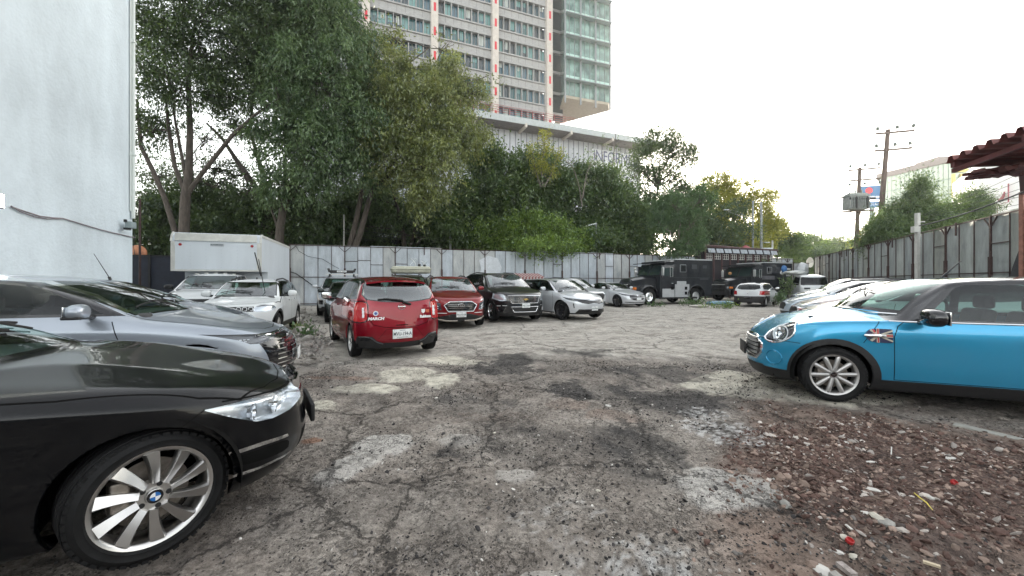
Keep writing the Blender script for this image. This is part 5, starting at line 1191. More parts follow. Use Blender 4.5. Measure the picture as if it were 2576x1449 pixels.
    def strip(S, ax, pts, wd, test, pid, allowed=None, zone=None, closed=False):
        """thin seam along a polyline"""
        n = len(pts); segs = n if closed else n - 1
        for i in range(segs):
            a, b = Vector(pts[i]), Vector(pts[(i + 1) % n]); d = (b - a)
            if d.length < 1e-6: continue
            d.normalize(); nn = Vector((-d.y, d.x)) * wd / 2; a2, b2 = a - d * wd * .3, b + d * wd * .3
            S.cut(ax, [tuple(a2 + nn), tuple(b2 + nn), tuple(b2 - nn), tuple(a2 - nn)], test, pid, allowed, zone)
    def hit(S, o, d):
        r = S.bvh.ray_cast(Vector(o), Vector(d)); return r[0], r[1]
    def sidept(S, s, z, sg): return S.hit((S.fo - s, sg * 3, z), (0, -sg, 0))
    def frontpt(S, y, z): return S.hit((S.fo + 2, y, z), (-1, 0, 0))
    def rearpt(S, y, z): return S.hit((S.fo - S.L - 2, y, z), (1, 0, 0))
    def toppt(S, s, y): return S.hit((S.fo - s, y, 4), (0, 0, -1))
    def arch(S, s, zc, r, trim=None, tr=.06, flat=None):
        for sg in (1, -1):
            if trim is not None: S.cut('y', circle(s, zc, r + tr, 40), S.side(sg, .05), trim, only=(0,))
            S.cut('y', circle(s, zc, r, 44), S.side(sg, -.5), None)
            ed = [e for e in S.bm.edges if e.is_boundary and all(abs(math.hypot(S.fo - v.co.x - s, v.co.z - zc) - r) < .004 and v.co.y * sg > .2 for v in e.verts)]
            if ed:
                x = bmesh.ops.extrude_edge_only(S.bm, edges=ed); nvv = [v for v in x['geom'] if isinstance(v, bmesh.types.BMVert)]
                for v in nvv: v.co.y -= sg * .035; v.co.z += (v.co.z - zc) * .02
                for f in x['geom']:
                    if isinstance(f, bmesh.types.BMFace): f[S.pl] = trim if trim is not None else 0; f.smooth = True
    def finish(S, root):
        S.bm.normal_update(); out = {}
        ppl, P_ = S.pl, S.parts
        for k, (name, m, kw) in P_.items():
            fs_ = [f for f in S.bm.faces if f[ppl] == k]
            if not fs_: continue
            vm = {}; V = []; N = []; F_ = []
            for f in fs_:
                q = []
                for v in f.verts:
                    if v not in vm: vm[v] = len(V); V.append(v.co.copy()); N.append(v.normal.copy())
                    q.append(vm[v])
                F_.append(q)
            groups = [None]
            off = kw.get('off', 0)
            if off: V = [v + nn * off for v, nn in zip(V, N)]
            split = kw.get('split')
            def mk(V, F_, N, nm):
                me = bpy.data.meshes.new(nm); me.from_pydata(V, [], F_); me.materials.append(m)
                me.polygons.foreach_set('use_smooth', [True] * len(F_)); me.update()
                try: me.normals_split_custom_set_from_vertices(N)
                except Exception: pass
                ob = bpy.data.objects.new(nm, me); COL.objects.link(ob); ob.parent = root; return ob
            if split:   # one object for each side
                for sg in (1, -1):
                    F2 = [f for f in F_ if sum(V[i].y for i in f) * sg > 0]; u = sorted({i for f in F2 for i in f}); mp = {a: b for b, a in enumerate(u)}
                    if F2: out.setdefault(name, []).append(mk([V[i] for i in u], [[mp[i] for i in f] for f in F2], [N[i] for i in u], name))
            else: out.setdefault(name, []).append(mk(V, F_, N, name))
            if kw.get('bucket'):
                dep, m2, nm2 = kw['bucket']
                for ob in out[name][-2 if split else -1:]:
                    b2 = bmesh.new(); b2.from_mesh(ob.data)
                    x = bmesh.ops.extrude_face_region(b2, geom=b2.faces[:]); nv = [v for v in x['geom'] if isinstance(v, bmesh.types.BMVert)]
                    b2.normal_update(); c = sum((v.co for v in nv), Vector()) / max(1, len(nv))
                    sgy = 1 if c.y > .05 else -1 if c.y < -.05 else 0
                    dv = kw.get('dir') or Vector((-1 if c.x > -S.L / 2 + S.fo else 1, -sgy * .35, 0)).normalized()
                    for v in nv: v.co = c + (v.co - c) * .93 + dv * dep
                    old = [f for f in b2.faces if not any(v in set(nv) for v in f.verts)]
                    bmesh.ops.delete(b2, geom=old, context='FACES_ONLY'); me2 = bpy.data.meshes.new(nm2); b2.to_mesh(me2); b2.free(); me2.materials.clear(); me2.materials.append(m2)
                    o2 = bpy.data.objects.new(nm2, me2); COL.objects.link(o2); o2.parent = ob
        S.bm.free(); return out

# ---------------------------------------------------------------- wheels
def spokes(mb, style, r0, r1, y0, m, m2=None):
    """y0: outer face offset, outboard is -Y in wheel space"""
    def sp(a, ra, rb, wa, wb, da, db, ridge, tw=0.0, off=0.0):
        V = []; n = 4
        for i in range(n + 1):
            t = i / n; r = ra + (rb - ra) * t; wv = wa + (wb - wa) * t ** 1.4; aa = a + tw * t; d = y0 + da + (db - da) * t; rg = ridge * (1 - .25 * t)
            cx, cz = math.cos(aa), math.sin(aa); tx, tz = -cz, cx
            for u, dd in ((-.5, .030), (-.5, .004), (off, -rg), (.5, .004), (.5, .030)): V.append((cx * r + tx * wv * u, d + dd, cz * r + tz * wv * u))
        F_ = [(i * 5 + j, i * 5 + j + 1, (i + 1) * 5 + j + 1, (i + 1) * 5 + j) for i in range(n) for j in range(4)] + [(0, 1, 2, 3, 4), tuple(range(n * 5 + 4, n * 5 - 1, -1))]
        mb.add(V, F_, m, False)
    n = {'turbine': 10, 'round': 10, 'double': 5, 'multi': 10, 'five': 5, 'fan': 8}.get(style, 7)
    for k in range(n):
        a = 2 * math.pi * k / n + .2
        if style == 'turbine': sp(a, r0 * .95, r1, .034, .066, .0, -.006, .016, .10, .30)
        elif style == 'round':
            P_ = [Vector((math.cos(a) * r, y0 + .012, math.sin(a) * r)) for r in (r0 * .8, r0 * 1.25, (r0 + r1) / 2, r1 * .9, r1 * 1.0)]
            mb.tube(P_, [.019, .021, .024, .026, .020], m, 10)
        elif style == 'double':
            for q in (-.13, .13): sp(a + q * .9, r0, r1, .026, .036, .004, 0, .006, q * .3)
        elif style == 'multi': sp(a, r0, r1, .02, .030, .004, 0, .006, .16 * (1 if k % 2 else -1))
        elif style == 'five': sp(a, r0, r1, .05, .085, .0, 0, .008)
        elif style == 'fan': sp(a, r0 * .8, r1, .05, .11, .0, .008, .004, .35, .2)
def wheel(root, x, y, Rt, wd, Rr, style='double', steer=0.0, m=None, emblem=None, spin=0.0):
    """y sign gives the side; returns wheel empty"""
    sg = 1 if y > 0 else -1; m = m or M['alloy_paint']
    wr = empty('wheel', (x, y, Rt), 0, root); wr.rotation_euler = (0, 0, (math.pi if sg > 0 else 0) + steer)
    h = wd / 2; mb = MB(); sw_ = Rt - Rr
    prof = [(Rr - .012, h * .72), (Rr + sw_ * .15, h * .95), (Rr + sw_ * .5, h * 1.03), (Rt - .022, h * .95), (Rt - .006, h * .80), (Rt, h * .45), (Rt, 0), (Rt, -h * .45), (Rt - .006, -h * .80), (Rt - .022, -h * .95), (Rr + sw_ * .5, -h * 1.03), (Rr + sw_ * .22, -h * .97), (Rr + sw_ * .14, -h * .985), (Rr + .004, -h * .90), (Rr - .012, -h * .72)]
    n = 72; mb.lathe(prof, (0, 0, 0), 'Y', n, M['rubber'])
    for q in (-.55, -.18, .18, .55):       # tread grooves as raised ribs between
        mb.lathe([(Rt - .001, h * (q - .13)), (Rt + .003, h * (q - .12)), (Rt + .003, h * (q + .12)), (Rt - .001, h * (q + .13))], (0, 0, 0), 'Y', n, M['rubber'])
    for k in range(48):
        a = 2 * math.pi * k / 48
        for s_ in (1, -1): mb.box((math.cos(a) * (Rt - .010), s_ * h * .80, math.sin(a) * (Rt - .010)), (.014, h * .22, .026), M['rubber'], ry=-a)
    o = mb.build('tyre', None, wr, fixn=False)
    mb = MB(); f0 = -h * .78
    if style == 'steel':
        mb.lathe([(Rr, h * .7), (Rr - .012, h * .6), (Rr - .03, f0 + .07), (Rr - .02, f0), (Rr, f0 - .005), (Rr + .006, f0 + .01)], (0, 0, 0), 'Y', 40, m)
        mb.lathe([(Rr - .03, f0 + .075), (Rr * .62, f0 + .05), (Rr * .45, f0 + .09), (Rr * .28, f0 + .03), (.001, f0 + .02)], (0, 0, 0), 'Y', 40, m)
    else:
        mb.lathe([(Rr, h * .7), (Rr - .02, h * .5), (Rr - .028, f0 + .06), (Rr - .022, f0 + .006), (Rr - .012, f0 - .006), (Rr + .002, f0 - .010), (Rr + .007, f0 + .004)], (0, 0, 0), 'Y', 48, m)
        hub = .075 if style != 'round' else .062
        mb.lathe([(.001, f0 + .004), (hub * .45, f0 + .002), (hub * .5, f0 + .014), (hub * .95, f0 + .012), (hub, f0 + .05)], (0, 0, 0), 'Y', 32, m)
        spokes(mb, style, hub * .9, Rr - .018, f0 + .002, m)
        for k in range(5):
            a = 2 * math.pi * k / 5 + .5; p = (math.cos(a) * .056, 0, math.sin(a) * .056)
            mb.cyl((p[0], f0 + .013, p[2]), (p[0], f0 + .0085, p[2]), .012, M['black'], 12)
    rim = mb.build('rim', None, wr)
    rim.rotation_euler = (0, spin, 0)
    if style != 'steel':
        mb = MB(); mb.cyl((0, .0, 0), (0, .012, 0), Rr * .68, M['disc'], 32); mb.box((-Rr * .5, -.02, Rr * .12), (.07, .09, .16), M['disc'], bev=.01); mb.build('brake_disc', None, wr)
        mb = MB(); mb.cyl((0, f0 + .003, 0), (0, f0 - .003, 0), .033, M['black'] if not emblem else M['chrome'], 24); hc = mb.build('hub_cap', None, wr)
        if emblem: emblem(wr, f0 - .0035)
    else:
        mb = MB()
        for k in range(8 if Rr > .27 else 4):
            a = 2 * math.pi * k / (8 if Rr > .27 else 4); mb.cyl((math.cos(a) * Rr * .38, f0 + .08, math.sin(a) * Rr * .38), (math.cos(a) * Rr * .38, f0 + .03, math.sin(a) * Rr * .38), .016, M['chrome'], 6)
        mb.build('wheel_nut', None, wr)
    return wr
def wells(root, S, axles, Rt, W):
    for s in axles:
        for sg in (1, -1):
            mb = MB(); mb.lathe([(Rt + .075, sg * (W / 2 - .045)), (Rt + .085, sg * (W / 2 - .30)), (Rt * .8, sg * (W / 2 - .36)), (.01, sg * (W / 2 - .36))], (S.fo - s, 0, Rt), 'Y', 24, M['gap'], a0=0 - .25, a1=math.pi + .25)
            mb.build('wheel_well', None, root)
def plate(root, p, rz, txt, sz=(.30, .15), tilt=0.0, top=None, ink=None):
    pr = MB().box((0, 0, 0), (sz[0], .008, sz[1]), M['plate'], bev=.003).build('license_plate', None, root, p, rz); pr.rotation_euler = (tilt, 0, rz)
    text('plate_number', txt, sz[1] * .52, ink or M['plate_ink'], pr, (0, -.0052, -.002), (R(90), 0, 0), ext=.0005, sx=.78, bold=.0015)
    mb = MB()
    for i in range(9): mb.box((-.09 + i * .022, -.0045, -sz[1] * .38), (.012, .001, .012), M['plate_ink'])
    for i in (-1, 1): mb.cyl((i * sz[0] * .42, -.004, sz[1] * .38), (i * sz[0] * .42, -.006, sz[1] * .38), .005, M['plate_ink'], 8)
    mb.box((0, -.0045, sz[1] * .38), (.10, .001, .008), M['plate_ink']); mb.build('plate_print', None, pr); return pr
def mirror(root, S, s, z, sg, m, m2=None, size=(.13, .21, .15), out=.10):
    p, n_ = S.sidept(s, z, sg)
    if p is None: return
    p = Vector((p.x, p.y, z)); c = p + Vector((-.02, sg * (out + size[1] / 2), .07)); mb = MB()
    mo = mb.tube([p - Vector((0, sg * .02, .0)), p + Vector((-.005, sg * .05, .01)), c - Vector((0, sg * size[1] * .28, size[2] * .35))], [.03, .026, .03], M['gloss_black'], 8)
    b = bmesh.new(); bmesh.ops.create_uvsphere(b, u_segments=20, v_segments=12, radius=1.0)
    for v in b.verts:
        x, y, z_ = v.co; pw = lambda q: math.copysign(abs(q) ** .72, q)
        v.co = c + Vector((pw(x) * size[0] / 2 * (1.0 if x > 0 else .55), pw(y) * size[1] / 2, pw(z_) * size[2] / 2 * (1 - .15 * y * sg)))
    V, F_ = bmdata(b); mh = MB().add(V, F_, m, True); ob = mh.build('mirror', None, root); o2 = mb.build('mirror_arm', None, ob)
    MB().box(c + Vector((-size[0] * .28, 0, 0)), (.012, size[1] * .84, size[2] * .74), M['chrome'], bev=.005, rz=sg * .0).build('mirror_glass', None, ob)
    if m2: 
        mb = MB(); mb.box(c - Vector((0, 0, size[2] * .36)), (size[0] * .8, size[1] * .86, .03), m2, bev=.012); mb.build('mirror_base', None, ob)
def seats(root, fo, s0, z0, W, rows_=1, m=None, rhd=False):
    m = m or M['seat']
    for r in range(rows_):
        for sg in (1, -1):
            x = fo - s0 - r * .85; y = sg * W * .215; o = MB().box((x + .02, y, z0 + .05), (.48, .46, .16), m, bev=.05).box((x - .25, y, z0 + .36), (.14, .44, .60), m, ry=-.22, bev=.05).build('seat', None, root)
            MB().box((x - .35, y, z0 + .74), (.10, .26, .17), m, bev=.04).cyl((x - .33, y - .06, z0 + .6), (x - .34, y - .06, z0 + .70), .007, M['chrome'], 6).cyl((x - .33, y + .06, z0 + .6), (x - .34, y + .06, z0 + .70), .007, M['chrome'], 6).build('headrest', None, o)
def dash(root, fo, s, z, W, dm=None):
    MB().box((fo - s, 0, z - .10), (.42, W * .80, .22), M['interior'], bev=.06).build('dashboard', None, root)
    mb = MB(); c = Vector((fo - s - .36, W * .215, z - .02)); n = 20
    P_ = [c + Vector((-.06 * math.sin(2 * math.pi * i / n), .185 * math.cos(2 * math.pi * i / n), .175 * math.sin(2 * math.pi * i / n))) for i in range(n + 1)]
    mb.tube(P_, .014, M['black'], 6, False); mb.box(c, (.05, .16, .10), M['interior'], bev=.02); mb.bar(c + Vector((0, -.17, 0)), c + Vector((0, .17, 0)), .03, .03, M['interior']); mb.cyl(c, c + Vector((.3, 0, -.06)), .03, M['interior'], 8)
    mb.build('steering_wheel', None, root)
def wiper(root, S, s, y0, ln, z_=.03, ang=.12, name='wiper'):
    pts = []
    for i in range(7):
        t = i / 6; p, n_ = S.toppt(s - ang * ln * t * 0 + .06 + .06 * t, y0 - ln * t)
        if p: pts.append(p + n_ * .022)
    if len(pts) > 2:
        mb = MB(); mb.tube(pts, .009, M['black'], 5); a = S.toppt(s - .02, y0 - ln * .05)[0]
        if a: mb.tube([a + Vector((0, 0, .015)), pts[3] + Vector((0, 0, .02))], .008, M['black'], 5)
        mb.build(name, None, root)
def wscreen(P, S, mg=.045):
    """windscreen outline in plan from the parameters"""
    g = P.get; w0, h0 = P['ws']            # (cowl s, header s)
    sw = g('sweep', .16); ip = lambda x, tab: float(np.interp(x, [t[0] for t in tab], [t[1] for t in tab]))
    yw, yh = P['wsy']; n = 10; poly = []
    for i in range(n + 1): y = -yw + 2 * yw * i / n; poly.append((w0 - sw * (1 - (y / yw) ** 2) + .03, y))
    for i in range(n + 1): y = yh - 2 * yh * i / n; poly.append((h0 - sw * .85 * (1 - (y / yh) ** 2) - .03, y))
    return poly
def grow(poly, d):
    """offset a polygon about its centre by distance d"""
    n = len(poly); A = sum(poly[i][0] * poly[(i + 1) % n][1] - poly[(i + 1) % n][0] * poly[i][1] for i in range(n)); sg = 1 if A > 0 else -1; out = []
    for i in range(n):
        a, b, c = Vector(poly[i - 1]), Vector(poly[i]), Vector(poly[(i + 1) % n]); e1 = (b - a).normalized() if (b - a).length > 1e-9 else Vector((1, 0)); e2 = (c - b).normalized() if (c - b).length > 1e-9 else e1
        n1 = Vector((e1.y, -e1.x)) * sg; n2 = Vector((e2.y, -e2.x)) * sg; m_ = (n1 + n2); m_ = m_ / max(.4, m_.length_squared / 2 if m_.length_squared > 0 else 1) ; out.append(tuple(b + m_ * d * (1 if m_.length < 3 else .3)))
    return out
# ---------------------------------------------------------------- vehicles: one builder, many specs
def ypoly(P, lst): return lst
def build_car(P):
    g = P.get; L, W, fo, wb, Rt = P['L'], P['W'], P['fo'], P['wb'], P['R']
    S = Shell(P); ax = [fo, fo + wb]; hero = g('hero', 0)
    loc, hd = P['place']; root = empty(P['name'], loc, hd); tag(root, P['label'], P.get('cat', 'car'), g('group'))
    root['label'] = P['label']
    trims = [S.pid('arch_trim', g('trimmat', M['black']), split=True) if g('archtrim') else None for _ in ax]
    if g('sill'):
        sl_ = S.pid('lower_trim', g('trimmat', M['black'])); zz = g('sill'); S.cut('y', [(-.2, -.2), (L + .2, -.2), (L + .2, zz), (-.2, zz)], lambda f: True, sl_)
    for a, trim in zip(ax, trims): S.arch(a, Rt, g('archr', Rt + .055), trim, g('archtrim', 0))
    glass = g('glass', M['glass_dark']); allow = None
    # windscreen
    fr = S.pid('window_frame', M['gloss_black']); wsid = S.pid('windscreen', g('wsglass', M['screen']))
    wsp = wscreen(P, S); tws = lambda f: f.normal.z > .15 and P['ws'][0] - .5 < S.fo - f.calc_center_median().x < P['ws'][1] + .3 and f.calc_center_median().z > P['wz']
    S.cut('z', grow(wsp, .028), tws, fr, zone=(1, 2)); S.cut('z', wsp, tws, wsid, only=(fr,))
    # side windows
    if g('dlo'):
        for sg in (1, -1):
            sd_ = S.side(sg, .2); S.cut('y', grow(g('dlo'), g('dlow', .022)), sd_, S.parts_chrome if False else fr, zone=(1, 2), only=(0,))
        for wn_, poly in g('wins'):
            w_ = S.pid('side_window', g(wn_ + 'glass', glass), split=True)
            for sg in (1, -1): S.cut('y', poly, S.side(sg, .2), w_, only=(fr,))
    if g('chromeline'):
        ch = S.pid('window_trim', M['chrome'])
        for sg in (1, -1): S.strip('y', g('chromeline'), .018, S.side(sg, .1), ch)
    if g('rw'):
        a_, poly = g('rw'); rwid = S.pid('rear_window', g('rwglass', M['glass'])); t_ = (lambda f: f.normal.z > .1 and S.fo - f.calc_center_median().x > g('rws', L * .6)) if a_ == 'z' else (lambda f: f.normal.x < -.2 and S.fo - f.calc_center_median().x > L * .6)
        S.cut(a_, grow(poly, .02), t_, fr, zone=(1, 2) if a_ == 'z' else None, only=(0, fr)); S.cut(a_, poly, t_, rwid, only=(fr,))
    for c in g('cuts', []):
        # (name, material, axis, polygon, where, options)
        nm, m_, a_, poly, where, kw = c; kw = dict(kw); only = kw.pop('only', None); both = kw.pop('both', True); zone = kw.pop('zone', None)
        pid = S.pid(nm, m_, **kw)
        if where == 'front': base = lambda f: (S.fo - f.calc_center_median().x) < 1.5 and f.normal.x > -.3
        elif where == 'rear': base = lambda f: (S.fo - f.calc_center_median().x) > L - 1.3 and f.normal.x < .4
        elif where == 'top': base = lambda f: f.normal.z > .2
        else: base = lambda f: True
        sides = (1, -1) if (both and a_ != 'z') else (0,)
        for sg in sides:
            if a_ == 'y': t_ = lambda f, sg=sg: base(f) and f.calc_center_median().y * sg > .12 and (f.normal.y * sg > -.15 if where != 'side' else f.normal.y * sg > .2)
            elif a_ == 'x' and both: t_ = lambda f, sg=sg: base(f) and f.calc_center_median().y * sg > 0
            else: t_ = base
            pl = [(u * sg, v) for u, v in poly] if (a_ == 'x' and both) else poly
            S.cut(a_, pl, t_, pid, zone=zone, only=only)
    gp = S.pid('panel_gap', M['gap'])
    for (a_, pts, wd, where) in g('seams', []):
        for sg in ((1, -1) if a_ == 'y' or where == 'both' else (0,)):
            if a_ == 'y': t_ = S.side(sg, .05)
            elif a_ == 'z': t_ = S.up(.1)
            else: t_ = (lambda f: f.normal.x > .1) if where != 'rear' else (lambda f: f.normal.x < -.1)
            pp = [(u, v * sg) for u, v in pts] if (a_ == 'z' and sg) else pts
            S.strip(a_, pp, wd, t_, gp, zone=None)
    for (nm, poly) in g('doors', []):
        d_ = S.pid(nm, P['paint'], split=True)
        for sg in (1, -1): S.cut('y', poly, S.side(sg, .05), d_, only=(0,))
    out = S.finish(root)
    # undertray, wells
    MB().box((fo - L / 2, 0, P['zb'] + .10), (L * .90, W * .62, .14), M['gap']).box((fo - (ax[0] + ax[1]) / 2, 0, P['zb'] + .07), (wb - Rt * 2 - .2, W * .88, .08), M['gap']).build('underbody', None, root)
    wells(root, S, ax, Rt, W)
    st_, em, wm = g('wheel', ('double', None, None)); tw = g('tw', .215)
    for i, a in enumerate(ax):
        for sg in (1, -1):
            wheel(root, fo - a, sg * (W / 2 - tw / 2 - g('tin', .025)), Rt, tw, g('Rr', Rt - .105), st_, g('steer', 0) if i == 0 else 0, wm, em, spin=g('spin', .3) + i)
    if g('mir'):
        s_, z_, mm = g('mir')[:3]
        for sg in (1, -1): mirror(root, S, s_, z_, sg, mm, *(g('mir')[3:4] or (None,)), size=g('mirsize', (.14, .22, .15)))
    for (s_, z_) in g('handles', []):
        for sg in (1, -1):
            p, n_ = S.sidept(s_, z_, sg)
            if p is not None: MB().box(p + Vector((0, sg * .022, 0)), (.17, .018, .026), g('hmat', P['paint']), bev=.008).box(p + Vector((.07, sg * .008, 0)), (.02, .03, .02), M['gap']).box(p + Vector((-.07, sg * .008, 0)), (.02, .03, .02), M['gap']).build('door_handle', None, root)
    if g('fplate'):
        t_, z_ = g('fplate'); p, n_ = S.frontpt(0.0 + g('fpy', 0), z_)
        if p: plate(root, p + Vector((.025, 0, 0)), R(90), t_, tilt=R(0))
    if g('rplate'):
        t_, z_ = g('rplate'); p, n_ = S.rearpt(0.0, z_)
        if p: plate(root, p - Vector((.022, 0, 0)), R(-90), t_)
    if g('interior', 1):
        seats(root, fo, P['ws'][0] + .95, .42 + g('seatz', 0), W, 2); dash(root, fo, P['ws'][0] + .12, P['wz'] + .0, W)
    if g('wip', 1):
        wiper(root, S, P['ws'][0] - .06, W * .10, .52); wiper(root, S, P['ws'][0] - .04, -W * .34 + .58, .56)
    if g('rails'):
        s0, s1, yy = g('rails')
        for sg in (1, -1):
            a_, b_ = S.toppt(s0, sg * yy)[0], S.toppt(s1, sg * yy)[0]
            if a_ and b_:
                md_ = S.toppt((s0 + s1) / 2, sg * yy)[0]
                MB().tube([a_, a_ + Vector((-.12, 0, .05)), md_ + Vector((0, 0, .055)), b_ + Vector((.12, 0, .045)), b_], [.015, .02, .02, .02, .015], g('railmat', M['black']), 8).build('roof_rail', None, root)
    if g('post'): g('post')(root, S, out)
    return root, S
def rowset(zb, z3=.52, hood=.10, low=.07, sh=.12, **k):
    return [(zb, .24, low + .08, low + .06), (zb, .055, low, low * .7), (zb + .15, .012, 0.0, 0.0), (z3, 0.0, .0, .0), (('b', -sh), .010, hood * .35, .02), (('b', 0), k.get('bi', .05), hood, .05)]
PM = {
    'bmw': paint('paint_black', (.0012, .0016, .0026), rough=.3, dust=.0, ior=1.36),
    'byd': paint('paint_silver_blue', (.33, .365, .42), metal=.45, rough=.28, dust=.08),
    'slate': paint('paint_slate', (.15, .18, .23), metal=.5, rough=.3, dust=.08),
    'red': paint('paint_cherry_red', (.22, .002, .012), metal=.5, rough=.3, dust=.03),
    'red2': paint('paint_maroon', (.19, .006, .010), metal=.4, rough=.3, dust=.06),
    'grey': paint('paint_dark_grey', (.018, .019, .021), metal=.5, rough=.3, dust=.05),
    'silver': paint('paint_silver_white', (.56, .58, .61), metal=.4, rough=.3, dust=.05),
    'white': paint('paint_white', (.66, .68, .69), metal=.0, rough=.35, dust=.05),
    'oldwhite': paint('paint_old_white', (.50, .52, .54), metal=.0, rough=.5, dust=.18),
    'blue': paint('paint_bright_blue', (.03, .29, .50), metal=.5, rough=.26, dust=.08),
    'ltblue': paint('paint_light_blue', (.36, .43, .50), metal=.4, rough=.3, dust=.1),
    'black2': paint('paint_black_grey', (.012, .013, .016), rough=.3, dust=.05),
    'truck': paint('paint_truck_black', (.010, .012, .016), rough=.32, dust=.16),
}
def hdg(deg): return R(deg)
def placed(wx, wy, deg, W, tw=.2, side=-1):
    """front axle centre on the ground so that the wheel on the given side has its outer face at (wx, wy)"""
    a = R(deg); h = W / 2 - .02
    return (Vector((wx, wy, 0)) - Vector((-math.sin(a), math.cos(a), 0)) * (side * h), a)

# ------------------------------------------------ black saloon in the near left corner
def bmw_emblem(wr, y):
    blue_ = mat('emblem_blue', (.02, .14, .42), .3) if 'emblem_blue' not in bpy.data.materials else bpy.data.materials['emblem_blue']
    mb = MB(); mb.cyl((0, y, 0), (0, y - .002, 0), .0315, M['gloss_black'], 28)
    for q in range(4):
        n = 6; pts = [(0, 0)] + [(.021 * math.cos(q * math.pi / 2 + i * math.pi / 2 / n), .021 * math.sin(q * math.pi / 2 + i * math.pi / 2 / n)) for i in range(n + 1)]
        mb.prism(pts, lambda u, v, t: (u, t, v), y - .002, y - .0035, M['white_paint_mark'] if q % 2 else blue_)
    mb.build('emblem', None, wr)
def bmw_post(root, S, out):
    # kidney grille bars, fog insert, plate holder
    for sg in (1, -1):
        mb = MB()
        for i in range(9):
            y = sg * (.05 + i * .032); p = S.frontpt(y, .62)[0]
            if p: mb.bar(p + Vector((-.01, 0, -.085)), p + Vector((-.03, 0, .075)), .006, .03, M['chrome'], up=(1, 0, 0))
        mb.build('grille_bars', None, root)
    mb = MB(); p = S.frontpt(0, .42)[0]; mb.box(p + Vector((.03, 0, 0)), (.03, .52, .13), M['black'], bev=.01); mb.build('plate_holder', None, root)
    for sg in (1, -1):       # lamp internals: two ring lenses and a bright brow
        for y_, s_ in ((.56, .20), (.68, .30)):
            p = S.frontpt(sg * y_, .60)[0]
            if p:
                c = p + Vector((-.07, 0, .01)); mb = MB(); mb.lathe([(.048, .0), (.052, .012), (.040, .010), (.030, -.02), (.001, -.028)], (0, 0, 0), 'X', 24, M['chrome'])
                mb.build('lens_ring', None, root, c, sg * .25)
spec_bmw = dict(name='black_saloon', label='glossy black saloon with ten-spoke alloy wheel in the near left corner', L=4.624, W=1.811, fo=.80, wb=2.81, R=.314, Rr=.238, tw=.235, zb=.20, archr=.35,
    nose=1.55, fy=[0, .30, .57, .80, .955], paint=PM['bmw'], lod=3, hero=1, sweep=.28, hcrease=.022, hy=[1.0, .84, .60, .30, 0], crown=.05, hsweep=.10,
    st=[(.80, 'h'), (1.10, 'h'), (1.36, 'h'), (1.56, 'w'), (1.98, 'f'), (2.50, 'e'), (2.95, 'c'), (3.35, 'c'), (3.75, 'r'), (4.10, 'h'), (4.35, 'h')],
    rows=[(.16, .26, .20, .12), (.17, .06, .10, .05), (.27, .012, .0, 0), (.48, 0, .02, 0), (.64, .0, .04, .01), (('b', -.085), .004, .07, .02), (('b', 0), .075, .13, .05)],
    belt=[(0, .70), (.4, .795), (.9, .865), (1.7, .935), (3.2, .985), (4.0, 1.03), (4.62, 1.02)], top=[(0, .72), (.35, .80), (.8, .875), (1.34, .985), (1.56, 1.02), (1.98, 1.21), (2.50, 1.395), (3.0, 1.43), (3.35, 1.405), (3.75, 1.24), (4.1, 1.08), (4.62, 1.04)],
    ws=(1.56, 2.48), wsy=(.72, .57), wz=.95, dlo=[(1.80, 1.0), (2.35, 1.30), (2.8, 1.36), (3.3, 1.33), (3.72, 1.17), (3.85, 1.05), (3.0, 1.02)], creases=[(5, 4, -4, .65)],
    wins=[('a', [(1.92, 1.02), (2.40, 1.295), (2.84, 1.345), (2.84, 1.035)]), ('b', [(2.92, 1.04), (2.92, 1.345), (3.28, 1.31), (3.55, 1.20), (3.60, 1.06)])],
    cuts=[('headlight', M['lamp_clear'], 'y', [(.08, .575), (.08, .655), (.20, .682), (.40, .698), (.58, .70), (.46, .628), (.34, .562), (.26, .548), (.16, .552)], 'front', dict(split=True, bucket=(.075, M['lamp'], 'lamp_bowl'))),
          ('grille', M['gloss_black'], 'x', smoothpoly([(.035, .545), (.04, .66), (.09, .69), (.30, .665), (.335, .61), (.29, .54), (.12, .53)], 1), 'front', dict(split=True, bucket=(.04, M['black'], 'grille_back'))),
          ('fog_insert', M['chrome'], 'x', [(.56, .385), (.565, .405), (.70, .43), (.86, .44), (.86, .42), (.70, .408)], 'front', dict(split=True)), ('lip_trim', M['chrome'], 'x', [(.50, .255), (.50, .27), (.70, .285), (.86, .315), (.86, .30), (.70, .268)], 'front', dict(split=True)),
          ('air_intake', M['gap'], 'x', smoothpoly([(.55, .30), (.55, .36), (.62, .385), (.80, .40), (.81, .37), (.72, .32)], 1), 'front', dict(split=True)),
          ('lower_intake', M['gap'], 'x', [(0, .25), (0, .36), (.38, .36), (.42, .25)], 'front', {}),
          ('tail_light', M['red_lamp'], 'y', [(4.2, .86), (4.7, .88), (4.7, .98), (4.3, .99)], 'rear', dict(split=True))],
    seams=[('y', [(.10, .67), (.30, .702), (.50, .72)], .008, ''), ('y', [(.575, .70), (.66, .64), (.72, .585)], .007, ''), ('z', [(.60, .795), (1.1, .855), (1.5, .86), (1.78, .80)], .008, 'both'), ('z', [(.20, 0), (.22, .30), (.30, .56), (.42, .73), (.60, .795)], .008, 'both'),
           ('y', [(1.52, .30), (1.52, .62), (1.60, .92)], .007, ''), ('y', [(2.86, .30), (2.88, 1.02)], .007, ''), ('y', [(1.52, .30), (2.86, .30)], .007, '')],
    wheel=('turbine', bmw_emblem, M['alloy']), steer=R(22), spin=.55, mir=(2.02, 1.02, PM['bmw']), post=bmw_post, fplate=None, seatz=0)
a_ = R(34)
spec_bmw['place'] = placed(-1.79, 1.875, 34, 1.811)
CARS = [spec_bmw]
M['red2_lens'] = mat('bright_red_lens', (.42, .004, .006), .1, coat=1.0)
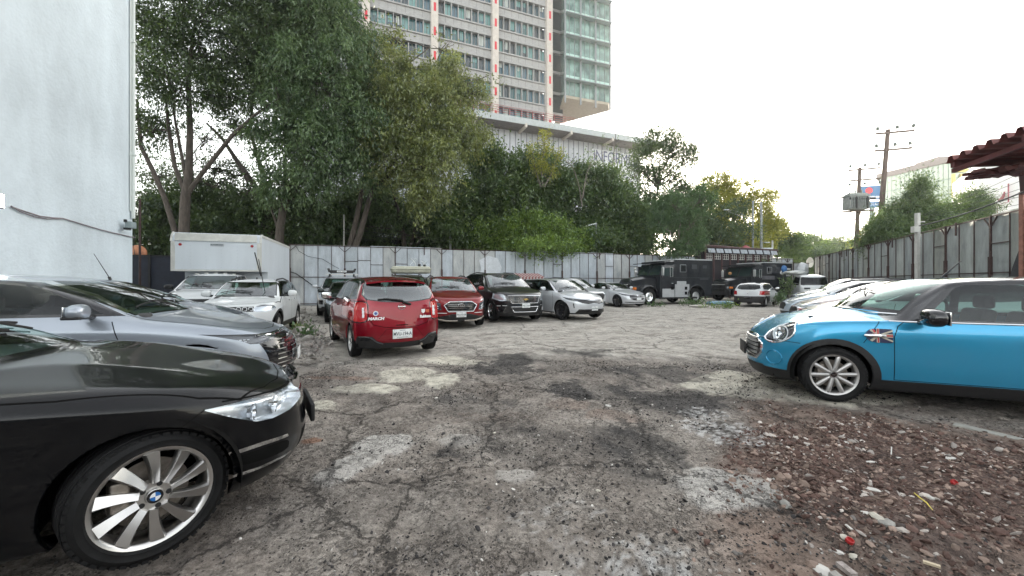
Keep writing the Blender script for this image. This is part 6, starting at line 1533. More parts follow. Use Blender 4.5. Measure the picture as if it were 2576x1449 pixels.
# ------------------------------------------------ templates
def sc_pts(l, a, b): return [(p[0] * a, p[1] * b) + tuple(p[2:]) for p in l]
def sedan(name, label, place, pnt, L=4.66, W=1.80, H=1.45, wb=2.70, fo=.88, **kw):
    a, b = L / 4.66, H / 1.45
    P = dict(name=name, label=label, place=place, paint=pnt, L=L, W=W, fo=fo, wb=wb, R=.32, Rr=.225, zb=.2, lod=2, nose=1.35, sweep=.2, crown=.04, hsweep=.08, hcrease=.012, sill=.27,
        st=[(s * a, k) for s, k in [(.80, 'h'), (1.10, 'h'), (1.28, 'h'), (1.42, 'w'), (1.84, 'f'), (2.30, 'e'), (2.85, 'c'), (3.30, 'c'), (3.72, 'r'), (4.08, 'h'), (4.35, 'h')]],
        rows=rowset(.18, hood=.12, z3=.50), belt=sc_pts([(0, .70), (.4, .79), (.9, .88), (1.5, .95), (3.2, 1.0), (4.0, 1.05), (4.66, 1.04)], a, b),
        top=sc_pts([(0, .72), (.35, .81), (.8, .89), (1.26, .985), (1.42, 1.02), (1.84, 1.22), (2.30, 1.41), (2.85, 1.45), (3.3, 1.425), (3.72, 1.26), (4.08, 1.10), (4.66, 1.07)], a, b),
        ws=(1.42 * a, 2.30 * a), wsy=(.70 * W / 1.8, .57 * W / 1.8), wz=1.0 * b, creases=[(4, 4, -4, .5)],
        dlo=sc_pts([(1.52, 1.0), (2.12, 1.30), (2.7, 1.38), (3.2, 1.35), (3.7, 1.2), (3.86, 1.09), (3.0, 1.03)], a, b),
        wins=[('a', sc_pts([(1.66, 1.02), (2.18, 1.29), (2.72, 1.36), (2.72, 1.04)], a, b)), ('b', sc_pts([(2.80, 1.045), (2.80, 1.36), (3.18, 1.33), (3.5, 1.22), (3.62, 1.08)], a, b))],
        cuts=[('headlight', M['lamp_clear'], 'y', smoothpoly([(.10, .62), (.10, .71), (.35, .775), (.66, .80), (.56, .72), (.3, .64)], 1), 'front', dict(split=True, bucket=(.05, M['lamp'], 'lamp_bowl'))),
              ('grille', M['black'], 'x', [(0, .42), (0, .64), (.40, .66), (.52, .56), (.42, .40)], 'front', {}), ('lower_intake', M['black'], 'x', [(0, .24), (0, .34), (.62, .34), (.68, .24)], 'front', {}),
              ('tail_light', M['red_lamp'], 'y', sc_pts([(4.3, .84), (4.8, .86), (4.8, .99), (4.25, .98)], a, b), 'rear', dict(split=True)),
              ('rear_lamp', M['red_lamp'], 'x', [(.42, .84), (.42, .97), (.8, .98), (.8, .84)], 'rear', dict(split=True))],
        rw=('z', sc_pts([(3.42, -.5), (3.42, .5), (4.0, .6), (4.0, -.6)], a, W / 1.8)), seams=[('z', [(.30, 0), (.34, .35), (.5, .62), (.75, .76)], .01, 'both'), ('z', [(.75, .76), (1.2, .80), (1.55, .76)], .01, 'both'), ('y', sc_pts([(1.50, .3), (1.50, .7), (1.58, .94)], a, b), .009, ''), ('y', sc_pts([(2.76, .28), (2.76, 1.0)], a, b), .009, '')],
        wheel=('multi', None, None), mir=(1.85 * a, 1.01 * b, pnt), handles=[(2.5 * a, .86 * b), (3.35 * a, .88 * b)])
    P.update(kw); return P
def suv(name, label, place, pnt, L=4.35, W=1.79, H=1.63, wb=2.60, fo=.84, **kw):
    a, b = L / 4.35, H / 1.63
    P = dict(name=name, label=label, place=place, paint=pnt, L=L, W=W, fo=fo, wb=wb, R=.34, Rr=.225, zb=.24, lod=2, nose=1.15, tail=.9, sweep=.16, crown=.04, hsweep=.06, hcrease=.012, sill=.36, archtrim=.06, tumble=.36, rdrop=.06,
        st=[(s * a, k) for s, k in [(.68, 'h'), (.95, 'h'), (1.16, 'w'), (1.48, 'f'), (1.84, 'e'), (2.4, 'c'), (3.0, 'c'), (3.55, 'c'), (3.88, 'c'), (4.12, 'r')]],
        rows=rowset(.22, hood=.07, z3=.62, low=.05), belt=sc_pts([(0, .90), (.4, .97), (.9, 1.03), (1.3, 1.06), (3.4, 1.12), (4.35, 1.10)], a, b),
        top=sc_pts([(0, .92), (.35, 1.0), (.8, 1.06), (1.0, 1.10), (1.16, 1.13), (1.48, 1.36), (1.84, 1.58), (2.4, 1.63), (3.0, 1.625), (3.55, 1.60), (3.88, 1.55), (4.12, 1.32), (4.35, 1.12)], a, b),
        ws=(1.16 * a, 1.84 * a), wsy=(.71 * W / 1.79, .60 * W / 1.79), wz=1.11 * b, creases=[(4, 4, -4, .4)],
        dlo=sc_pts([(1.30, 1.12), (1.78, 1.46), (2.2, 1.555), (3.3, 1.55), (3.8, 1.50), (3.98, 1.18), (2.6, 1.13)], a, b),
        wins=[('a', sc_pts([(1.46, 1.14), (1.86, 1.45), (2.25, 1.53), (2.38, 1.535), (2.38, 1.15)], a, b)), ('b', sc_pts([(2.46, 1.155), (2.46, 1.535), (3.18, 1.53), (3.25, 1.17)], a, b)), ('c', sc_pts([(3.32, 1.18), (3.28, 1.52), (3.72, 1.48), (3.84, 1.2)], a, b))],
        cuts=[('headlight', M['lamp_clear'], 'y', smoothpoly([(.08, .76), (.08, .86), (.30, .93), (.52, .96), (.45, .86), (.25, .77)], 1), 'front', dict(split=True, bucket=(.05, M['lamp'], 'lamp_bowl'))),
              ('grille', M['black'], 'x', sc_pts([(0, .58), (0, .84), (.44, .86), (.56, .74), (.42, .56)], 1, b), 'front', {}), ('lower_intake', M['black'], 'x', [(0, .28), (0, .46), (.60, .46), (.66, .28)], 'front', {}),
              ('tail_light', M['red_lamp'], 'y', sc_pts([(4.0, .86), (4.5, .88), (4.5, 1.06), (3.95, 1.06)], a, b), 'rear', dict(split=True))],
        rw=('x', sc_pts([(-.60, 1.16), (-.50, 1.48), (.50, 1.48), (.60, 1.16)], W / 1.79, b)), seams=[('z', [(.26, 0), (.30, .35), (.44, .62), (.62, .76)], .012, 'both'), ('z', [(.62, .76), (.9, .80), (1.2, .76)], .012, 'both'), ('y', sc_pts([(1.25, .4), (1.22, .8), (1.30, 1.05)], a, b), .012, ''), ('y', sc_pts([(2.42, .38), (2.42, 1.1)], a, b), .012, ''), ('y', sc_pts([(3.3, .6), (3.36, 1.1)], a, b), .012, '')],
        wheel=('double', None, None), mir=(1.62 * a, 1.12 * b, pnt), handles=[(2.15 * a, .98 * b), (2.98 * a, 1.0 * b)], rails=(1.95 * a, 3.75 * a, .56 * W / 1.79), seatz=.16)
    P.update(kw); return P
def nose_place(nx, ny, deg, fo): a = R(deg); return (Vector((nx, ny, 0)) - Vector((math.cos(a), math.sin(a), 0)) * fo, a)
def slats(S, root, m, zs, y0, y1, w=.018, d=.02, name='grille_bar', off=.012):
    mb = MB()
    for z in zs:
        p = []
        for i in range(9):
            y = y0 + (y1 - y0) * i / 8; q = S.frontpt(y, z)[0]
            if q: p.append(q + Vector((off, 0, 0)))
        if len(p) > 1:
            for a, b in zip(p[:-1], p[1:]): mb.bar(a, b, w, d, m)
    return mb.build(name, None, root)
def outline(S, root, m, poly, r=.012, name='grille_surround', both=True, off=.008, rear=False):
    mb = MB(); pts = []
    pl = poly + [(-y, z) for y, z in reversed(poly)] if both else poly
    for i in range(len(pl)):
        a, b = pl[i], pl[(i + 1) % len(pl)]
        for t in (0, .33, .66):
            y, z = a[0] + (b[0] - a[0]) * t, a[1] + (b[1] - a[1]) * t; q = (S.rearpt if rear else S.frontpt)(y, z)[0]
            if q: pts.append(q + Vector((-off if rear else off, 0, 0)))
    if len(pts) > 3: mb.tube(pts + [pts[0]], r, m, 6, False); return mb.build(name, None, root)
ROWA = -70.5
# ------------------------------------------------ silver-blue saloon
def byd_post(root, S, out):
    zs = [.30, .36, .42, .48, .54, .60, .66]
    slats(S, root, M['chrome'], zs, -.60, .60, .012, .012, off=.003)
    outline(S, root, M['chrome'], [(0, .725), (.45, .728), (.72, .735)], .010, 'front_trim', off=.006)
    mb = MB(); p = S.frontpt(0, .68)[0]; mb.box(p + Vector((.012, 0, 0)), (.01, .17, .032), M['chrome']); mb.build('badge', None, root)
    for sg in (1, -1):
        mb = MB()
        for i in range(5):
            for j in range(4):
                q = S.sidept(.42 + i * .034 + j * .022, .70 - j * .022, sg)[0]
                if q: mb.box(q + Vector((-.03, -sg * .02, 0)), (.024, .006, .010), M['lamp_white'])
        mb.build('daylight_strip', None, root)
    q = S.frontpt(.0, .40)[0]; plate(root, q + Vector((.03, 0, 0)), R(90), 'A12-BCD'[:0] or 'NWX-52-18') if False else MB().box(q + Vector((.03, 0, 0)), (.01, .30, .15), M['plate'], bev=.003).build('license_plate', None, root)
CARS.append(sedan('silver_saloon', 'silver-blue saloon with a finned chrome grille, just behind the black saloon', nose_place(-3.05, 5.48, 24, .93), PM['byd'], L=4.78, W=1.84, H=1.495, wb=2.72, fo=.93, lod=3, hero=1, nose=1.45,
    chromeline=[(1.55, 1.06), (1.88, 1.24), (2.28, 1.39), (2.85, 1.455), (3.3, 1.43), (3.85, 1.24)],
    cuts=[('headlight', M['lamp_clear'], 'y', [(.06, .635), (.06, .725), (.30, .752), (.60, .775), (.90, .80), (.74, .765), (.52, .70), (.42, .645), (.2, .632)], 'front', dict(split=True, bucket=(.05, M['lamp_dark'], 'lamp_bowl'))),
          ('grille', M['gloss_black'], 'x', [(0, .27), (0, .715), (.42, .72), (.74, .64), (.68, .38), (.56, .27)], 'front', {}),
          ('tail_light', M['red_lamp'], 'y', [(4.4, .84), (4.9, .86), (4.9, 1.0), (4.35, .98)], 'rear', dict(split=True))],
    mir=(1.78, 1.02, PM['byd'], M['black']), glass=M['glass_dark'], wheel=('double', None, None), post=byd_post, mirsize=(.17, .25, .15), wsglass=M['screen']))
def slate_post(root, S, out):
    p = S.toppt(2.25, -.0)[0]; MB().tube([p, p + Vector((-.22, 0, .46))], [.008, .004], M['black'], 5).cyl(p - Vector((0, 0, .01)), p + Vector((-.02, 0, .05)), .022, M['black'], 8).build('antenna', None, root)
CARS.append(sedan('slate_saloon', 'slate grey saloon with a roof antenna, behind the silver-blue saloon on the left', nose_place(-5.2, 7.95, 26, .9), PM['slate'], L=4.5, W=1.78, H=1.48, lod=2, post=slate_post))
CARS.append(sedan('small_black_car', 'small black car mostly hidden beside the corner of the white building', nose_place(-7.9, 10.6, 34, .8), PM['black2'], L=3.9, W=1.66, H=1.42, wb=2.5, fo=.8, interior=0))
# ------------------------------------------------ white hatchback with three square rings
def uno_post(root, S, out):
    mb = MB(); mm = MB()
    for i in range(3):
        y = .14 + i * .115; q = S.frontpt(y, .765)[0]
        if q:
            c = q + Vector((.012, 0, 0)); w_, h_ = .042, .040
            P_ = [c + Vector((0, w_ * x, h_ * z)) for x, z in ((-1, -.6), (-.6, -1), (.6, -1), (1, -.6), (1, .6), (.6, 1), (-.6, 1), (-1, .6), (-1, -.6))]; mb.tube(P_, .009, M['lamp_white'], 6, False)
    mb.build('grille_ring', None, root)
    p = S.toppt(2.0, 0)[0]; MB().cyl(p, p + Vector((-.01, 0, .04)), .02, M['black'], 8).build('antenna_base', None, root)
    w0 = S.toppt(P_UNO['ws'][0] + .05, .42)[0]; d = Vector((.10, .14, .62)); MB().tube([w0, w0 + Vector((.06, -.03, .25)), w0 + Vector((.1, -.12, .85))], .010, M['black'], 6).tube([w0 + Vector((.06, -.08, .42)), w0 + Vector((.12, -.2, 1.02))], .014, M['black'], 6).build('raised_wiper', None, root)
P_UNO = suv('white_hatchback', 'white hatchback with three square rings on its nose, in front of the box truck', (Vector((-6.65, 9.5, 0)), R(-71)), PM['white'], L=3.85, W=1.66, H=1.50, wb=2.38, fo=.78, nose=1.2, post=uno_post, R=.31, Rr=.2,
    cuts=[('headlight', M['lamp_clear'], 'x', smoothpoly([(.42, .69), (.42, .82), (.56, .86), (.74, .84), (.80, .76), (.72, .70)], 1), 'front', dict(split=True, bucket=(.05, M['lamp'], 'lamp_bowl'))),
          ('grille', M['black'], 'x', [(0, .71), (0, .82), (.42, .82), (.42, .70)], 'front', {}), ('lower_intake', M['black'], 'x', [(0, .28), (0, .48), (.60, .46), (.66, .28)], 'front', {})], glass=M['glass'], wsglass=M['screen'], mirsize=(.15, .22, .17))
CARS.append(P_UNO)
# ------------------------------------------------ white SUV with a light bar on its roof
def bar_post(root, S, out):
    a = S.toppt(2.2, 0)[0]; z = a.z + .10
    rb = empty('roof_rack', (a.x, 0, z), 0, root)
    MB().bar((0, -.68, 0), (0, .68, 0), .05, .03, M['gal2']).bar((-.75, -.66, 0), (-.75, .66, 0), .05, .03, M['gal2']).box((0, -.5, -.05), (.1, .08, .12), M['black']).box((0, .5, -.05), (.1, .08, .12), M['black']).build('crossbar', None, rb)
    MB().box((.05, 0, .12), (.10, .98, .13), M['black'], bev=.02).bar((.05, -.5, .1), (.0, -.56, .26), .10, .05, M['black']).bar((.05, .5, .1), (.0, .56, .26), .10, .05, M['black']).build('carrier', None, rb)
    MB().box((.105, 0, .13), (.01, .40, .075), M['plate']).box((.112, -.15, .13), (.006, .035, .03), M['plate_ink']).box((.112, -.07, .13), (.006, .08, .018), M['plate_ink']).box((.112, .08, .13), (.006, .14, .018), M['plate_ink']).build('carrier_label', None, rb)
M['gal2'] = mat('rack_silver', (.5, .5, .5), .35, metal=.7)
CARS.append(suv('white_suv', 'white SUV with a black carrier bar on its roof rack, by the back fence', (Vector((-7.25, 16.3, 0)), R(ROWA + 2)), PM['silver'], L=4.3, H=1.68, post=bar_post,
    cuts=[('headlight', M['lamp_clear'], 'y', smoothpoly([(.10, .86), (.14, .93), (.52, 1.0), (.66, 1.0), (.40, .88)], 1), 'front', dict(split=True, bucket=(.05, M['lamp'], 'lamp_bowl'))),
          ('grille', M['black'], 'x', [(0, .60), (0, .86), (.40, .86), (.50, .72), (.40, .60)], 'front', {}), ('fog_recess', M['gloss_black'], 'x', [(.62, .50), (.60, .68), (.80, .70), (.80, .52)], 'front', dict(split=True)), ('lower_intake', M['black'], 'x', [(0, .30), (0, .42), (.66, .42), (.72, .30)], 'front', {})]))
CARS.append(sedan('dark_hatchback', 'dark grey-green car half hidden behind the cherry red hatchback', (Vector((-5.75, 13.7, 0)), R(ROWA + 4)), paint('paint_dark_green', (.02, .03, .03), metal=.4, dust=.06), L=4.1, W=1.68, H=1.47, wb=2.55, fo=.8, interior=0, rw=None))
CARS.append(suv('dark_suv', 'dark SUV with a cream cargo bag on top, hidden behind the cherry red hatchback', (Vector((-3.95, 14.9, 0)), R(ROWA)), PM['grey'], L=4.5, H=1.74, W=1.84))
# ------------------------------------------------ cherry red hatchback seen from behind
def march_post(root, S, out):
    L = S.L; mb = MB()      # roof spoiler
    V = []; n = 9
    for i in range(n):
        y = -.56 + 1.12 * i / (n - 1); q = S.toppt(L - .50, y)[0] or Vector((S.fo - L + .5, y, 1.45)); e = abs(y) / .56
        V += [q + Vector((.0, 0, .004)), q + Vector((-.24 * (1 - .35 * e ** 3), 0, .005 - .03)), q + Vector((-.24 * (1 - .35 * e ** 3), 0, -.055)), q + Vector((-.02, 0, -.06))]
    Fq = [(i * 4 + j, i * 4 + (j + 1) % 4, (i + 1) * 4 + (j + 1) % 4, (i + 1) * 4 + j) for i in range(n - 1) for j in range(4)] + [(0, 1, 2, 3), (4 * n - 1, 4 * n - 2, 4 * n - 3, 4 * n - 4)]
    MB().add(V, Fq, PM['red'], True).build('spoiler', None, root)
    rp = lambda y, z, o=.01: (S.rearpt(y, z)[0] or Vector((S.fo - L, y, z))) - Vector((o, 0, 0))
    pts = [rp(-.03, 1.045, .03), rp(.12, 1.07, .035), rp(.30, 1.085, .035), rp(.42, 1.075, .03)]; MB().tube(pts, [.022, .018, .014, .010], M['black'], 6).box(rp(-.10, 1.0, .03), (.05, .16, .04), M['black'], bev=.015, rx=.35).build('rear_wiper', None, root)
    c = rp(.0, .935, .012); mb = MB()
    P_ = [c + Vector((0, .058 * math.cos(t), .052 * math.sin(t))) for t in np.linspace(0, 6.283, 25)]; mb.tube(P_, .008, M['chrome'], 6, False); mb.box(c + Vector((-.002, 0, 0)), (.014, .15, .022), M['chrome'], bev=.004); mb.build('badge', None, root)
    text('badge_letters', 'MARCH', .068, M['white_paint_mark'], root, rp(.46, .73, .016), (R(90), 0, R(-90) - .16), .003, sx=1.15, shear=.2, bold=.004)
    c = rp(.46, .825, .008); MB().cyl(c, c - Vector((.004, 0, 0)), .045, M['white_paint_mark'], 24).build('club_sticker', None, root)
    b_ = mat('sticker_blue', (.03, .08, .30), .5); MB().cyl(c - Vector((.004, 0, 0)), c - Vector((.006, 0, 0)), .028, b_, 4).build('sticker_centre', None, root); MB().cyl(c - Vector((.0045, 0, 0)), c - Vector((.0055, 0, 0)), .036, mat('sticker_ring', (.35, .40, .55), .5), 24).build('sticker_ring', None, root)
    text('sticker_letters', 'Rubicon', .070, M['white_paint_mark'], root, rp(-.46, .735, .016), (R(90), 0, R(-90) + .16), .002, sx=1.0, bold=.004)
    c = rp(-.42, .835, .008); MB().prism([(-.034, .04), (.034, .04), (.034, -.015), (0, -.045), (-.034, -.015)], lambda u, v, t: Vector((c.x - t, c.y + u, c.z + v)), 0, .004, M['white_paint_mark']).build('shield_sticker', None, root)
    c2 = rp(-.51, .835, .008); MB().box(c2, (.004, .07, .06), mat('sticker_red', (.5, .12, .06), .5), bev=.001).build('crest_sticker', None, root)
    plate(root, rp(.0, .44, .022), R(-90), 'MVU-194-A', sz=(.36, .17))
    for sg in (1, -1):      # lower slotted corners
        mb = MB()
        for k in range(3): a, b = rp(sg * .56, .335 + k * .03, .012), rp(sg * .70, .35 + k * .03, .012); mb.bar(a, b, .012, .01, M['gloss_black'])
        outp = [rp(sg * y, z, .012) for y, z in ((.34, .27), (.44, .30), (.54, .385), (.62, .405), (.73, .40))]; mb.tube(outp, .012, M['gloss_black'], 6); mb.build('bumper_slot', None, root)
    mb = MB(); pts = [rp(y, .60, .006) for y in np.linspace(-.11, .11, 5)]; mb.tube(pts, .008, M['gap'], 5); mb.build('handle_recess', None, root)
    for sg in (1, -1):
        mb = MB(); 
        for z in (.80, .86, .92):
            q = rp(sg * .645, z - .02, -.004); mb.box(q, (.02, .075, .062), M['lamp_white'], bev=.015, rz=sg * .5)
        mb.build('reversing_lamp', None, root)
    MB().tube([(S.fo - L + .25, -.38, .22), (S.fo - L + .02, -.38, .21)], .025, M['disc'], 8).build('exhaust', None, root)
ma = R(122.5)
CARS.append(suv('red_hatchback', 'cherry red hatchback seen from behind with a white number plate and stickers, left of centre', (Vector((-3.68, 9.72, 0)), ma), PM['red'], L=3.78, W=1.665, H=1.53, wb=2.45, fo=.72, lod=3, R=.298, Rr=.20, tw=.185, archtrim=0, zb=.18, sill=.20, tail=.95, rails=None,
    rows=[(.17, .24, .12, .10), (.19, .055, .06, .04), (.36, .0, .0, -.03), (.60, -.004, .0, -.015), (('b', -.12), .006, .03, .02), (('b', 0), .045, .07, .05)], ckrail=.35, tumble=.34,
    archr=.345, glass=M['glass'], rwglass=M['screen'], creases=[(4, 4, -4, .35), (3, 12, 0, .3)],
    rw=('x', smoothpoly([(-.67, 1.10), (-.35, 1.045), (0, 1.03), (.35, 1.045), (.67, 1.10), (.58, 1.40), (.2, 1.44), (-.2, 1.44), (-.58, 1.40)], 1)),
    cuts=[('lamp_rim', M['gloss_black'], 'x', smoothpoly([(.585, .68), (.575, .84), (.565, 1.015), (.68, 1.05), (.84, 1.04), (.84, .68), (.72, .645)], 1), 'rear', dict(split=True)), ('tail_light', M['red2_lens'], 'x', smoothpoly([(.60, .70), (.59, .84), (.58, 1.0), (.68, 1.035), (.84, 1.025), (.84, .70), (.72, .665)], 1), 'rear', dict(split=True)),
          ('rear_diffuser', M['black'], 'x', [(0, .10), (0, .28), (.34, .29), (.44, .33), (.52, .41), (.74, .42), (.78, .32), (.84, .28), (.84, .10)], 'rear', {}),
          ('plate_recess', PM['red'], 'x', [(0, .345), (0, .53), (.28, .53), (.42, .36), (.34, .32)], 'rear', {}),
          ('headlight', M['lamp'], 'y', smoothpoly([(.08, .66), (.08, .76), (.40, .90), (.62, .92), (.40, .74)], 1), 'front', dict(split=True))],
    seams=[('x', [(-.60, 1.10), (-.575, .75), (-.50, .62), (-.3, .565), (0, .555), (.3, .565), (.50, .62), (.575, .75), (.60, 1.10)], .010, 'rear'), ('x', [(-.42, .36), (-.28, .53), (.28, .53), (.42, .36)], .006, 'rear'),
           ('y', [(1.08, .3), (1.05, .7), (1.14, 1.0)], .008, ''), ('y', [(2.10, .3), (2.10, 1.05)], .008, ''), ('y', [(2.10, .3), (2.75, .35), (2.95, .65), (3.05, 1.05)], .008, ''), ('y', [(3.05, .62), (3.5, .66), (3.62, .70)], .006, '')],
    wheel=('double', None, M['alloy']), mir=(1.40, 1.03, M['black']), mirsize=(.15, .22, .17), post=march_post))
# ------------------------------------------------ maroon SUV with chrome grille
def creta_post(root, S, out):
    gp_ = [(0, .80), (.30, .795), (.47, .70), (.36, .53), (.33, .49)]
    slats(S, root, M['chrome'], [.55, .61, .67, .73, .78], -.40, .40, .016, .012)
    slats(S, root, M['gloss_black'], [.58, .64, .70, .76], -.42, .42, .02, .012, name='grille_slat')
    outline(S, root, M['chrome'], [(.0, .815), (.33, .81), (.50, .70), (.38, .51)], .014)
    c = S.frontpt(0, .70)[0] + Vector((.035, 0, 0)); mb = MB(); P_ = [c + Vector((0, .085 * math.cos(t), .046 * math.sin(t))) for t in np.linspace(0, 6.283, 25)]; mb.tube(P_, .010, M['chrome'], 6, False)
    mb.bar(c + Vector((0, -.045, -.03)), c + Vector((0, -.025, .03)), .014, .01, M['chrome']); mb.bar(c + Vector((0, .025, -.03)), c + Vector((0, .045, .03)), .014, .01, M['chrome']); mb.bar(c + Vector((0, -.035, -.008)), c + Vector((0, .035, .008)), .012, .01, M['chrome']); mb.build('badge', None, root)
    for sg in (1, -1):
        a = S.frontpt(sg * .42, .47)[0]; b = S.frontpt(sg * .68, .47)[0]
        if a and b: MB().bar(a + Vector((.01, 0, 0)), b + Vector((.01, 0, 0)), .06, .015, M['lamp_white']).build('daylight_lamp', None, root)
        a = [S.frontpt(sg * y, z)[0] for y, z in ((.80, .33), (.62, .27), (.42, .235), (.1, .23))]
        a = [q + Vector((.012, 0, 0)) for q in a if q]
        if len(a) > 1: MB().tube(a, .026, M['disc'], 6).build('skid_plate', None, root)
        mb = MB()
        for z0_, z1_ in ((.66, .72), (.60, .66)):
            q = S.frontpt(sg * .66, z0_)[0]; r_ = S.frontpt(sg * .74, z1_)[0]
            if q and r_: mb.bar(q + Vector((.005, 0, 0)), r_ + Vector((.005, 0, 0)), .02, .012, M['lamp_white'])
        mb.build('lamp_element', None, root)
CARS.append(suv('maroon_suv', 'maroon red SUV with a big chrome hexagonal grille, second red car from the left', (Vector((-1.80, 12.35, 0)), R(ROWA)), PM['red2'], L=4.3, W=1.79, H=1.63, wb=2.61, lod=3, post=creta_post, fplate=('PXX-93-08', .42), trimmat=M['black'],
    cuts=[('headlight', M['lamp_clear'], 'x', [(.56, .56), (.60, .76), (.80, .80), (.86, .76), (.84, .60), (.70, .55)], 'front', dict(split=True, bucket=(.05, M['lamp_dark'], 'lamp_bowl'))),
          ('side_lamp', M['lamp_white'], 'y', [(.20, .82), (.26, .87), (.60, .93), (.50, .86)], 'front', dict(split=True)),
          ('grille', M['gloss_black'], 'x', [(0, .49), (0, .81), (.32, .80), (.49, .70), (.37, .50)], 'front', {}), ('lower_intake', M['black'], 'x', [(0, .25), (0, .44), (.28, .44), (.62, .36), (.66, .26)], 'front', {})]))
# ------------------------------------------------ dark grey large SUV
def trav_post(root, S, out):
    slats(S, root, M['chrome'], [.70, .745, .79, .835, .88], -.56, .56, .018, .014)
    outline(S, root, M['chrome'], [(0, .93), (.62, .925), (.50, .665)], .013)
    outline(S, root, M['chrome'], [(0, .36), (.42, .36), (.52, .54)], .012, 'lower_surround')
    c = S.frontpt(0, .80)[0] + Vector((.03, 0, 0)); gold = mat('gold_badge', (.72, .52, .20), .25, metal=.8); MB().box(c, (.015, .19, .035), gold).box(c, (.016, .075, .07), gold).build('badge', None, root)
    for sg in (1, -1):
        a = S.frontpt(sg * .66, .59)[0]; b = S.frontpt(sg * .90, .57)[0]
        if a and b: MB().bar(a + Vector((.012, 0, 0)), b + Vector((.012, 0, 0)), .055, .015, M['lamp_white']).build('turn_lamp', None, root)
        pl = [(.70, .52), (.90, .50), (.86, .40), (.76, .38)]; pt_ = [S.frontpt(sg * y, z)[0] for y, z in pl]; pt_ = [q + Vector((.01, 0, 0)) for q in pt_ if q]
        if len(pt_) > 2: MB().tube(pt_ + [pt_[0]], .012, M['chrome'], 5, False).build('fog_surround', None, root)
CARS.append(suv('dark_grey_suv', 'large dark grey SUV with a gold badge on its grille, right of the maroon SUV', (Vector((.08, 14.3, 0)), R(-65.5)), PM['grey'], L=5.1, W=1.99, H=1.80, wb=3.02, fo=.98, lod=3, post=trav_post, R=.375, Rr=.255, tw=.25, fplate=('NSS-19-04', .58), sill=.34, nose=1.3,
    wheel=('five', None, M['chrome']), glass=M['glass_black'], cuts=[('headlight', M['lamp_clear'], 'x', [(.66, .75), (.68, .93), (.78, 1.0), (.95, 1.0), (.97, .82), (.84, .74)], 'front', dict(split=True, bucket=(.06, M['lamp'], 'lamp_bowl'))),
          ('grille', M['gloss_black'], 'x', [(0, .67), (0, .92), (.61, .92), (.50, .67)], 'front', {}), ('lower_intake', M['black'], 'x', [(0, .38), (0, .52), (.50, .52), (.42, .38)], 'front', {}), ('fog_recess', M['gloss_black'], 'x', [(.70, .52), (.90, .50), (.86, .40), (.76, .38)], 'front', dict(split=True))]))
# ------------------------------------------------ silver-white crossover
def geely_post(root, S, out):
    for sg in (1, -1):
        a, b = S.frontpt(sg * .74, .62)[0], S.frontpt(sg * .72, .46)[0]
        if a and b: MB().bar(a + Vector((.006, 0, 0)), b + Vector((.006, 0, 0)), .05, .02, M['gloss_black']).bar(a + Vector((.012, sg * .02, 0)), b + Vector((.012, sg * .02, 0)), .014, .02, M['chrome']).build('air_curtain', None, root)
    slats(S, root, M['gloss_black'], [.30, .34, .38], -.6, .6, .012, .01)
CARS.append(suv('silver_crossover', 'silver-white crossover with dark wheels and black nose strip, right of the dark grey SUV', (Vector((2.58, 14.9, 0)), R(-59)), PM['silver'], L=4.62, W=1.88, H=1.57, wb=2.75, fo=.88, lod=3, post=geely_post, rails=None, sill=.27, archtrim=0, R=.345, Rr=.235, nose=1.6, fplate=('NXB-999-A', .43),
    belt=sc_pts([(0, .80), (.4, .90), (.9, 1.0), (1.3, 1.04), (3.4, 1.10), (4.35, 1.08)], 1.06, .963), wheel=('fan', None, M['dark_alloy']), dlow=.03, trimmat=M['black'],
    cuts=[('headlight', M['lamp_clear'], 'y', [(.10, .70), (.10, .755), (.40, .80), (.80, .86), (.55, .76), (.3, .70)], 'front', dict(split=True, bucket=(.04, M['lamp_dark'], 'lamp_bowl'))),
          ('grille', M['gloss_black'], 'x', [(0, .63), (0, .72), (.50, .74), (.64, .70), (.5, .63), (.25, .60)], 'front', {}), ('lower_intake', M['black'], 'x', [(0, .26), (0, .41), (.60, .41), (.68, .27)], 'front', {}), ('rear_lamp', M['red_lamp'], 'x', [(.42, .84), (.42, .97), (.8, .98), (.8, .84)], 'rear', dict(split=True))]))
CARS.append(suv('pale_silver_suv', 'pale silver SUV with roof rails, behind the crossover and left of the white saloon', (Vector((3.75, 19.4, 0)), R(-63)), PM['silver'], L=4.4, W=1.80, H=1.66, fo=.84))
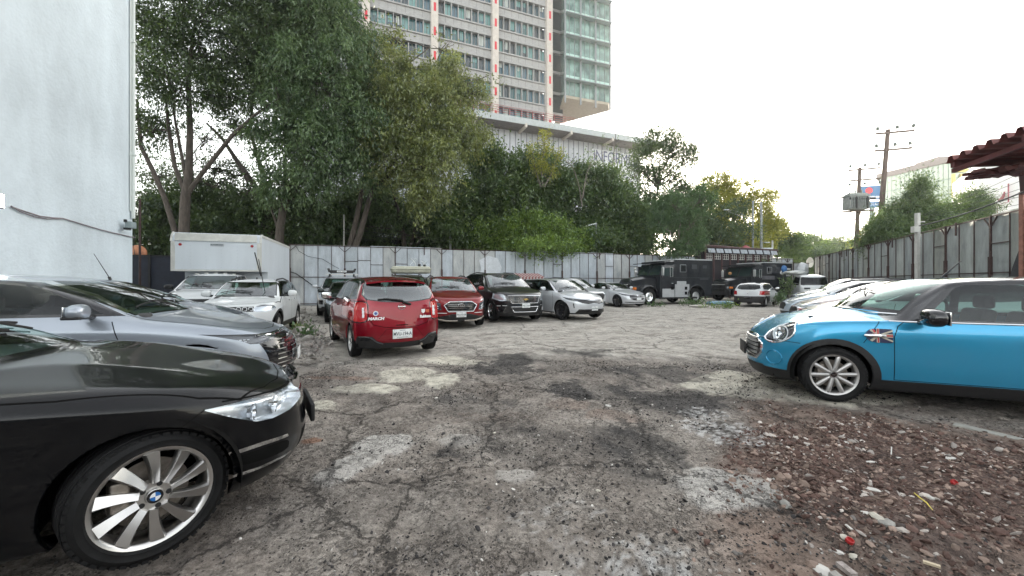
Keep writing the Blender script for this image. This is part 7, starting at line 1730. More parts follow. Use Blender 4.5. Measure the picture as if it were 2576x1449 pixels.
# ------------------------------------------------ white saloon with black shield grille
def mazda_post(root, S, out):
    c = S.frontpt(0, .60)[0] + Vector((.03, 0, 0)); MB().tube([c + Vector((0, .07 * math.cos(t), .055 * math.sin(t))) for t in np.linspace(0, 6.283, 21)], .008, M['chrome'], 6, False).tube([c + Vector((0, y, z)) for y, z in ((-.06, .02), (-.03, .03), (0, -.01), (.03, .03), (.06, .02))], .008, M['chrome'], 5).build('badge', None, root)
    outline(S, root, M['chrome'], [(0, .36), (.40, .40), (.50, .52)], .012, both=True)
    MB().box(S.frontpt(0, .46)[0] + Vector((.02, 0, 0)), (.01, .32, .15), M['plate'], bev=.003).build('license_plate', None, root)
CARS.append(sedan('white_saloon', 'white low saloon with a black shield grille, in front of the first armoured truck', (Vector((6.8, 22.5, 0)), R(-67)), PM['silver'], L=4.66, W=1.8, H=1.44, lod=3, post=mazda_post, wheel=('multi', None, M['dark_alloy']), R=.33, Rr=.235, sill=0, nose=1.5, spin=.9,
    cuts=[('headlight', M['lamp_clear'], 'y', [(.16, .64), (.16, .69), (.40, .74), (.75, .78), (.5, .68), (.3, .64)], 'front', dict(split=True, bucket=(.04, M['lamp_dark'], 'lamp_bowl'))),
          ('grille', M['gloss_black'], 'x', smoothpoly([(0, .36), (0, .68), (.40, .69), (.54, .62), (.50, .48), (.38, .37)], 1), 'front', {}), ('lower_intake', M['black'], 'x', [(0, .22), (0, .27), (.70, .30), (.72, .26)], 'front', {})]))
# ------------------------------------------------ old white hatchback from behind
def gol_post(root, S, out):
    rp = lambda y, z, o=.01: (S.rearpt(y, z)[0] or Vector((S.fo - S.L, y, z))) - Vector((o, 0, 0))
    c = rp(0, .86, .01); mb = MB(); mb.tube([c + Vector((0, .06 * math.cos(t), .06 * math.sin(t))) for t in np.linspace(0, 6.283, 21)], .007, M['alloy'], 5, False); mb.tube([c + Vector((0, y, z)) for y, z in ((.04, .04), (.015, -.045), (0, .0), (-.015, -.045), (-.04, .04))], .006, M['alloy'], 5); mb.build('badge', None, root)
    c = rp(0, .76, .008); MB().cyl(c, c - Vector((.01, 0, 0)), .016, M['black'], 10).build('lock', None, root)
    MB().box(rp(0, .50, .012), (.02, .36, .13), M['gloss_black'], bev=.01).build('plate_recess', None, root)
ga = R(44)
CARS.append(suv('old_white_hatchback', 'old white hatchback seen from behind with a dark bumper, parked before the second armoured truck', (Vector((15.75, 24.3, 0)), ga), PM['oldwhite'], L=3.85, W=1.64, H=1.41, wb=2.47, fo=.8, lod=2, rails=None, archtrim=0, sill=.0, R=.29, Rr=.19, zb=.22, wip=0, post=gol_post, tail=.6, mir=(1.42, .98, M['black']),
    wheel=('steel', None, M['gal2']), rw=('x', smoothpoly([(-.60, .99), (.60, .99), (.50, 1.28), (-.50, 1.28)], 1)), rwglass=M['glass'],
    cuts=[('tail_light', M['red_lamp'], 'x', [(.56, .68), (.58, .90), (.72, .92), (.84, .90), (.84, .68)], 'rear', dict(split=True)), ('rear_bumper', M['black'], 'x', [(0, .15), (0, .60), (.84, .60), (.84, .15)], 'rear', {})]))
# ------------------------------------------------ white van at the far end
def van_post(root, S, out): pass
CARS.append(suv('white_van', 'boxy white van with wide dark windows at the far right corner of the lot', (Vector((20.9, 26.8, 0)), R(-118)), PM['white'], L=4.5, W=1.72, H=2.0, wb=2.4, fo=1.0, rails=None, archtrim=0, sill=.3, nose=.8, interior=0, wip=0, mir=None,
    st=[(.5, 'w'), (.62, 'f'), (.80, 'e'), (1.5, 'c'), (2.4, 'c'), (3.3, 'c'), (4.0, 'c'), (4.3, 'r')], belt=[(0, 1.12), (4.5, 1.16)], top=[(0, 1.14), (.5, 1.22), (.62, 1.55), (.8, 1.86), (1.5, 1.98), (3.3, 1.98), (4.0, 1.93), (4.3, 1.6), (4.5, 1.18)], tumble=.14,
    ws=(.5, .8), wsy=(.72, .68), wz=1.2, dlo=[(.95, 1.22), (1.1, 1.78), (4.0, 1.78), (4.2, 1.22)], wins=[('a', [(1.0, 1.25), (1.13, 1.75), (1.9, 1.75), (1.9, 1.25)]), ('b', [(2.0, 1.25), (2.0, 1.75), (2.9, 1.75), (2.9, 1.25)]), ('c', [(3.0, 1.25), (3.0, 1.75), (3.95, 1.75), (4.1, 1.25)])], rw=('x', [(-.62, 1.25), (-.6, 1.75), (.6, 1.75), (.62, 1.25)]), rwglass=M['glass_black'], wsglass=M['glass_dark'],
    cuts=[('engine_vent', M['black'], 'x', [(.30, .92), (.30, 1.04), (.62, 1.04), (.62, .92)], 'front', dict(split=True))], seams=[]))
# ------------------------------------------------ the row along the right fence
RH = 152.4
def rowcar(nx, ny, f, nm, lb, pn, **kw):
    fo = kw.get('fo', .88); return f(nm, lb, nose_place(nx, ny, RH + kw.pop('da', 0), fo), pn, group='cars nosed out along the right fence', **kw)
def beak_post(root, S, out):
    p = S.frontpt(-.45, .55)[0] or Vector((S.fo, -.45, .55))
    for sg in (1, -1):
        q = S.frontpt(sg * .62, .52)[0]
        if q: MB().prism([(-.14, .10), (.16, .10), (.0, -.14)], lambda u, v, t: Vector((q.x + t, q.y + u, q.z + v)), -.02, .03, M['red_marker']).build('red_reflector', None, root)
M['red_marker'] = mat('red_marker', (.40, .02, .03), .3)
CARS += [
    rowcar(6.75, 9.3, sedan, 'pearl_saloon', 'pearl silver saloon with a long pale hood, directly behind the bright blue hatchback', PM['silver'], L=4.7, H=1.46, lod=3, nose=1.5, wheel=('multi', None, None)),
    rowcar(8.7, 12.1, sedan, 'pinkish_white_saloon', 'pinkish white saloon with red corner markers, second car behind the bright blue hatchback', paint('paint_pinkish_white', (.58, .50, .50), rough=.35, dust=.05), L=4.5, H=1.47, post=beak_post),
    rowcar(10.2, 14.7, sedan, 'pale_blue_saloon', 'pale blue saloon, third car behind the bright blue hatchback', PM['ltblue'], L=4.5, H=1.48),
    rowcar(12.4, 17.2, suv, 'dark_blue_suv', 'dark-hooded SUV with white bonnet edge, fourth car behind the bright blue hatchback', PM['slate'], L=4.3, H=1.58, fo=.84),
    rowcar(15.6, 20.6, sedan, 'far_silver_car', 'small silver car at the far end of the right-hand row, beside the white van', PM['silver'], L=4.1, H=1.47, W=1.7)]
# ------------------------------------------------ bright blue hatchback on the right
def mini_emblem(wr, y):
    mb = MB(); mb.cyl((0, y, 0), (0, y - .002, 0), .026, M['gloss_black'], 20); mb.box((0, y - .003, 0), (.03, .002, .009), M['chrome']); mb.build('emblem', None, wr)
def mini_post(root, S, out):
    fo = S.fo
    for sg in (1, -1):
        pl = circle(.555, .752, .150, 28, .128); pts = [S.frontpt(sg * y, z)[0] for y, z in pl]; pts = [q + Vector((.004, sg * .006, .004)) for q in pts if q]
        MB().tube(pts + [pts[0]], .012, M['chrome'], 8, False).build('lamp_ring', None, root)
        c = S.frontpt(sg * .56, .75)[0]
        if c:
            n_ = Vector((.80, sg * .55, .25)).normalized(); o = empty('x', (0, 0, 0)); bpy.data.objects.remove(o)
            ax_ = n_.to_track_quat('Z', 'Y').to_matrix(); mb = MB()
            b0 = len(mb.v); mb.lathe([(.070, .0), (.078, .012), (.062, .010), (.055, -.02), (.001, -.04)], (0, 0, 0), 'Z', 28, M['chrome'])
            mb.lathe([(.100, -.006), (.108, .008), (.092, .006), (.088, -.01)], (0, 0, 0), 'Z', 28, M['lamp_white'])
            mb.v = [tuple(c - n_ * .045 + ax_ @ Vector(v)) for v in mb.v]; mb.build('lamp_lens', None, root, fixn=False)
            c2 = S.frontpt(sg * .58, .44)[0]
            if c2:
                pl = circle(.58, .44, .075, 20, .085); pts = [S.frontpt(sg * y, z)[0] for y, z in pl]; MB().tube([q + Vector((.004, 0, 0)) for q in pts if q] + [pts[0] + Vector((.004, 0, 0))], .010, PM['blue'], 6, False).build('intake_ring', None, root)
    # grille
    gp_ = smoothpoly([(.0, .64), (.30, .63), (.42, .54), (.36, .42), (.0, .38)], 1)
    outline(S, root, M['chrome'], [(.0, .665), (.26, .66), (.43, .58), (.44, .48), (.34, .38)], .016)
    slats(S, root, M['gal2'], [.45, .50, .55, .60, .64], -.34, .34, .022, .03, off=.012)
    slats(S, root, M['chrome'], [.645], -.36, .36, .012, .012)
    c = S.frontpt(0, .50)[0]; MB().box(c + Vector((.07, 0, -.02)), (.02, .36, .17), M['black'], bev=.006).box(c + Vector((.03, 0, -.02)), (.08, .10, .08), M['black']).build('plate_holder', None, root)
    # union flag side scuttle
    nv, cr_, rd_ = mat('scuttle_navy', (.012, .015, .06), .35), mat('scuttle_cream', (.45, .41, .33), .35), mat('scuttle_red', (.42, .02, .03), .35)
    for sg in (1, -1):
        def sp_(s, z, o=.0): q = S.sidept(s - .10, z, sg)[0]; return q + Vector((0, sg * o, 0))
        def patch(poly, m_, o, nm, par):
            mb = MB(); V = [sp_(s, z, o) for s, z in poly]; W2 = [v - Vector((0, sg * .004, 0)) for v in V]; k = len(V)
            mb.add(V + W2, [tuple(range(k)), tuple(range(k, 2 * k))] + [(i, (i + 1) % k, (i + 1) % k + k, i + k) for i in range(k)], m_); return mb
        base_ = patch([(1.325, .715), (1.335, .79), (1.325, .865), (1.20, .868), (1.13, .855), (1.085, .80), (1.12, .735), (1.19, .715)], nv, .010, 'side_scuttle', root).build('side_scuttle', None, root)
        for pl, m_, o in (([(1.19, .868), (1.215, .868), (1.215, .716), (1.19, .716)], cr_, .013), ([(1.13, .775), (1.33, .775), (1.33, .812), (1.13, .812)], cr_, .0125), ([(1.20, .80), (1.33, .858), (1.33, .84), (1.24, .80)], cr_, .0130), ([(1.20, .785), (1.33, .725), (1.33, .742), (1.24, .785)], cr_, .0132), ([(1.15, .862), (1.20, .81), (1.175, .81), (1.13, .848)], cr_, .0131), ([(1.15, .725), (1.20, .775), (1.175, .775), (1.13, .74)], cr_, .0133),
                             ([(1.197, .866), (1.210, .866), (1.210, .718), (1.197, .718)], rd_, .0145), ([(1.13, .785), (1.33, .785), (1.33, .802), (1.13, .802)], rd_, .0142), ([(1.15, .86), (1.165, .862), (1.185, .835), (1.17, .82)], rd_, .0144)):
            patch(pl, m_, o, '', base_).build('flag_stripe', None, base_)
        a, b = sp_(1.075, .792, .024), sp_(1.27, .792, .024); MB().tube([a, a.lerp(b, .08), a.lerp(b, .5), a.lerp(b, .93), b], [.006, .017, .022, .018, .006], M['chrome'], 8).build('side_repeater', None, base_)
        # belt chrome and roof details
        pts = [S.sidept(s, .952, sg)[0] for s in np.linspace(1.22, 3.45, 16)]; pts = [q + Vector((0, sg * .004, 0)) for q in pts if q]; MB().tube(pts, .009, M['chrome'], 6).build('belt_trim', None, root)
    for (s, y) in ((.62, .42), (.62, -.42)):
        p, n_ = S.toppt(s, y); MB().sphere(p, .028, M['black'], 6, (1.3, .8, .5)).build('washer_jet', None, root)
    p = S.toppt(2.05, 0)[0]; MB().tube([p, p + Vector((-.18, 0, .20))], [.012, .005], M['black'], 6).build('antenna', None, root)
    cw = [S.toppt(s, y)[0] for s, y in ((1.33, .72), (1.15, .5), (1.03, .2), (1.01, 0), (1.03, -.2), (1.15, -.5), (1.33, -.72))]; cw = [q + Vector((0, 0, .004)) for q in cw if q]; MB().tube(cw, .012, M['chrome'], 6).build('cowl_trim', None, root)
CARS.append(suv('blue_hatchback', 'bright blue small hatchback with black roof and arches and a flag badge', placed(3.72, 4.45, 158, 1.727, side=1), PM['blue'], L=3.76, W=1.727, H=1.414, wb=2.495, fo=.72, lod=3, hero=1, R=.314, Rr=.232, tw=.205, tin=.015, archr=.352, archtrim=.068, rails=None, sill=.30, zb=.17,
    nose=1.35, tumble=.24, rdrop=.05, sweep=.30, crown=.05, hsweep=.16, hcrease=0, fy=[0, .28, .54, .78, .945],
    st=[(.60, 'h'), (.88, 'h'), (1.10, 'h'), (1.33, 'w'), (1.53, 'f'), (1.78, 'e'), (2.2, 'c'), (2.7, 'c'), (3.15, 'c'), (3.42, 'c'), (3.60, 'r')],
    rows=[(.15, .24, .10, .10), (.17, .055, .05, .04), (.30, .0, -.02, 0), (.50, -.006, .0, 0), (.68, -.004, .02, .01), (('b', -.10), .004, .06, .02), (('b', 0), .035, .13, .05)],
    belt=[(0, .72), (.18, .83), (.42, .905), (.8, .935), (1.2, .945), (3.0, .955), (3.82, .96)], top=[(0, .74), (.18, .86), (.42, .945), (.85, .99), (1.12, 1.04), (1.33, 1.08), (1.53, 1.26), (1.78, 1.425), (2.2, 1.46), (2.7, 1.455), (3.15, 1.435), (3.42, 1.39), (3.6, 1.17), (3.76, .98)],
    ws=(1.33, 1.78), wsy=(.70, .62), wz=1.03, dlo=[(1.41, .968), (1.77, 1.34), (1.86, 1.385), (3.42, 1.375), (3.48, .975)], dlow=.012,
    wins=[('a', [(1.51, .975), (1.81, 1.325), (1.89, 1.355), (2.52, 1.36), (2.52, .98)]), ('b', [(2.62, .98), (2.60, 1.36), (3.22, 1.35), (3.28, .985)])], creases=[(6, 5, -4, .3)], ckrail=.5,
    cuts=[('roof', mat('roof_black', (.02, .02, .023), .12, coat=1.0, spec=.6), 'y', [(1.20, .957), (3.9, .965), (3.9, 1.6), (1.53, 1.6), (1.26, 1.10), (1.20, 1.0)], '', dict(only=(0,))),
          ('headlight', M['lamp_clear'], 'x', circle(.555, .752, .150, 28, .128), 'front', dict(split=True, bucket=(.085, M['lamp_dark'], 'lamp_bowl'))),
          ('fog_recess', PM['blue'], 'x', circle(.58, .44, .075, 20, .085), 'front', dict(split=True, bucket=(.05, PM['blue'], 'recess'))),
          ('grille', M['gloss_black'], 'x', smoothpoly([(0, .37), (0, .665), (.28, .66), (.43, .58), (.44, .48), (.34, .37)], 1), 'front', {}),
          ('lower_intake', M['black'], 'x', [(0, .16), (0, .30), (.44, .32), (.56, .20)], 'front', {})],
    seams=[('y', [(.0, .665), (.30, .655), (.415, .650)], .008, ''), ('y', [(1.245, .31), (1.245, .78), (1.285, .90), (1.35, .955)], .008, ''), ('y', [(.98, .705), (1.07, .85), (1.135, .945)], .007, ''), ('y', [(2.56, .31), (2.58, .96)], .008, ''), ('y', [(1.245, .31), (2.56, .31)], .007, '')],
    glass=M['glass'], wsglass=M['glass'], wheel=('round', mini_emblem, M['alloy_paint']), spin=.12, mir=(1.47, .945, M['gloss_black']), mirsize=(.21, .27, .185), handles=[(2.38, .80)], hmat=M['chrome'], post=mini_post, seatz=-.02))
BUILT = {}
import os as _os
if 'car_test' not in globals():
    for sp__ in CARS:
        BUILT[sp__['name']] = build_car(sp__)
# ------------------------------------------------ box truck
wbox = mat('box_white_panel', (.56, .60, .64), .45, var=(1.5, .06, (1, 1, .3))); trimw = mat('box_cream_trim', (.52, .52, .49), .5, var=(4, .12)); rivet = mat('rivet', (.38, .42, .46), .4)
def truck_post(root, S, out):
    X0 = -2.05 + S.fo                    # front face of the box in local x
    def X(d): return X0 - d
    b = MB(); z0, z1 = 1.756, 3.0; L_ = 4.66; w_ = 1.22; r = .16
    prof = [(0, z0), (0, z1 - .30), (.04, z1 - .10), (r, z1)]
    V = []
    for y in (-w_, w_):
        V += [(X(d), y, z) for d, z in prof] + [(X(L_), y, z1), (X(L_), y, .85), (X(.95), y, .85), (X(.95), y, z0)]
    k = len(V) // 2; Fq = [tuple(range(k)), tuple(reversed(range(k, 2 * k)))] + [(i, i + k, (i + 1) % k + k, (i + 1) % k) for i in range(k)]
    bx = b.add(V, Fq, wbox).build('cargo_box', None, root)
    mb = MB()
    for sg in (1, -1):
        mb.bar((X(-.006), sg * (w_ - .05), z0), (X(-.006), sg * (w_ - .05), z1 - .3), .10, .02, trimw, up=(1, 0, 0)); mb.bar((X(.05), sg * (w_ + .006), z0), (X(.05), sg * (w_ + .006), z1 - .1), .10, .016, trimw, up=(0, 1, 0))
        mb.bar((X(.1), sg * (w_ + .008), z1 - .04), (X(L_), sg * (w_ + .008), z1 - .04), .02, .09, trimw)
        mb.tube([(X(0), sg * w_, z1 - .3), (X(.04), sg * w_, z1 - .1), (X(r), sg * w_, z1)], .03, trimw, 6)
    mb.box((X(-.012), 0, z1 - .155), (.02, 2 * w_ - .2, .24), trimw, ry=R(-6)); mb.bar((X(-.008), -w_, z0 + .02), (X(-.008), w_, z0 + .02), .02, .05, trimw); mb.build('edge_trim', None, bx)
    mb = MB()
    for y in (-.72, -.30, .12, .56):
        for i in range(7): mb.box((X(-.004), y, z0 + .12 + i * .115), (.006, .016, .016), rivet)
    for i in range(42): mb.box((X(-.024), -w_ + .12 + i * .053, z1 - .285), (.008, .018, .018), rivet)
    mb.build('rivets', None, bx)
    for sg in (1, -1): MB().cyl((X(-.002), sg * .98, z1 - .40), (X(-.02), sg * .98, z1 - .40), .045, M['red_lamp'], 16).build('marker_lamp', None, bx)
    pl = MB().box((X(-.01), 0, z1 - .385), (.014, .36, .095), mat('maker_plate', (.40, .42, .44), .4, metal=.5)).build('maker_plate', None, bx)
    text('plate_letters', 'ALTAMIRANO', .055, M['plate_ink'], pl, (X(-.018), 0, z1 - .385), (R(90), 0, R(90)), .001, bold=.002)
    MB().box((X(1.4), 0, .62), (3.4, .9, .16), M['black']).build('chassis', None, root)
    mb = MB()
    for y in (-.5, -.25, 0, .25, .5):
        q = S.toppt(1.95, y)[0]
        if q: mb.box(q + Vector((0, 0, .015)), (.09, .09, .04), trimw, bev=.012)
    mb.build('roof_marker', None, root)
box_place = (Vector((-9.65, 12.62, 0)) - Vector((math.cos(R(-70.5)), math.sin(R(-70.5)), 0)) * (-2.05 + .85), R(-70.5))
if 'car_test' not in globals():
    build_car(suv('box_truck', 'white box truck with an overhanging cargo box and two red marker lamps', box_place, PM['white'], L=2.9, W=1.80, H=1.70, wb=3.0, fo=.85, rails=None, archtrim=0, R=.35, Rr=.22, sill=.35, nose=1.0, tail=.5, post=truck_post, wheel=('steel', None, M['gal2']), tumble=.3,
        st=[(.55, 'h'), (.85, 'h'), (1.1, 'w'), (1.45, 'f'), (1.80, 'e'), (2.2, 'c'), (2.5, 'c'), (2.7, 'c')], belt=[(0, .98), (.8, 1.08), (1.1, 1.12), (2.9, 1.14)], top=[(0, 1.0), (.4, 1.10), (.85, 1.15), (1.1, 1.19), (1.45, 1.42), (1.80, 1.66), (2.2, 1.70), (2.7, 1.69), (2.9, 1.5)],
        ws=(1.1, 1.80), wsy=(.72, .60), wz=1.17, dlo=[(1.25, 1.17), (1.75, 1.56), (2.4, 1.58), (2.4, 1.17)], wins=[('a', [(1.45, 1.19), (1.82, 1.52), (2.35, 1.54), (2.35, 1.19)])], rw=None, seams=[], handles=[(2.2, 1.0)], glass=M['glass'], mir=(1.45, 1.18, M['black']),
        cuts=[('grille', M['black'], 'x', [(0, .66), (0, .92), (.52, .92), (.52, .66)], 'front', {}), ('headlight', M['lamp'], 'x', [(.56, .66), (.56, .90), (.84, .92), (.84, .68)], 'front', dict(split=True)), ('lower_intake', M['black'], 'x', [(0, .36), (0, .52), (.6, .52), (.6, .36)], 'front', {})]))

# ------------------------------------------------ armoured trucks
gpan = mat('bare_grey_panel', (.34, .35, .36), .5, var=(3, .1)); tglass = mat('armour_glass', (.02, .035, .035), .08, spec=.6, coat=.3)
def armoured(label, place, second=False):
    loc, hd = place; root = empty('armoured_truck', loc, hd); tag(root, label, 'armoured truck', 'armoured cash trucks'); pt = PM['truck']; W = 2.3; w = W / 2; Rt = .5; xb = -.78; xe = -5.05; xr = -3.72
    # cargo and cab body with rear arch notch
    arc = [(xr + .66 * math.cos(t), Rt + .02 + .66 * math.sin(t)) for t in np.linspace(0, math.pi, 15)]
    out = [(xb, .50), (xb, 1.80), (xb - .42, 2.60), (xb - 1.15, 2.62), (xb - 1.30, 2.86), (xe, 2.86), (xe, .52)] + [(xr - .66, .52)] + list(reversed(arc)) + [(xr + .66, .36), (xb - .1, .36)]
    mb = MB(); mb.prism(out, lambda u, v, t: (u, t, v), -w, w, pt); body = mb.build('body', None, root)
    # windscreen: two flat panes on the sloping front
    for sg in (1, -1):
        a = Vector((xb + .012, sg * .06, 1.86)); c0 = [(xb - .02, sg * .07, 1.88), (xb - .02, sg * (w - .12), 1.88), (xb - .36, sg * (w - .12), 2.52), (xb - .36, sg * .07, 2.52)]
        dn = Vector((.885, 0, .465)) * .02; V = [Vector(p) + dn for p in c0] + [Vector(p) - dn for p in c0]
        MB().add(V, [(0, 1, 2, 3), (4, 5, 6, 7), (0, 1, 5, 4), (1, 2, 6, 5), (2, 3, 7, 6), (3, 0, 4, 7)], tglass).build('windscreen', None, root)
        # mirror
        mb = MB(); mb.tube([(xb - .12, sg * w, 2.42), (xb - .05, sg * (w + .22), 2.40), (xb - .05, sg * (w + .22), 1.72), (xb - .12, sg * w, 1.72)], .018, M['chrome'], 6); mm_ = mb.build('mirror', None, root)
        MB().box((xb - .05, sg * (w + .22), 2.08), (.07, .19, .50), M['gal2'], bev=.02).build('mirror_head', None, mm_)
        # side windows
        yy = sg * (w + .012)
        door = MB().box((xb - .62, sg * (w + .004), 1.55), (.98, .02, 1.85), pt, bev=.008).build('door', None, root)
        MB().box((xb - .52, yy + sg * .008, 2.06), (.42, .02, .50), tglass).box((xb - .90, yy + sg * .008, 2.06), (.18, .02, .56), tglass).build('window', None, door)
        MB().tube([(xb - 1.0, yy + sg * .02, 2.35), (xb - 1.0, yy + sg * .02, 1.76), (xb - .80, yy + sg * .02, 1.74), (xb - .80, yy + sg * .02, 2.37), (xb - 1.0, yy + sg * .02, 2.35)], .014, M['gal2'], 5).build('window_frame', None, door)
        MB().box((xb - .95, yy + sg * .02, 1.35), (.14, .03, .05), M['chrome']).build('handle', None, door)
        wv = MB().box((-2.62, yy, 2.30), (.50, .03, .50), mat('frame_grey', (.16, .17, .18), .5) if 'frame_grey' not in bpy.data.materials else bpy.data.materials['frame_grey'], bev=.02).build('side_window', None, root)
        MB().box((-2.62, yy + sg * .012, 2.30), (.42, .02, .42), M['glass_black']).build('pane', None, wv)
        mb = MB()
        for p in ((-3.55, 2.42, .42, .30), (-4.45, 2.42, .34, .20), (-3.2, 1.70, 3.3, .03), (-4.4, 1.62, .7, .10)): mb.box((p[0], sg * (w + .008), p[1]), (p[2], .012, p[3]), mat('dull_black_panel', (.02, .023, .028), .6) if 'dull_black_panel' not in bpy.data.materials else bpy.data.materials['dull_black_panel'])
        mb.build('side_panel', None, root)
        if not second:
            mb = MB(); mb.box((-1.45, sg * (w + .014), .72), (.95, .02, .55), gpan).box((-2.55, sg * (w + .015), .85), (1.15, .02, .85), gpan).box((-2.5, sg * (w + .013), 1.35), (.75, .02, .25), gpan); mb.build('grey_panel', None, root)
            for z in (.70, 1.02): MB().box((-2.85, sg * (w + .028), z), (.20, .01, .20), M['gap']).build('vent', None, root)
            MB().box((-1.75, sg * (w + .028), 1.02), (.22, .01, .18), M['gap']).build('hatch', None, root)
        else:
            yb = yy + sg * .004; wh_ = M['white_paint_mark']; rd_ = M['red_marker']
            for z in (2.42, 1.93): MB().box((-4.62, yb, z + .03), (.46, .012, .035), wh_).box((-4.62, yb, z - .03), (.46, .012, .035), wh_).build('white_stripe', None, root)
            MB().box((-4.55, yb, 1.38), (.62, .012, .035), wh_).build('white_stripe', None, root)
            cx, cz = -3.98, 2.24; tri = smoothpoly([(cx + .30, cz - .20), (cx - .18, cz - .22), (cx - .14, cz + .26)], 2); mb = MB(); mb.tube([(x, yb, z) for x, z in tri] + [(tri[0][0], yb, tri[0][1])], .032, wh_, 6, False)
            e = mb.build('emblem', None, root); mb = MB(); mb.prism([(cx + .02 + (x - cx) * .62, cz - .03 + (z - cz) * .62) for x, z in tri], lambda u, v, t: (u, t, v), yb, yb + sg * .006, wh_); mb.build('emblem_field', None, e)
            MB().prism([(cx - .06, cz - .10), (cx + .06, cz - .10), (cx + .02, cz + .08), (cx - .03, cz + .08)], lambda u, v, t: (u, t, v), yb, yb + sg * .012, mat('emblem_navy', (.03, .04, .12), .5) if 'emblem_navy' not in bpy.data.materials else bpy.data.materials['emblem_navy']).build('emblem_mark', None, e)
            MB().box((-2.5, yb, 1.75), (1.3, .012, .28), mat('scuffed_panel', (.09, .09, .10), .6, var=(2, .4)) if 'scuffed_panel' not in bpy.data.materials else bpy.data.materials['scuffed_panel']).build('side_panel', None, root)
        MB().box((-2.3, sg * (w + .03), .40), (2.9, .08, .10), M['black']).box((-4.75, sg * (w - .1), .50), (.7, .3, .08), M['black']).build('running_board', None, root)
        fl_ = MB(); fl_.lathe([(.74, sg * (w + .03)), (.70, sg * (w + .045)), (.655, sg * (w + .03)), (.655, sg * (w - .05))], (xr, 0, Rt + .02), 'Y', 24, pt, a0=0, a1=math.pi); fl_.build('wheel_arch', None, root)
        # front fender
        fm = MB(); fm.lathe([(.60, sg * (w - .42)), (.67, sg * (w - .42)), (.70, sg * (w - .08)), (.66, sg * (w + .02)), (.60, sg * (w + .03))], (0, 0, Rt + .05), 'Y', 24, pt, a0=R(-5), a1=R(178)); fm.build('fender', None, root)
        hm = MB(); hm.box((1.0, sg * .88, 1.02), (.14, .40, .24), pt, bev=.03); hb = hm.build('headlight_pod', None, root)
        MB().box((1.075, sg * .78, 1.02), (.02, .17, .14), M['lamp']).build('headlight', None, hb); MB().box((1.06, sg * .99, 1.02), (.06, .16, .14), M['amber'], bev=.01).box((1.0, sg * 1.09, 1.02), (.10, .02, .13), M['amber']).build('turn_signal', None, hb)
    # roof cap and visor
    MB().box(((xb - 1.3 + xe) / 2, 0, 2.885), (abs(xe - xb) - 1.28, W + .05, .06), mat('roof_pale', (.42, .44, .45), .5) if 'roof_pale' not in bpy.data.materials else bpy.data.materials['roof_pale']).build('roof', None, root)
    MB().box((xb - .12, 0, 2.66), (.75, W + .06, .05), pt, ry=R(4)).box((xb - .75, 0, 2.70), (.8, W - .1, .14), pt, bev=.03).build('visor', None, root)
    if True:
        mb = MB()
        for sg in (1, -1): mb.box((xb - 1.05, sg * (w - .12), 2.76), (.34, .10, .05), M['chrome'], bev=.012).box((xb - .70, sg * (w - .12), 2.755), (.16, .08, .04), M['chrome'], bev=.01)
        mb.build('roof_marker', None, root)
    # hood
    V = []
    for x, yw_, zb_, zt_ in ((1.02, .62, .80, 1.42), (.90, .66, .78, 1.60), (.1, .72, .75, 1.74), (xb + .01, .80, .70, 1.84)):
        V += [(x, -yw_, zb_), (x, -yw_, zt_ - .12), (x, -yw_ + .16, zt_), (x, 0, zt_ + .05), (x, yw_ - .16, zt_), (x, yw_, zt_ - .12), (x, yw_, zb_)]
    Fq = [(i * 7 + j, i * 7 + j + 1, (i + 1) * 7 + j + 1, (i + 1) * 7 + j) for i in range(3) for j in range(6)] + [tuple(range(7))]
    MB().add(V, Fq, pt, True).build('hood', None, root)
    mb = MB(); mb.box((1.03, 0, 1.10), (.04, 1.10, .56), M['gloss_black'])
    for k in range(7): mb.box((1.06, 0, .88 + k * .075), (.03, 1.04, .022), M['gal2'] if False else M['black'])
    mb.build('grille', None, root)
    mb = MB(); mb.box((1.22, 0, .66), (.16, W - .1, .34), M['black'], bev=.03); mb.build('bumper', None, root)
    mb = MB(); 
    for y in (-.75, .75): mb.tube([(1.30, y, .60), (1.34, y * .98, 1.22), (1.15, y * .98, 1.30)], .035, M['black'], 8)
    for z in (.95, 1.24): mb.tube([(1.34, -.75, z), (1.34, .75, z)], .035, M['gal2'] if z > 1 else M['black'], 8)
    mb.build('bull_bar', None, root)
    MB().cyl((-.2, -.15 if second else -.45, 1.8), (-.2, -.15 if second else -.45, 1.98), .02, M['black'], 6).sphere((-.2, -.15 if second else -.45, 2.08), .12, mat('hood_ball_tan', (.40, .20, .08), .5) if second else M['gal2'], 8).build('hood_lamp', None, root)
    MB().box((-2.4, 0, .55), (5.2, .9, .25), M['gap']).box((-2.5, 0, .75), (3.6, 1.9, .3), M['gap']).build('chassis', None, root)
    for sg in (1, -1):
        wheel(root, 0, sg * (w - .15), Rt, .28, .29, 'steel', 0, M['chrome'] if not second else M['dark_alloy']); wheel(root, xr, sg * (w - .15), Rt, .28, .29, 'steel', 0, M['gal2'] if not second else M['dark_alloy'])
    return root
def ap_(x, y, side=1): a = R(199.5); h = 1.15; return (Vector((x, y, 0)) - Vector((-math.sin(a), math.cos(a), 0)) * (h * side), a)
armoured('black armoured truck with bare grey lower panels, the nearer of the two armoured trucks', ap_(8.6, 24.1))
armoured('black armoured truck with a white triangular emblem and stripes, behind the old white hatchback', ap_(16.8, 28.0), True)

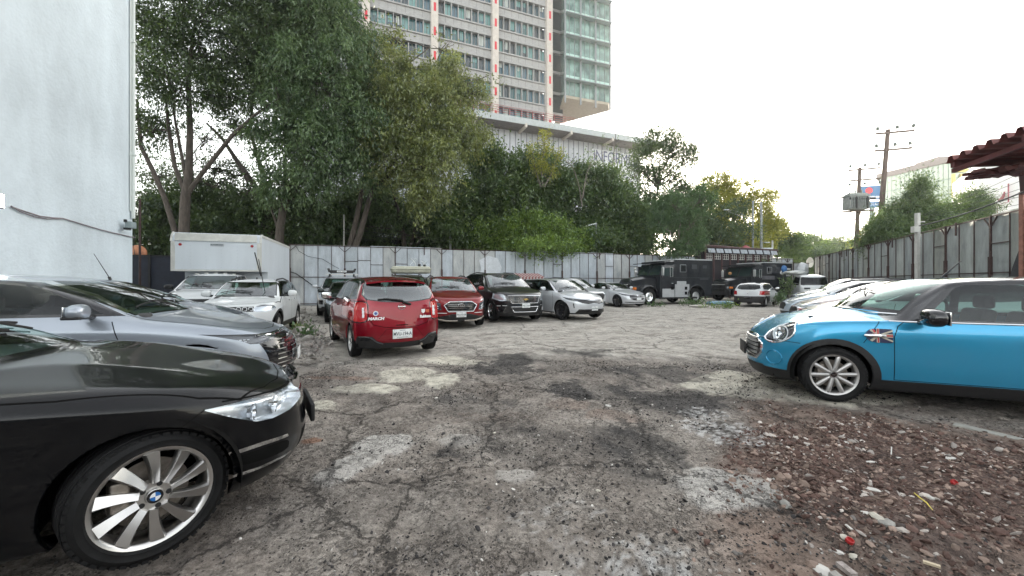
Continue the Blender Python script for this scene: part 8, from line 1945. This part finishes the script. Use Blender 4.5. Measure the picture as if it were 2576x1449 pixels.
# ------------------------------------------------ things on and around the far vehicles
silv = mat('silver_tarp', (.50, .52, .54), .3, metal=.5, bump=(9, 1.0, .1)); wbag = mat('white_bag', (.62, .63, .62), .7, bump=(6, 1.0, .1))
def lumpy(name, label, cat, c, r, scl, m, seed, amp=.22, group=None, n=3, rot=0):
    rnd = random.Random(seed); bm = bmesh.new(); bmesh.ops.create_icosphere(bm, subdivisions=n, radius=1.0); off = [(rnd.uniform(-9, 9), rnd.uniform(-9, 9)) for _ in range(3)]
    for v in bm.verts:
        x, y, z = v.co; k = 1 + amp * 2 * (float(fbm(np.array(x * 1.6 + off[0][0]), np.array(y * 1.6 + z * 1.3 + off[0][1]), 3, seed)) - .5)
        v.co = Vector((x * scl[0], y * scl[1], z * scl[2])) * r * k
    V, F_ = bmdata(bm); o = MB().add(V, F_, m, n > 1).build(name, None, None, c, rot); tag(o, label, cat, group); return o
vx, vy = 21.3, 28.0
lumpy('white_sack', 'crumpled white sack lying on the roof of the boxy white van', 'sack', (vx - .3, vy + .6, 2.12), .5, (1.5, 1.0, .35), wbag, 3, .4)
lumpy('silver_tarpaulin', 'crumpled silver tarpaulin heaped on the roof of the boxy white van', 'tarpaulin', (vx + .1, vy + .5, 2.42), .42, (.9, .7, 1.0), silv, 31, .5, None, 2)
o = lumpy('blue_tarpaulin', 'small blue tarpaulin behind the silver tarpaulin above the white van', 'tarpaulin', (vx - .7, vy + 1.2, 2.4), .3, (.7, .5, .9), mat('blue_tarp', (.03, .12, .30), .6), 8, .3)
cb = MB().box((0, 0, 0), (1.1, 1.62, .30), mat('cream_canvas', (.40, .40, .33), .8, var=(4, .12), bump=(5, 1.0, .08)), bev=.09).box((0, 0, .03), (1.16, 1.68, .05), bpy.data.materials['cream_canvas'], bev=.02).build('cargo_bag'); tag(cb, 'cream canvas cargo bag with two black knobs, showing above the cherry red hatchback', 'bag')
cb.location = (-4.45, 16.9, 1.93); cb.rotation_euler = (0, 0, R(ROWA))
kn = MB().cyl((0, .38, .16), (0, .38, .27), .06, M['black'], 10).cyl((0, .60, .14), (0, .60, .25), .06, M['black'], 10).build('knob', None, cb)
# striped awning behind the big dark SUV
aw_ = empty('striped_awning', (1.05, 24.3, 0), R(20)); tag(aw_, 'small red and white scalloped awning seen over the roof of the dark grey SUV', 'awning')
rw_, ww_ = mat('awning_red', (.20, .05, .05), .7), mat('awning_white', (.38, .32, .31), .7); mb = MB(); n = 16
for k in range(n):
    u0, u1 = -.85 + 1.7 * k / n, -.85 + 1.7 * (k + 1) / n
    mb.add([(u0, -.5, 1.74), (u1, -.5, 1.74), (u1, .5, 1.98), (u0, .5, 1.98)], [(0, 1, 2, 3)], rw_ if k % 2 else ww_)
    mb.add([(u0, -.5, 1.74), (u1, -.5, 1.74), (u1, -.5, 1.62), ((u0 + u1) / 2, -.5, 1.56), (u0, -.5, 1.62)], [(0, 1, 2, 3, 4)], ww_ if k % 2 else rw_)
mb.build('canopy', None, aw_, fixn=False)
for x in (-.82, .82): MB().bar((x, .45, 0), (x, .45, 1.96), .04, .04, M['gal2']).bar((x, -.48, 0), (x, -.48, 1.72), .04, .04, M['gal2']).build('leg', None, aw_)
# plastic jug, blue sheet, slabs near the trucks
o = MB().lathe([(.001, 0), (.13, 0), (.15, .05), (.15, .38), (.06, .48), (.05, .54), (.001, .54)], (0, 0, 0), 'Z', 14, wbag).build('plastic_drum', None, None, gr(1951, 770) + Vector((0, .6, 0))); tag(o, 'small white plastic drum beside the old white hatchback', 'drum')
lumpy('blue_sheet', 'crumpled blue plastic sheet on the ground between the armoured truck and the old white hatchback', 'plastic sheet', gr(1775, 768) + Vector((1.6, 1.2, .08)), .8, (1.2, .5, .18), mat('blue_plastic', (.16, .30, .42), .4), 21, .4)
lumpy('broken_slab', 'pale broken slab lying by the rear wheel of the nearer armoured truck', 'slab', gr(1760, 772) + Vector((0, 0, .05)), .6, (1.0, .35, .14), mat('slab_grey', (.42, .40, .36), .9), 22, .2, n=2)
# weeds: leafy clumps
def weed(label, px, py, w_, h_, n, lm, seed, group='weeds'):
    c = gr(px, py); rng = np.random.default_rng(seed); root = empty('weed_clump', c); tag(root, label, 'weed', group)
    bl = [(w_ * (rng.uniform() - .5), w_ * .4 * (rng.uniform() - .5), h_ * .5, w_ * .3, w_ * .25, h_ * .5, 1) for _ in range(5)]
    crown(root, rng, bl, n, .13, lm, droop=-.5, sub=8, clump=.10, aspect=.4, out=.8); rnd = random.Random(seed); mb = MB()
    for k in range(8): mb.tube([(rnd.uniform(-.3, .3) * w_, rnd.uniform(-.1, .1) * w_, -.03), (rnd.uniform(-.4, .4) * w_, rnd.uniform(-.2, .2) * w_, h_ * rnd.uniform(.5, 1))], .006, bark2, 4)
    mb.build('stem', None, root)
weed('green weeds by the front wheel of the nearer armoured truck', 1650, 770, .9, .14, 160, 'feather', 1)
weed('spreading weeds under the gap between the two armoured trucks', 1745, 768, 1.6, .30, 420, 'feather', 2)
weed('weeds at the left rear corner of the old white hatchback', 1815, 774, 1.7, .20, 380, 'lime', 3)
weed('tall light green weeds to the right of the old white hatchback', 1952, 770, .7, .6, 450, 'feather', 4)
weed('tall dark plant behind the old white hatchback, at the end of the second armoured truck', 1984, 762, .8, 1.8, 600, 'mid', 5)
weed('small weed growing out of the rubble right of the silver-blue saloon', 768, 848, .4, .2, 130, 'feather', 6)
weed('second low weed in the rubble beside the white hatchback', 752, 830, .4, .14, 80, 'olive', 7)
# rubble and kerb blocks on the left
rub = mat('rubble_grey', (.34, .32, .29), .9, var=(8, .3), bump=(20, .6, .02))
rnd = random.Random(77)
for i, (px, py, s, lb) in enumerate([(748, 812, .17, 'pale concrete block standing on edge in the rubble beside the white hatchback'), (757, 800, .13, 'flat kerb block behind the upright concrete block'), (760, 788, .13, 'farther flat kerb block in line toward the back fence'), (764, 779, .12, 'farthest kerb block in line toward the back fence'), (757, 838, .16, 'broad flat rubble slab in front of the small weed'), (775, 858, .13, 'broken concrete lump nearest the red hatchback, left of its wheel'), (772, 875, .10, 'small rubble lump near the nose of the silver-blue saloon')]):
    c = gr(px, py); lumpy('concrete_block' if i < 4 else 'rubble_lump', lb, 'concrete block', c + Vector((0, 0, s * .4)), s, (1.3, 1.0, .8 if i else 1.2), rub, 80 + i, .25, None, 2, rnd.uniform(0, 3))
P_, S_ = [], []
for k in range(900):
    px, py = rnd.gauss(775, 22), rnd.gauss(850, 26)
    if py < 770: continue
    c = gr(px, py); P_.append((c.x, c.y, .01)); S_.append(rnd.uniform(.012, .055))
P_ = np.array(P_); S_ = np.array(S_); tt = np.random.default_rng(4).uniform(.6, 1.3, (len(P_), 1)) * np.array([[.30, .28, .26]])
tag(stone_field('rubble_gravel', P_, S_, tt, M['stone'], seed=9), kind='stuff')
# ------------------------------------------------ loose things in the foreground
def on(px, py): c = gr(px, py); c.z = float(ground_z(np.array(c.x), np.array(c.y))); return c
st1 = mat('pale_stone', (.46, .43, .37), .85, var=(20, .25)); st2 = mat('grey_stone', (.27, .26, .24), .9, var=(20, .3)); st3 = mat('dark_stone', (.06, .045, .04), .9); cap = mat('red_plastic', (.42, .03, .03), .4); wpl = mat('white_shard', (.52, .50, .47), .7)
for px, py, r, scl, m, lb, sd_ in [(1977, 1262, .045, (1.3, 1, .75), st2, 'fist-sized grey rock at the corner of the big pale concrete patch', 1), (1505, 1223, .024, (1.2, .9, .6), st1, 'cream pebble lying alone on the asphalt in the lower middle', 2), (1877, 959, .036, (1.5, 1, .55), st3, 'dark stone on the pale slab in front of the blue hatchback', 3),
                                (2065, 1415, .045, (1.6, 1, .45), wpl, 'white flat shard near the bottom edge, below the red bottle cap', 4), (2230, 1315, .052, (1.3, 1, .5), st2, 'flat grey stone in the red gravel, right of centre', 5), (2205, 1300, .045, (1.4, .9, .4), st1, 'pinkish flat stone touching the flat grey stone in the gravel', 6), (2268, 1322, .035, (1.2, .9, .6), st3, 'dark rounded stone right of the flat grey stone in the gravel', 7),
                                (2125, 1345, .030, (1.1, .9, .6), st1, 'cream stone just left of the red bottle cap', 8), (2108, 1374, .026, (1.3, .9, .5), wpl, 'white oval pebble below the red bottle cap', 9), (2146, 1383, .026, (1.2, .9, .6), st1, 'tan pebble below and right of the red bottle cap', 10), (2264, 1146, .030, (1.5, .7, .3), wpl, 'white sliver in the red gravel, upper part', 11), (2190, 1160, .034, (1.7, .6, .3), wpl, 'long white sliver near the left part of the red gravel', 12), (2130, 1105, .03, (1.6, .8, .3), wpl, 'white sliver at the upper left edge of the red gravel', 13), (2200, 1231, .036, (1.6, .8, .35), wpl, 'largest white shard in the middle of the red gravel', 14), (1243, 1082, .02, (1.4, .9, .5), st1, 'small cream pebble in the centre left of the asphalt', 15), (1530, 1015, .05, (1.3, .7, .25), wpl, 'flat white fragment in the middle distance', 16), (2390, 1150, .04, (1.6, .8, .3), wpl, 'white flat piece with a pink corner in the right gravel', 17), (2340, 1250, .032, (1.1, .9, .7), wpl, 'whitish lump above the yellow strip', 18), (2175, 1290, .024, (1.2, .9, .5), wpl, 'crumpled white scrap right of the big grey rock', 19)]:
    c = on(px, py); r *= .72; lumpy('stone' if m in (st1, st2, st3) else 'white_shard', lb, 'stone' if m in (st1, st2, st3) else 'shard', c + Vector((0, 0, r * scl[2] * .35)), r, scl, m, 100 + sd_, .45, None, 2, sd_ * 1.3)
def capo(px, py, lb, tilt):
    c = on(px, py); o = MB().lathe([(.001, .003), (.013, .003), (.0145, .0), (.0155, .002), (.015, .014), (.012, .0155), (.0115, .006), (.001, .006)], (0, 0, 0), 'Z', 24, cap).build('bottle_cap', None, None, c + Vector((0, 0, .006))); o.rotation_euler = (tilt, .1, 0); o.scale = (1.25,) * 3; tag(o, lb, 'bottle cap', 'red bottle caps')
capo(2136, 1356, 'red bottle cap lying open side up near the bottom right', .35); capo(2397, 1217, 'broken red bottle cap farther back in the right gravel', 1.0)
o = MB().tube([on(2300, 1243) + Vector((0, 0, .02)), on(2312, 1255) + Vector((0, 0, .028)), on(2330, 1272) + Vector((0, 0, .024)), on(2346, 1288) + Vector((0, 0, .018))], [.003, .004, .004, .002], mat('yellow_plastic', (.72, .60, .12), .4), 5).build('yellow_strip'); tag(o, 'thin yellow plastic strip lying in the red gravel', 'plastic strip')
for (a, b, r_, m, nm, lb) in [((2242, 1138), (2243, 1120), .004, wpl, 'white_stick', 'short white stick standing in the upper gravel'), ((2322, 1408), (2366, 1424), .009, mat('pale_wood', (.50, .42, .30), .8), 'wood_splinter', 'pale wooden splinter near the bottom right edge'), ((2110, 1403), (2150, 1432), .018, mat('grey_driftwood', (.33, .29, .27), .9, var=(30, .4)), 'wood_chip', 'weathered grey wood chip at the bottom edge'), ((2092, 1430), (2130, 1455), .022, st2, 'concrete_shard', 'grey broken concrete piece cut by the bottom edge'), ((2128, 1343 - 22), (2144, 1335), .006, wpl, 'white_chip', 'small white chip above the red bottle cap')]:
    o = MB().bar(on(*a) + Vector((0, 0, .015)), on(*b) + Vector((0, 0, .012)), r_ * 2, r_ * 1.2, m).build(nm); tag(o, lb, nm.split('_')[-1])
# thin concrete kerb line at the right
o = MB().bar(on(2400, 1062) + Vector((0, 0, .0)), on(2640, 1112) + Vector((0, 0, -.01)), .11, .02, mat('kerb_pale', (.30, .29, .26), .85, var=(9, .2))).build('kerb_strip'); tag(o, kind='structure')
# unseen dark wall added behind the viewer to darken what the near cars mirror
sw = empty('reflection_wall', (0, -8.5, 0)); tag(sw, 'unseen dark wall added behind the viewer to darken reflections in the near cars', 'wall')
MB().box((1, 0, 1.5), (34, .3, 3.0), mat('reflection_wall_dark', (.055, .055, .06), .8, var=(.8, .4))).build('wall_panel', None, sw)
# ---------------------------------------------------------------- haze
hz = MB().box((300, 600, 44), (2500, 1900, 100)).build('haze'); tag(hz, kind='stuff')
hm_ = bpy.data.materials.new('haze'); hm_.use_nodes = True; t_ = hm_.node_tree; t_.nodes.clear(); pv = _n(t_, 'ShaderNodeVolumePrincipled'); pv.inputs['Density'].default_value = .0007; pv.inputs['Color'].default_value = (.9, .92, .95, 1); pv.inputs['Anisotropy'].default_value = .5
o_ = _n(t_, 'ShaderNodeOutputMaterial'); t_.links.new(pv.outputs[0], o_.inputs['Volume']); hz.data.materials.append(hm_)
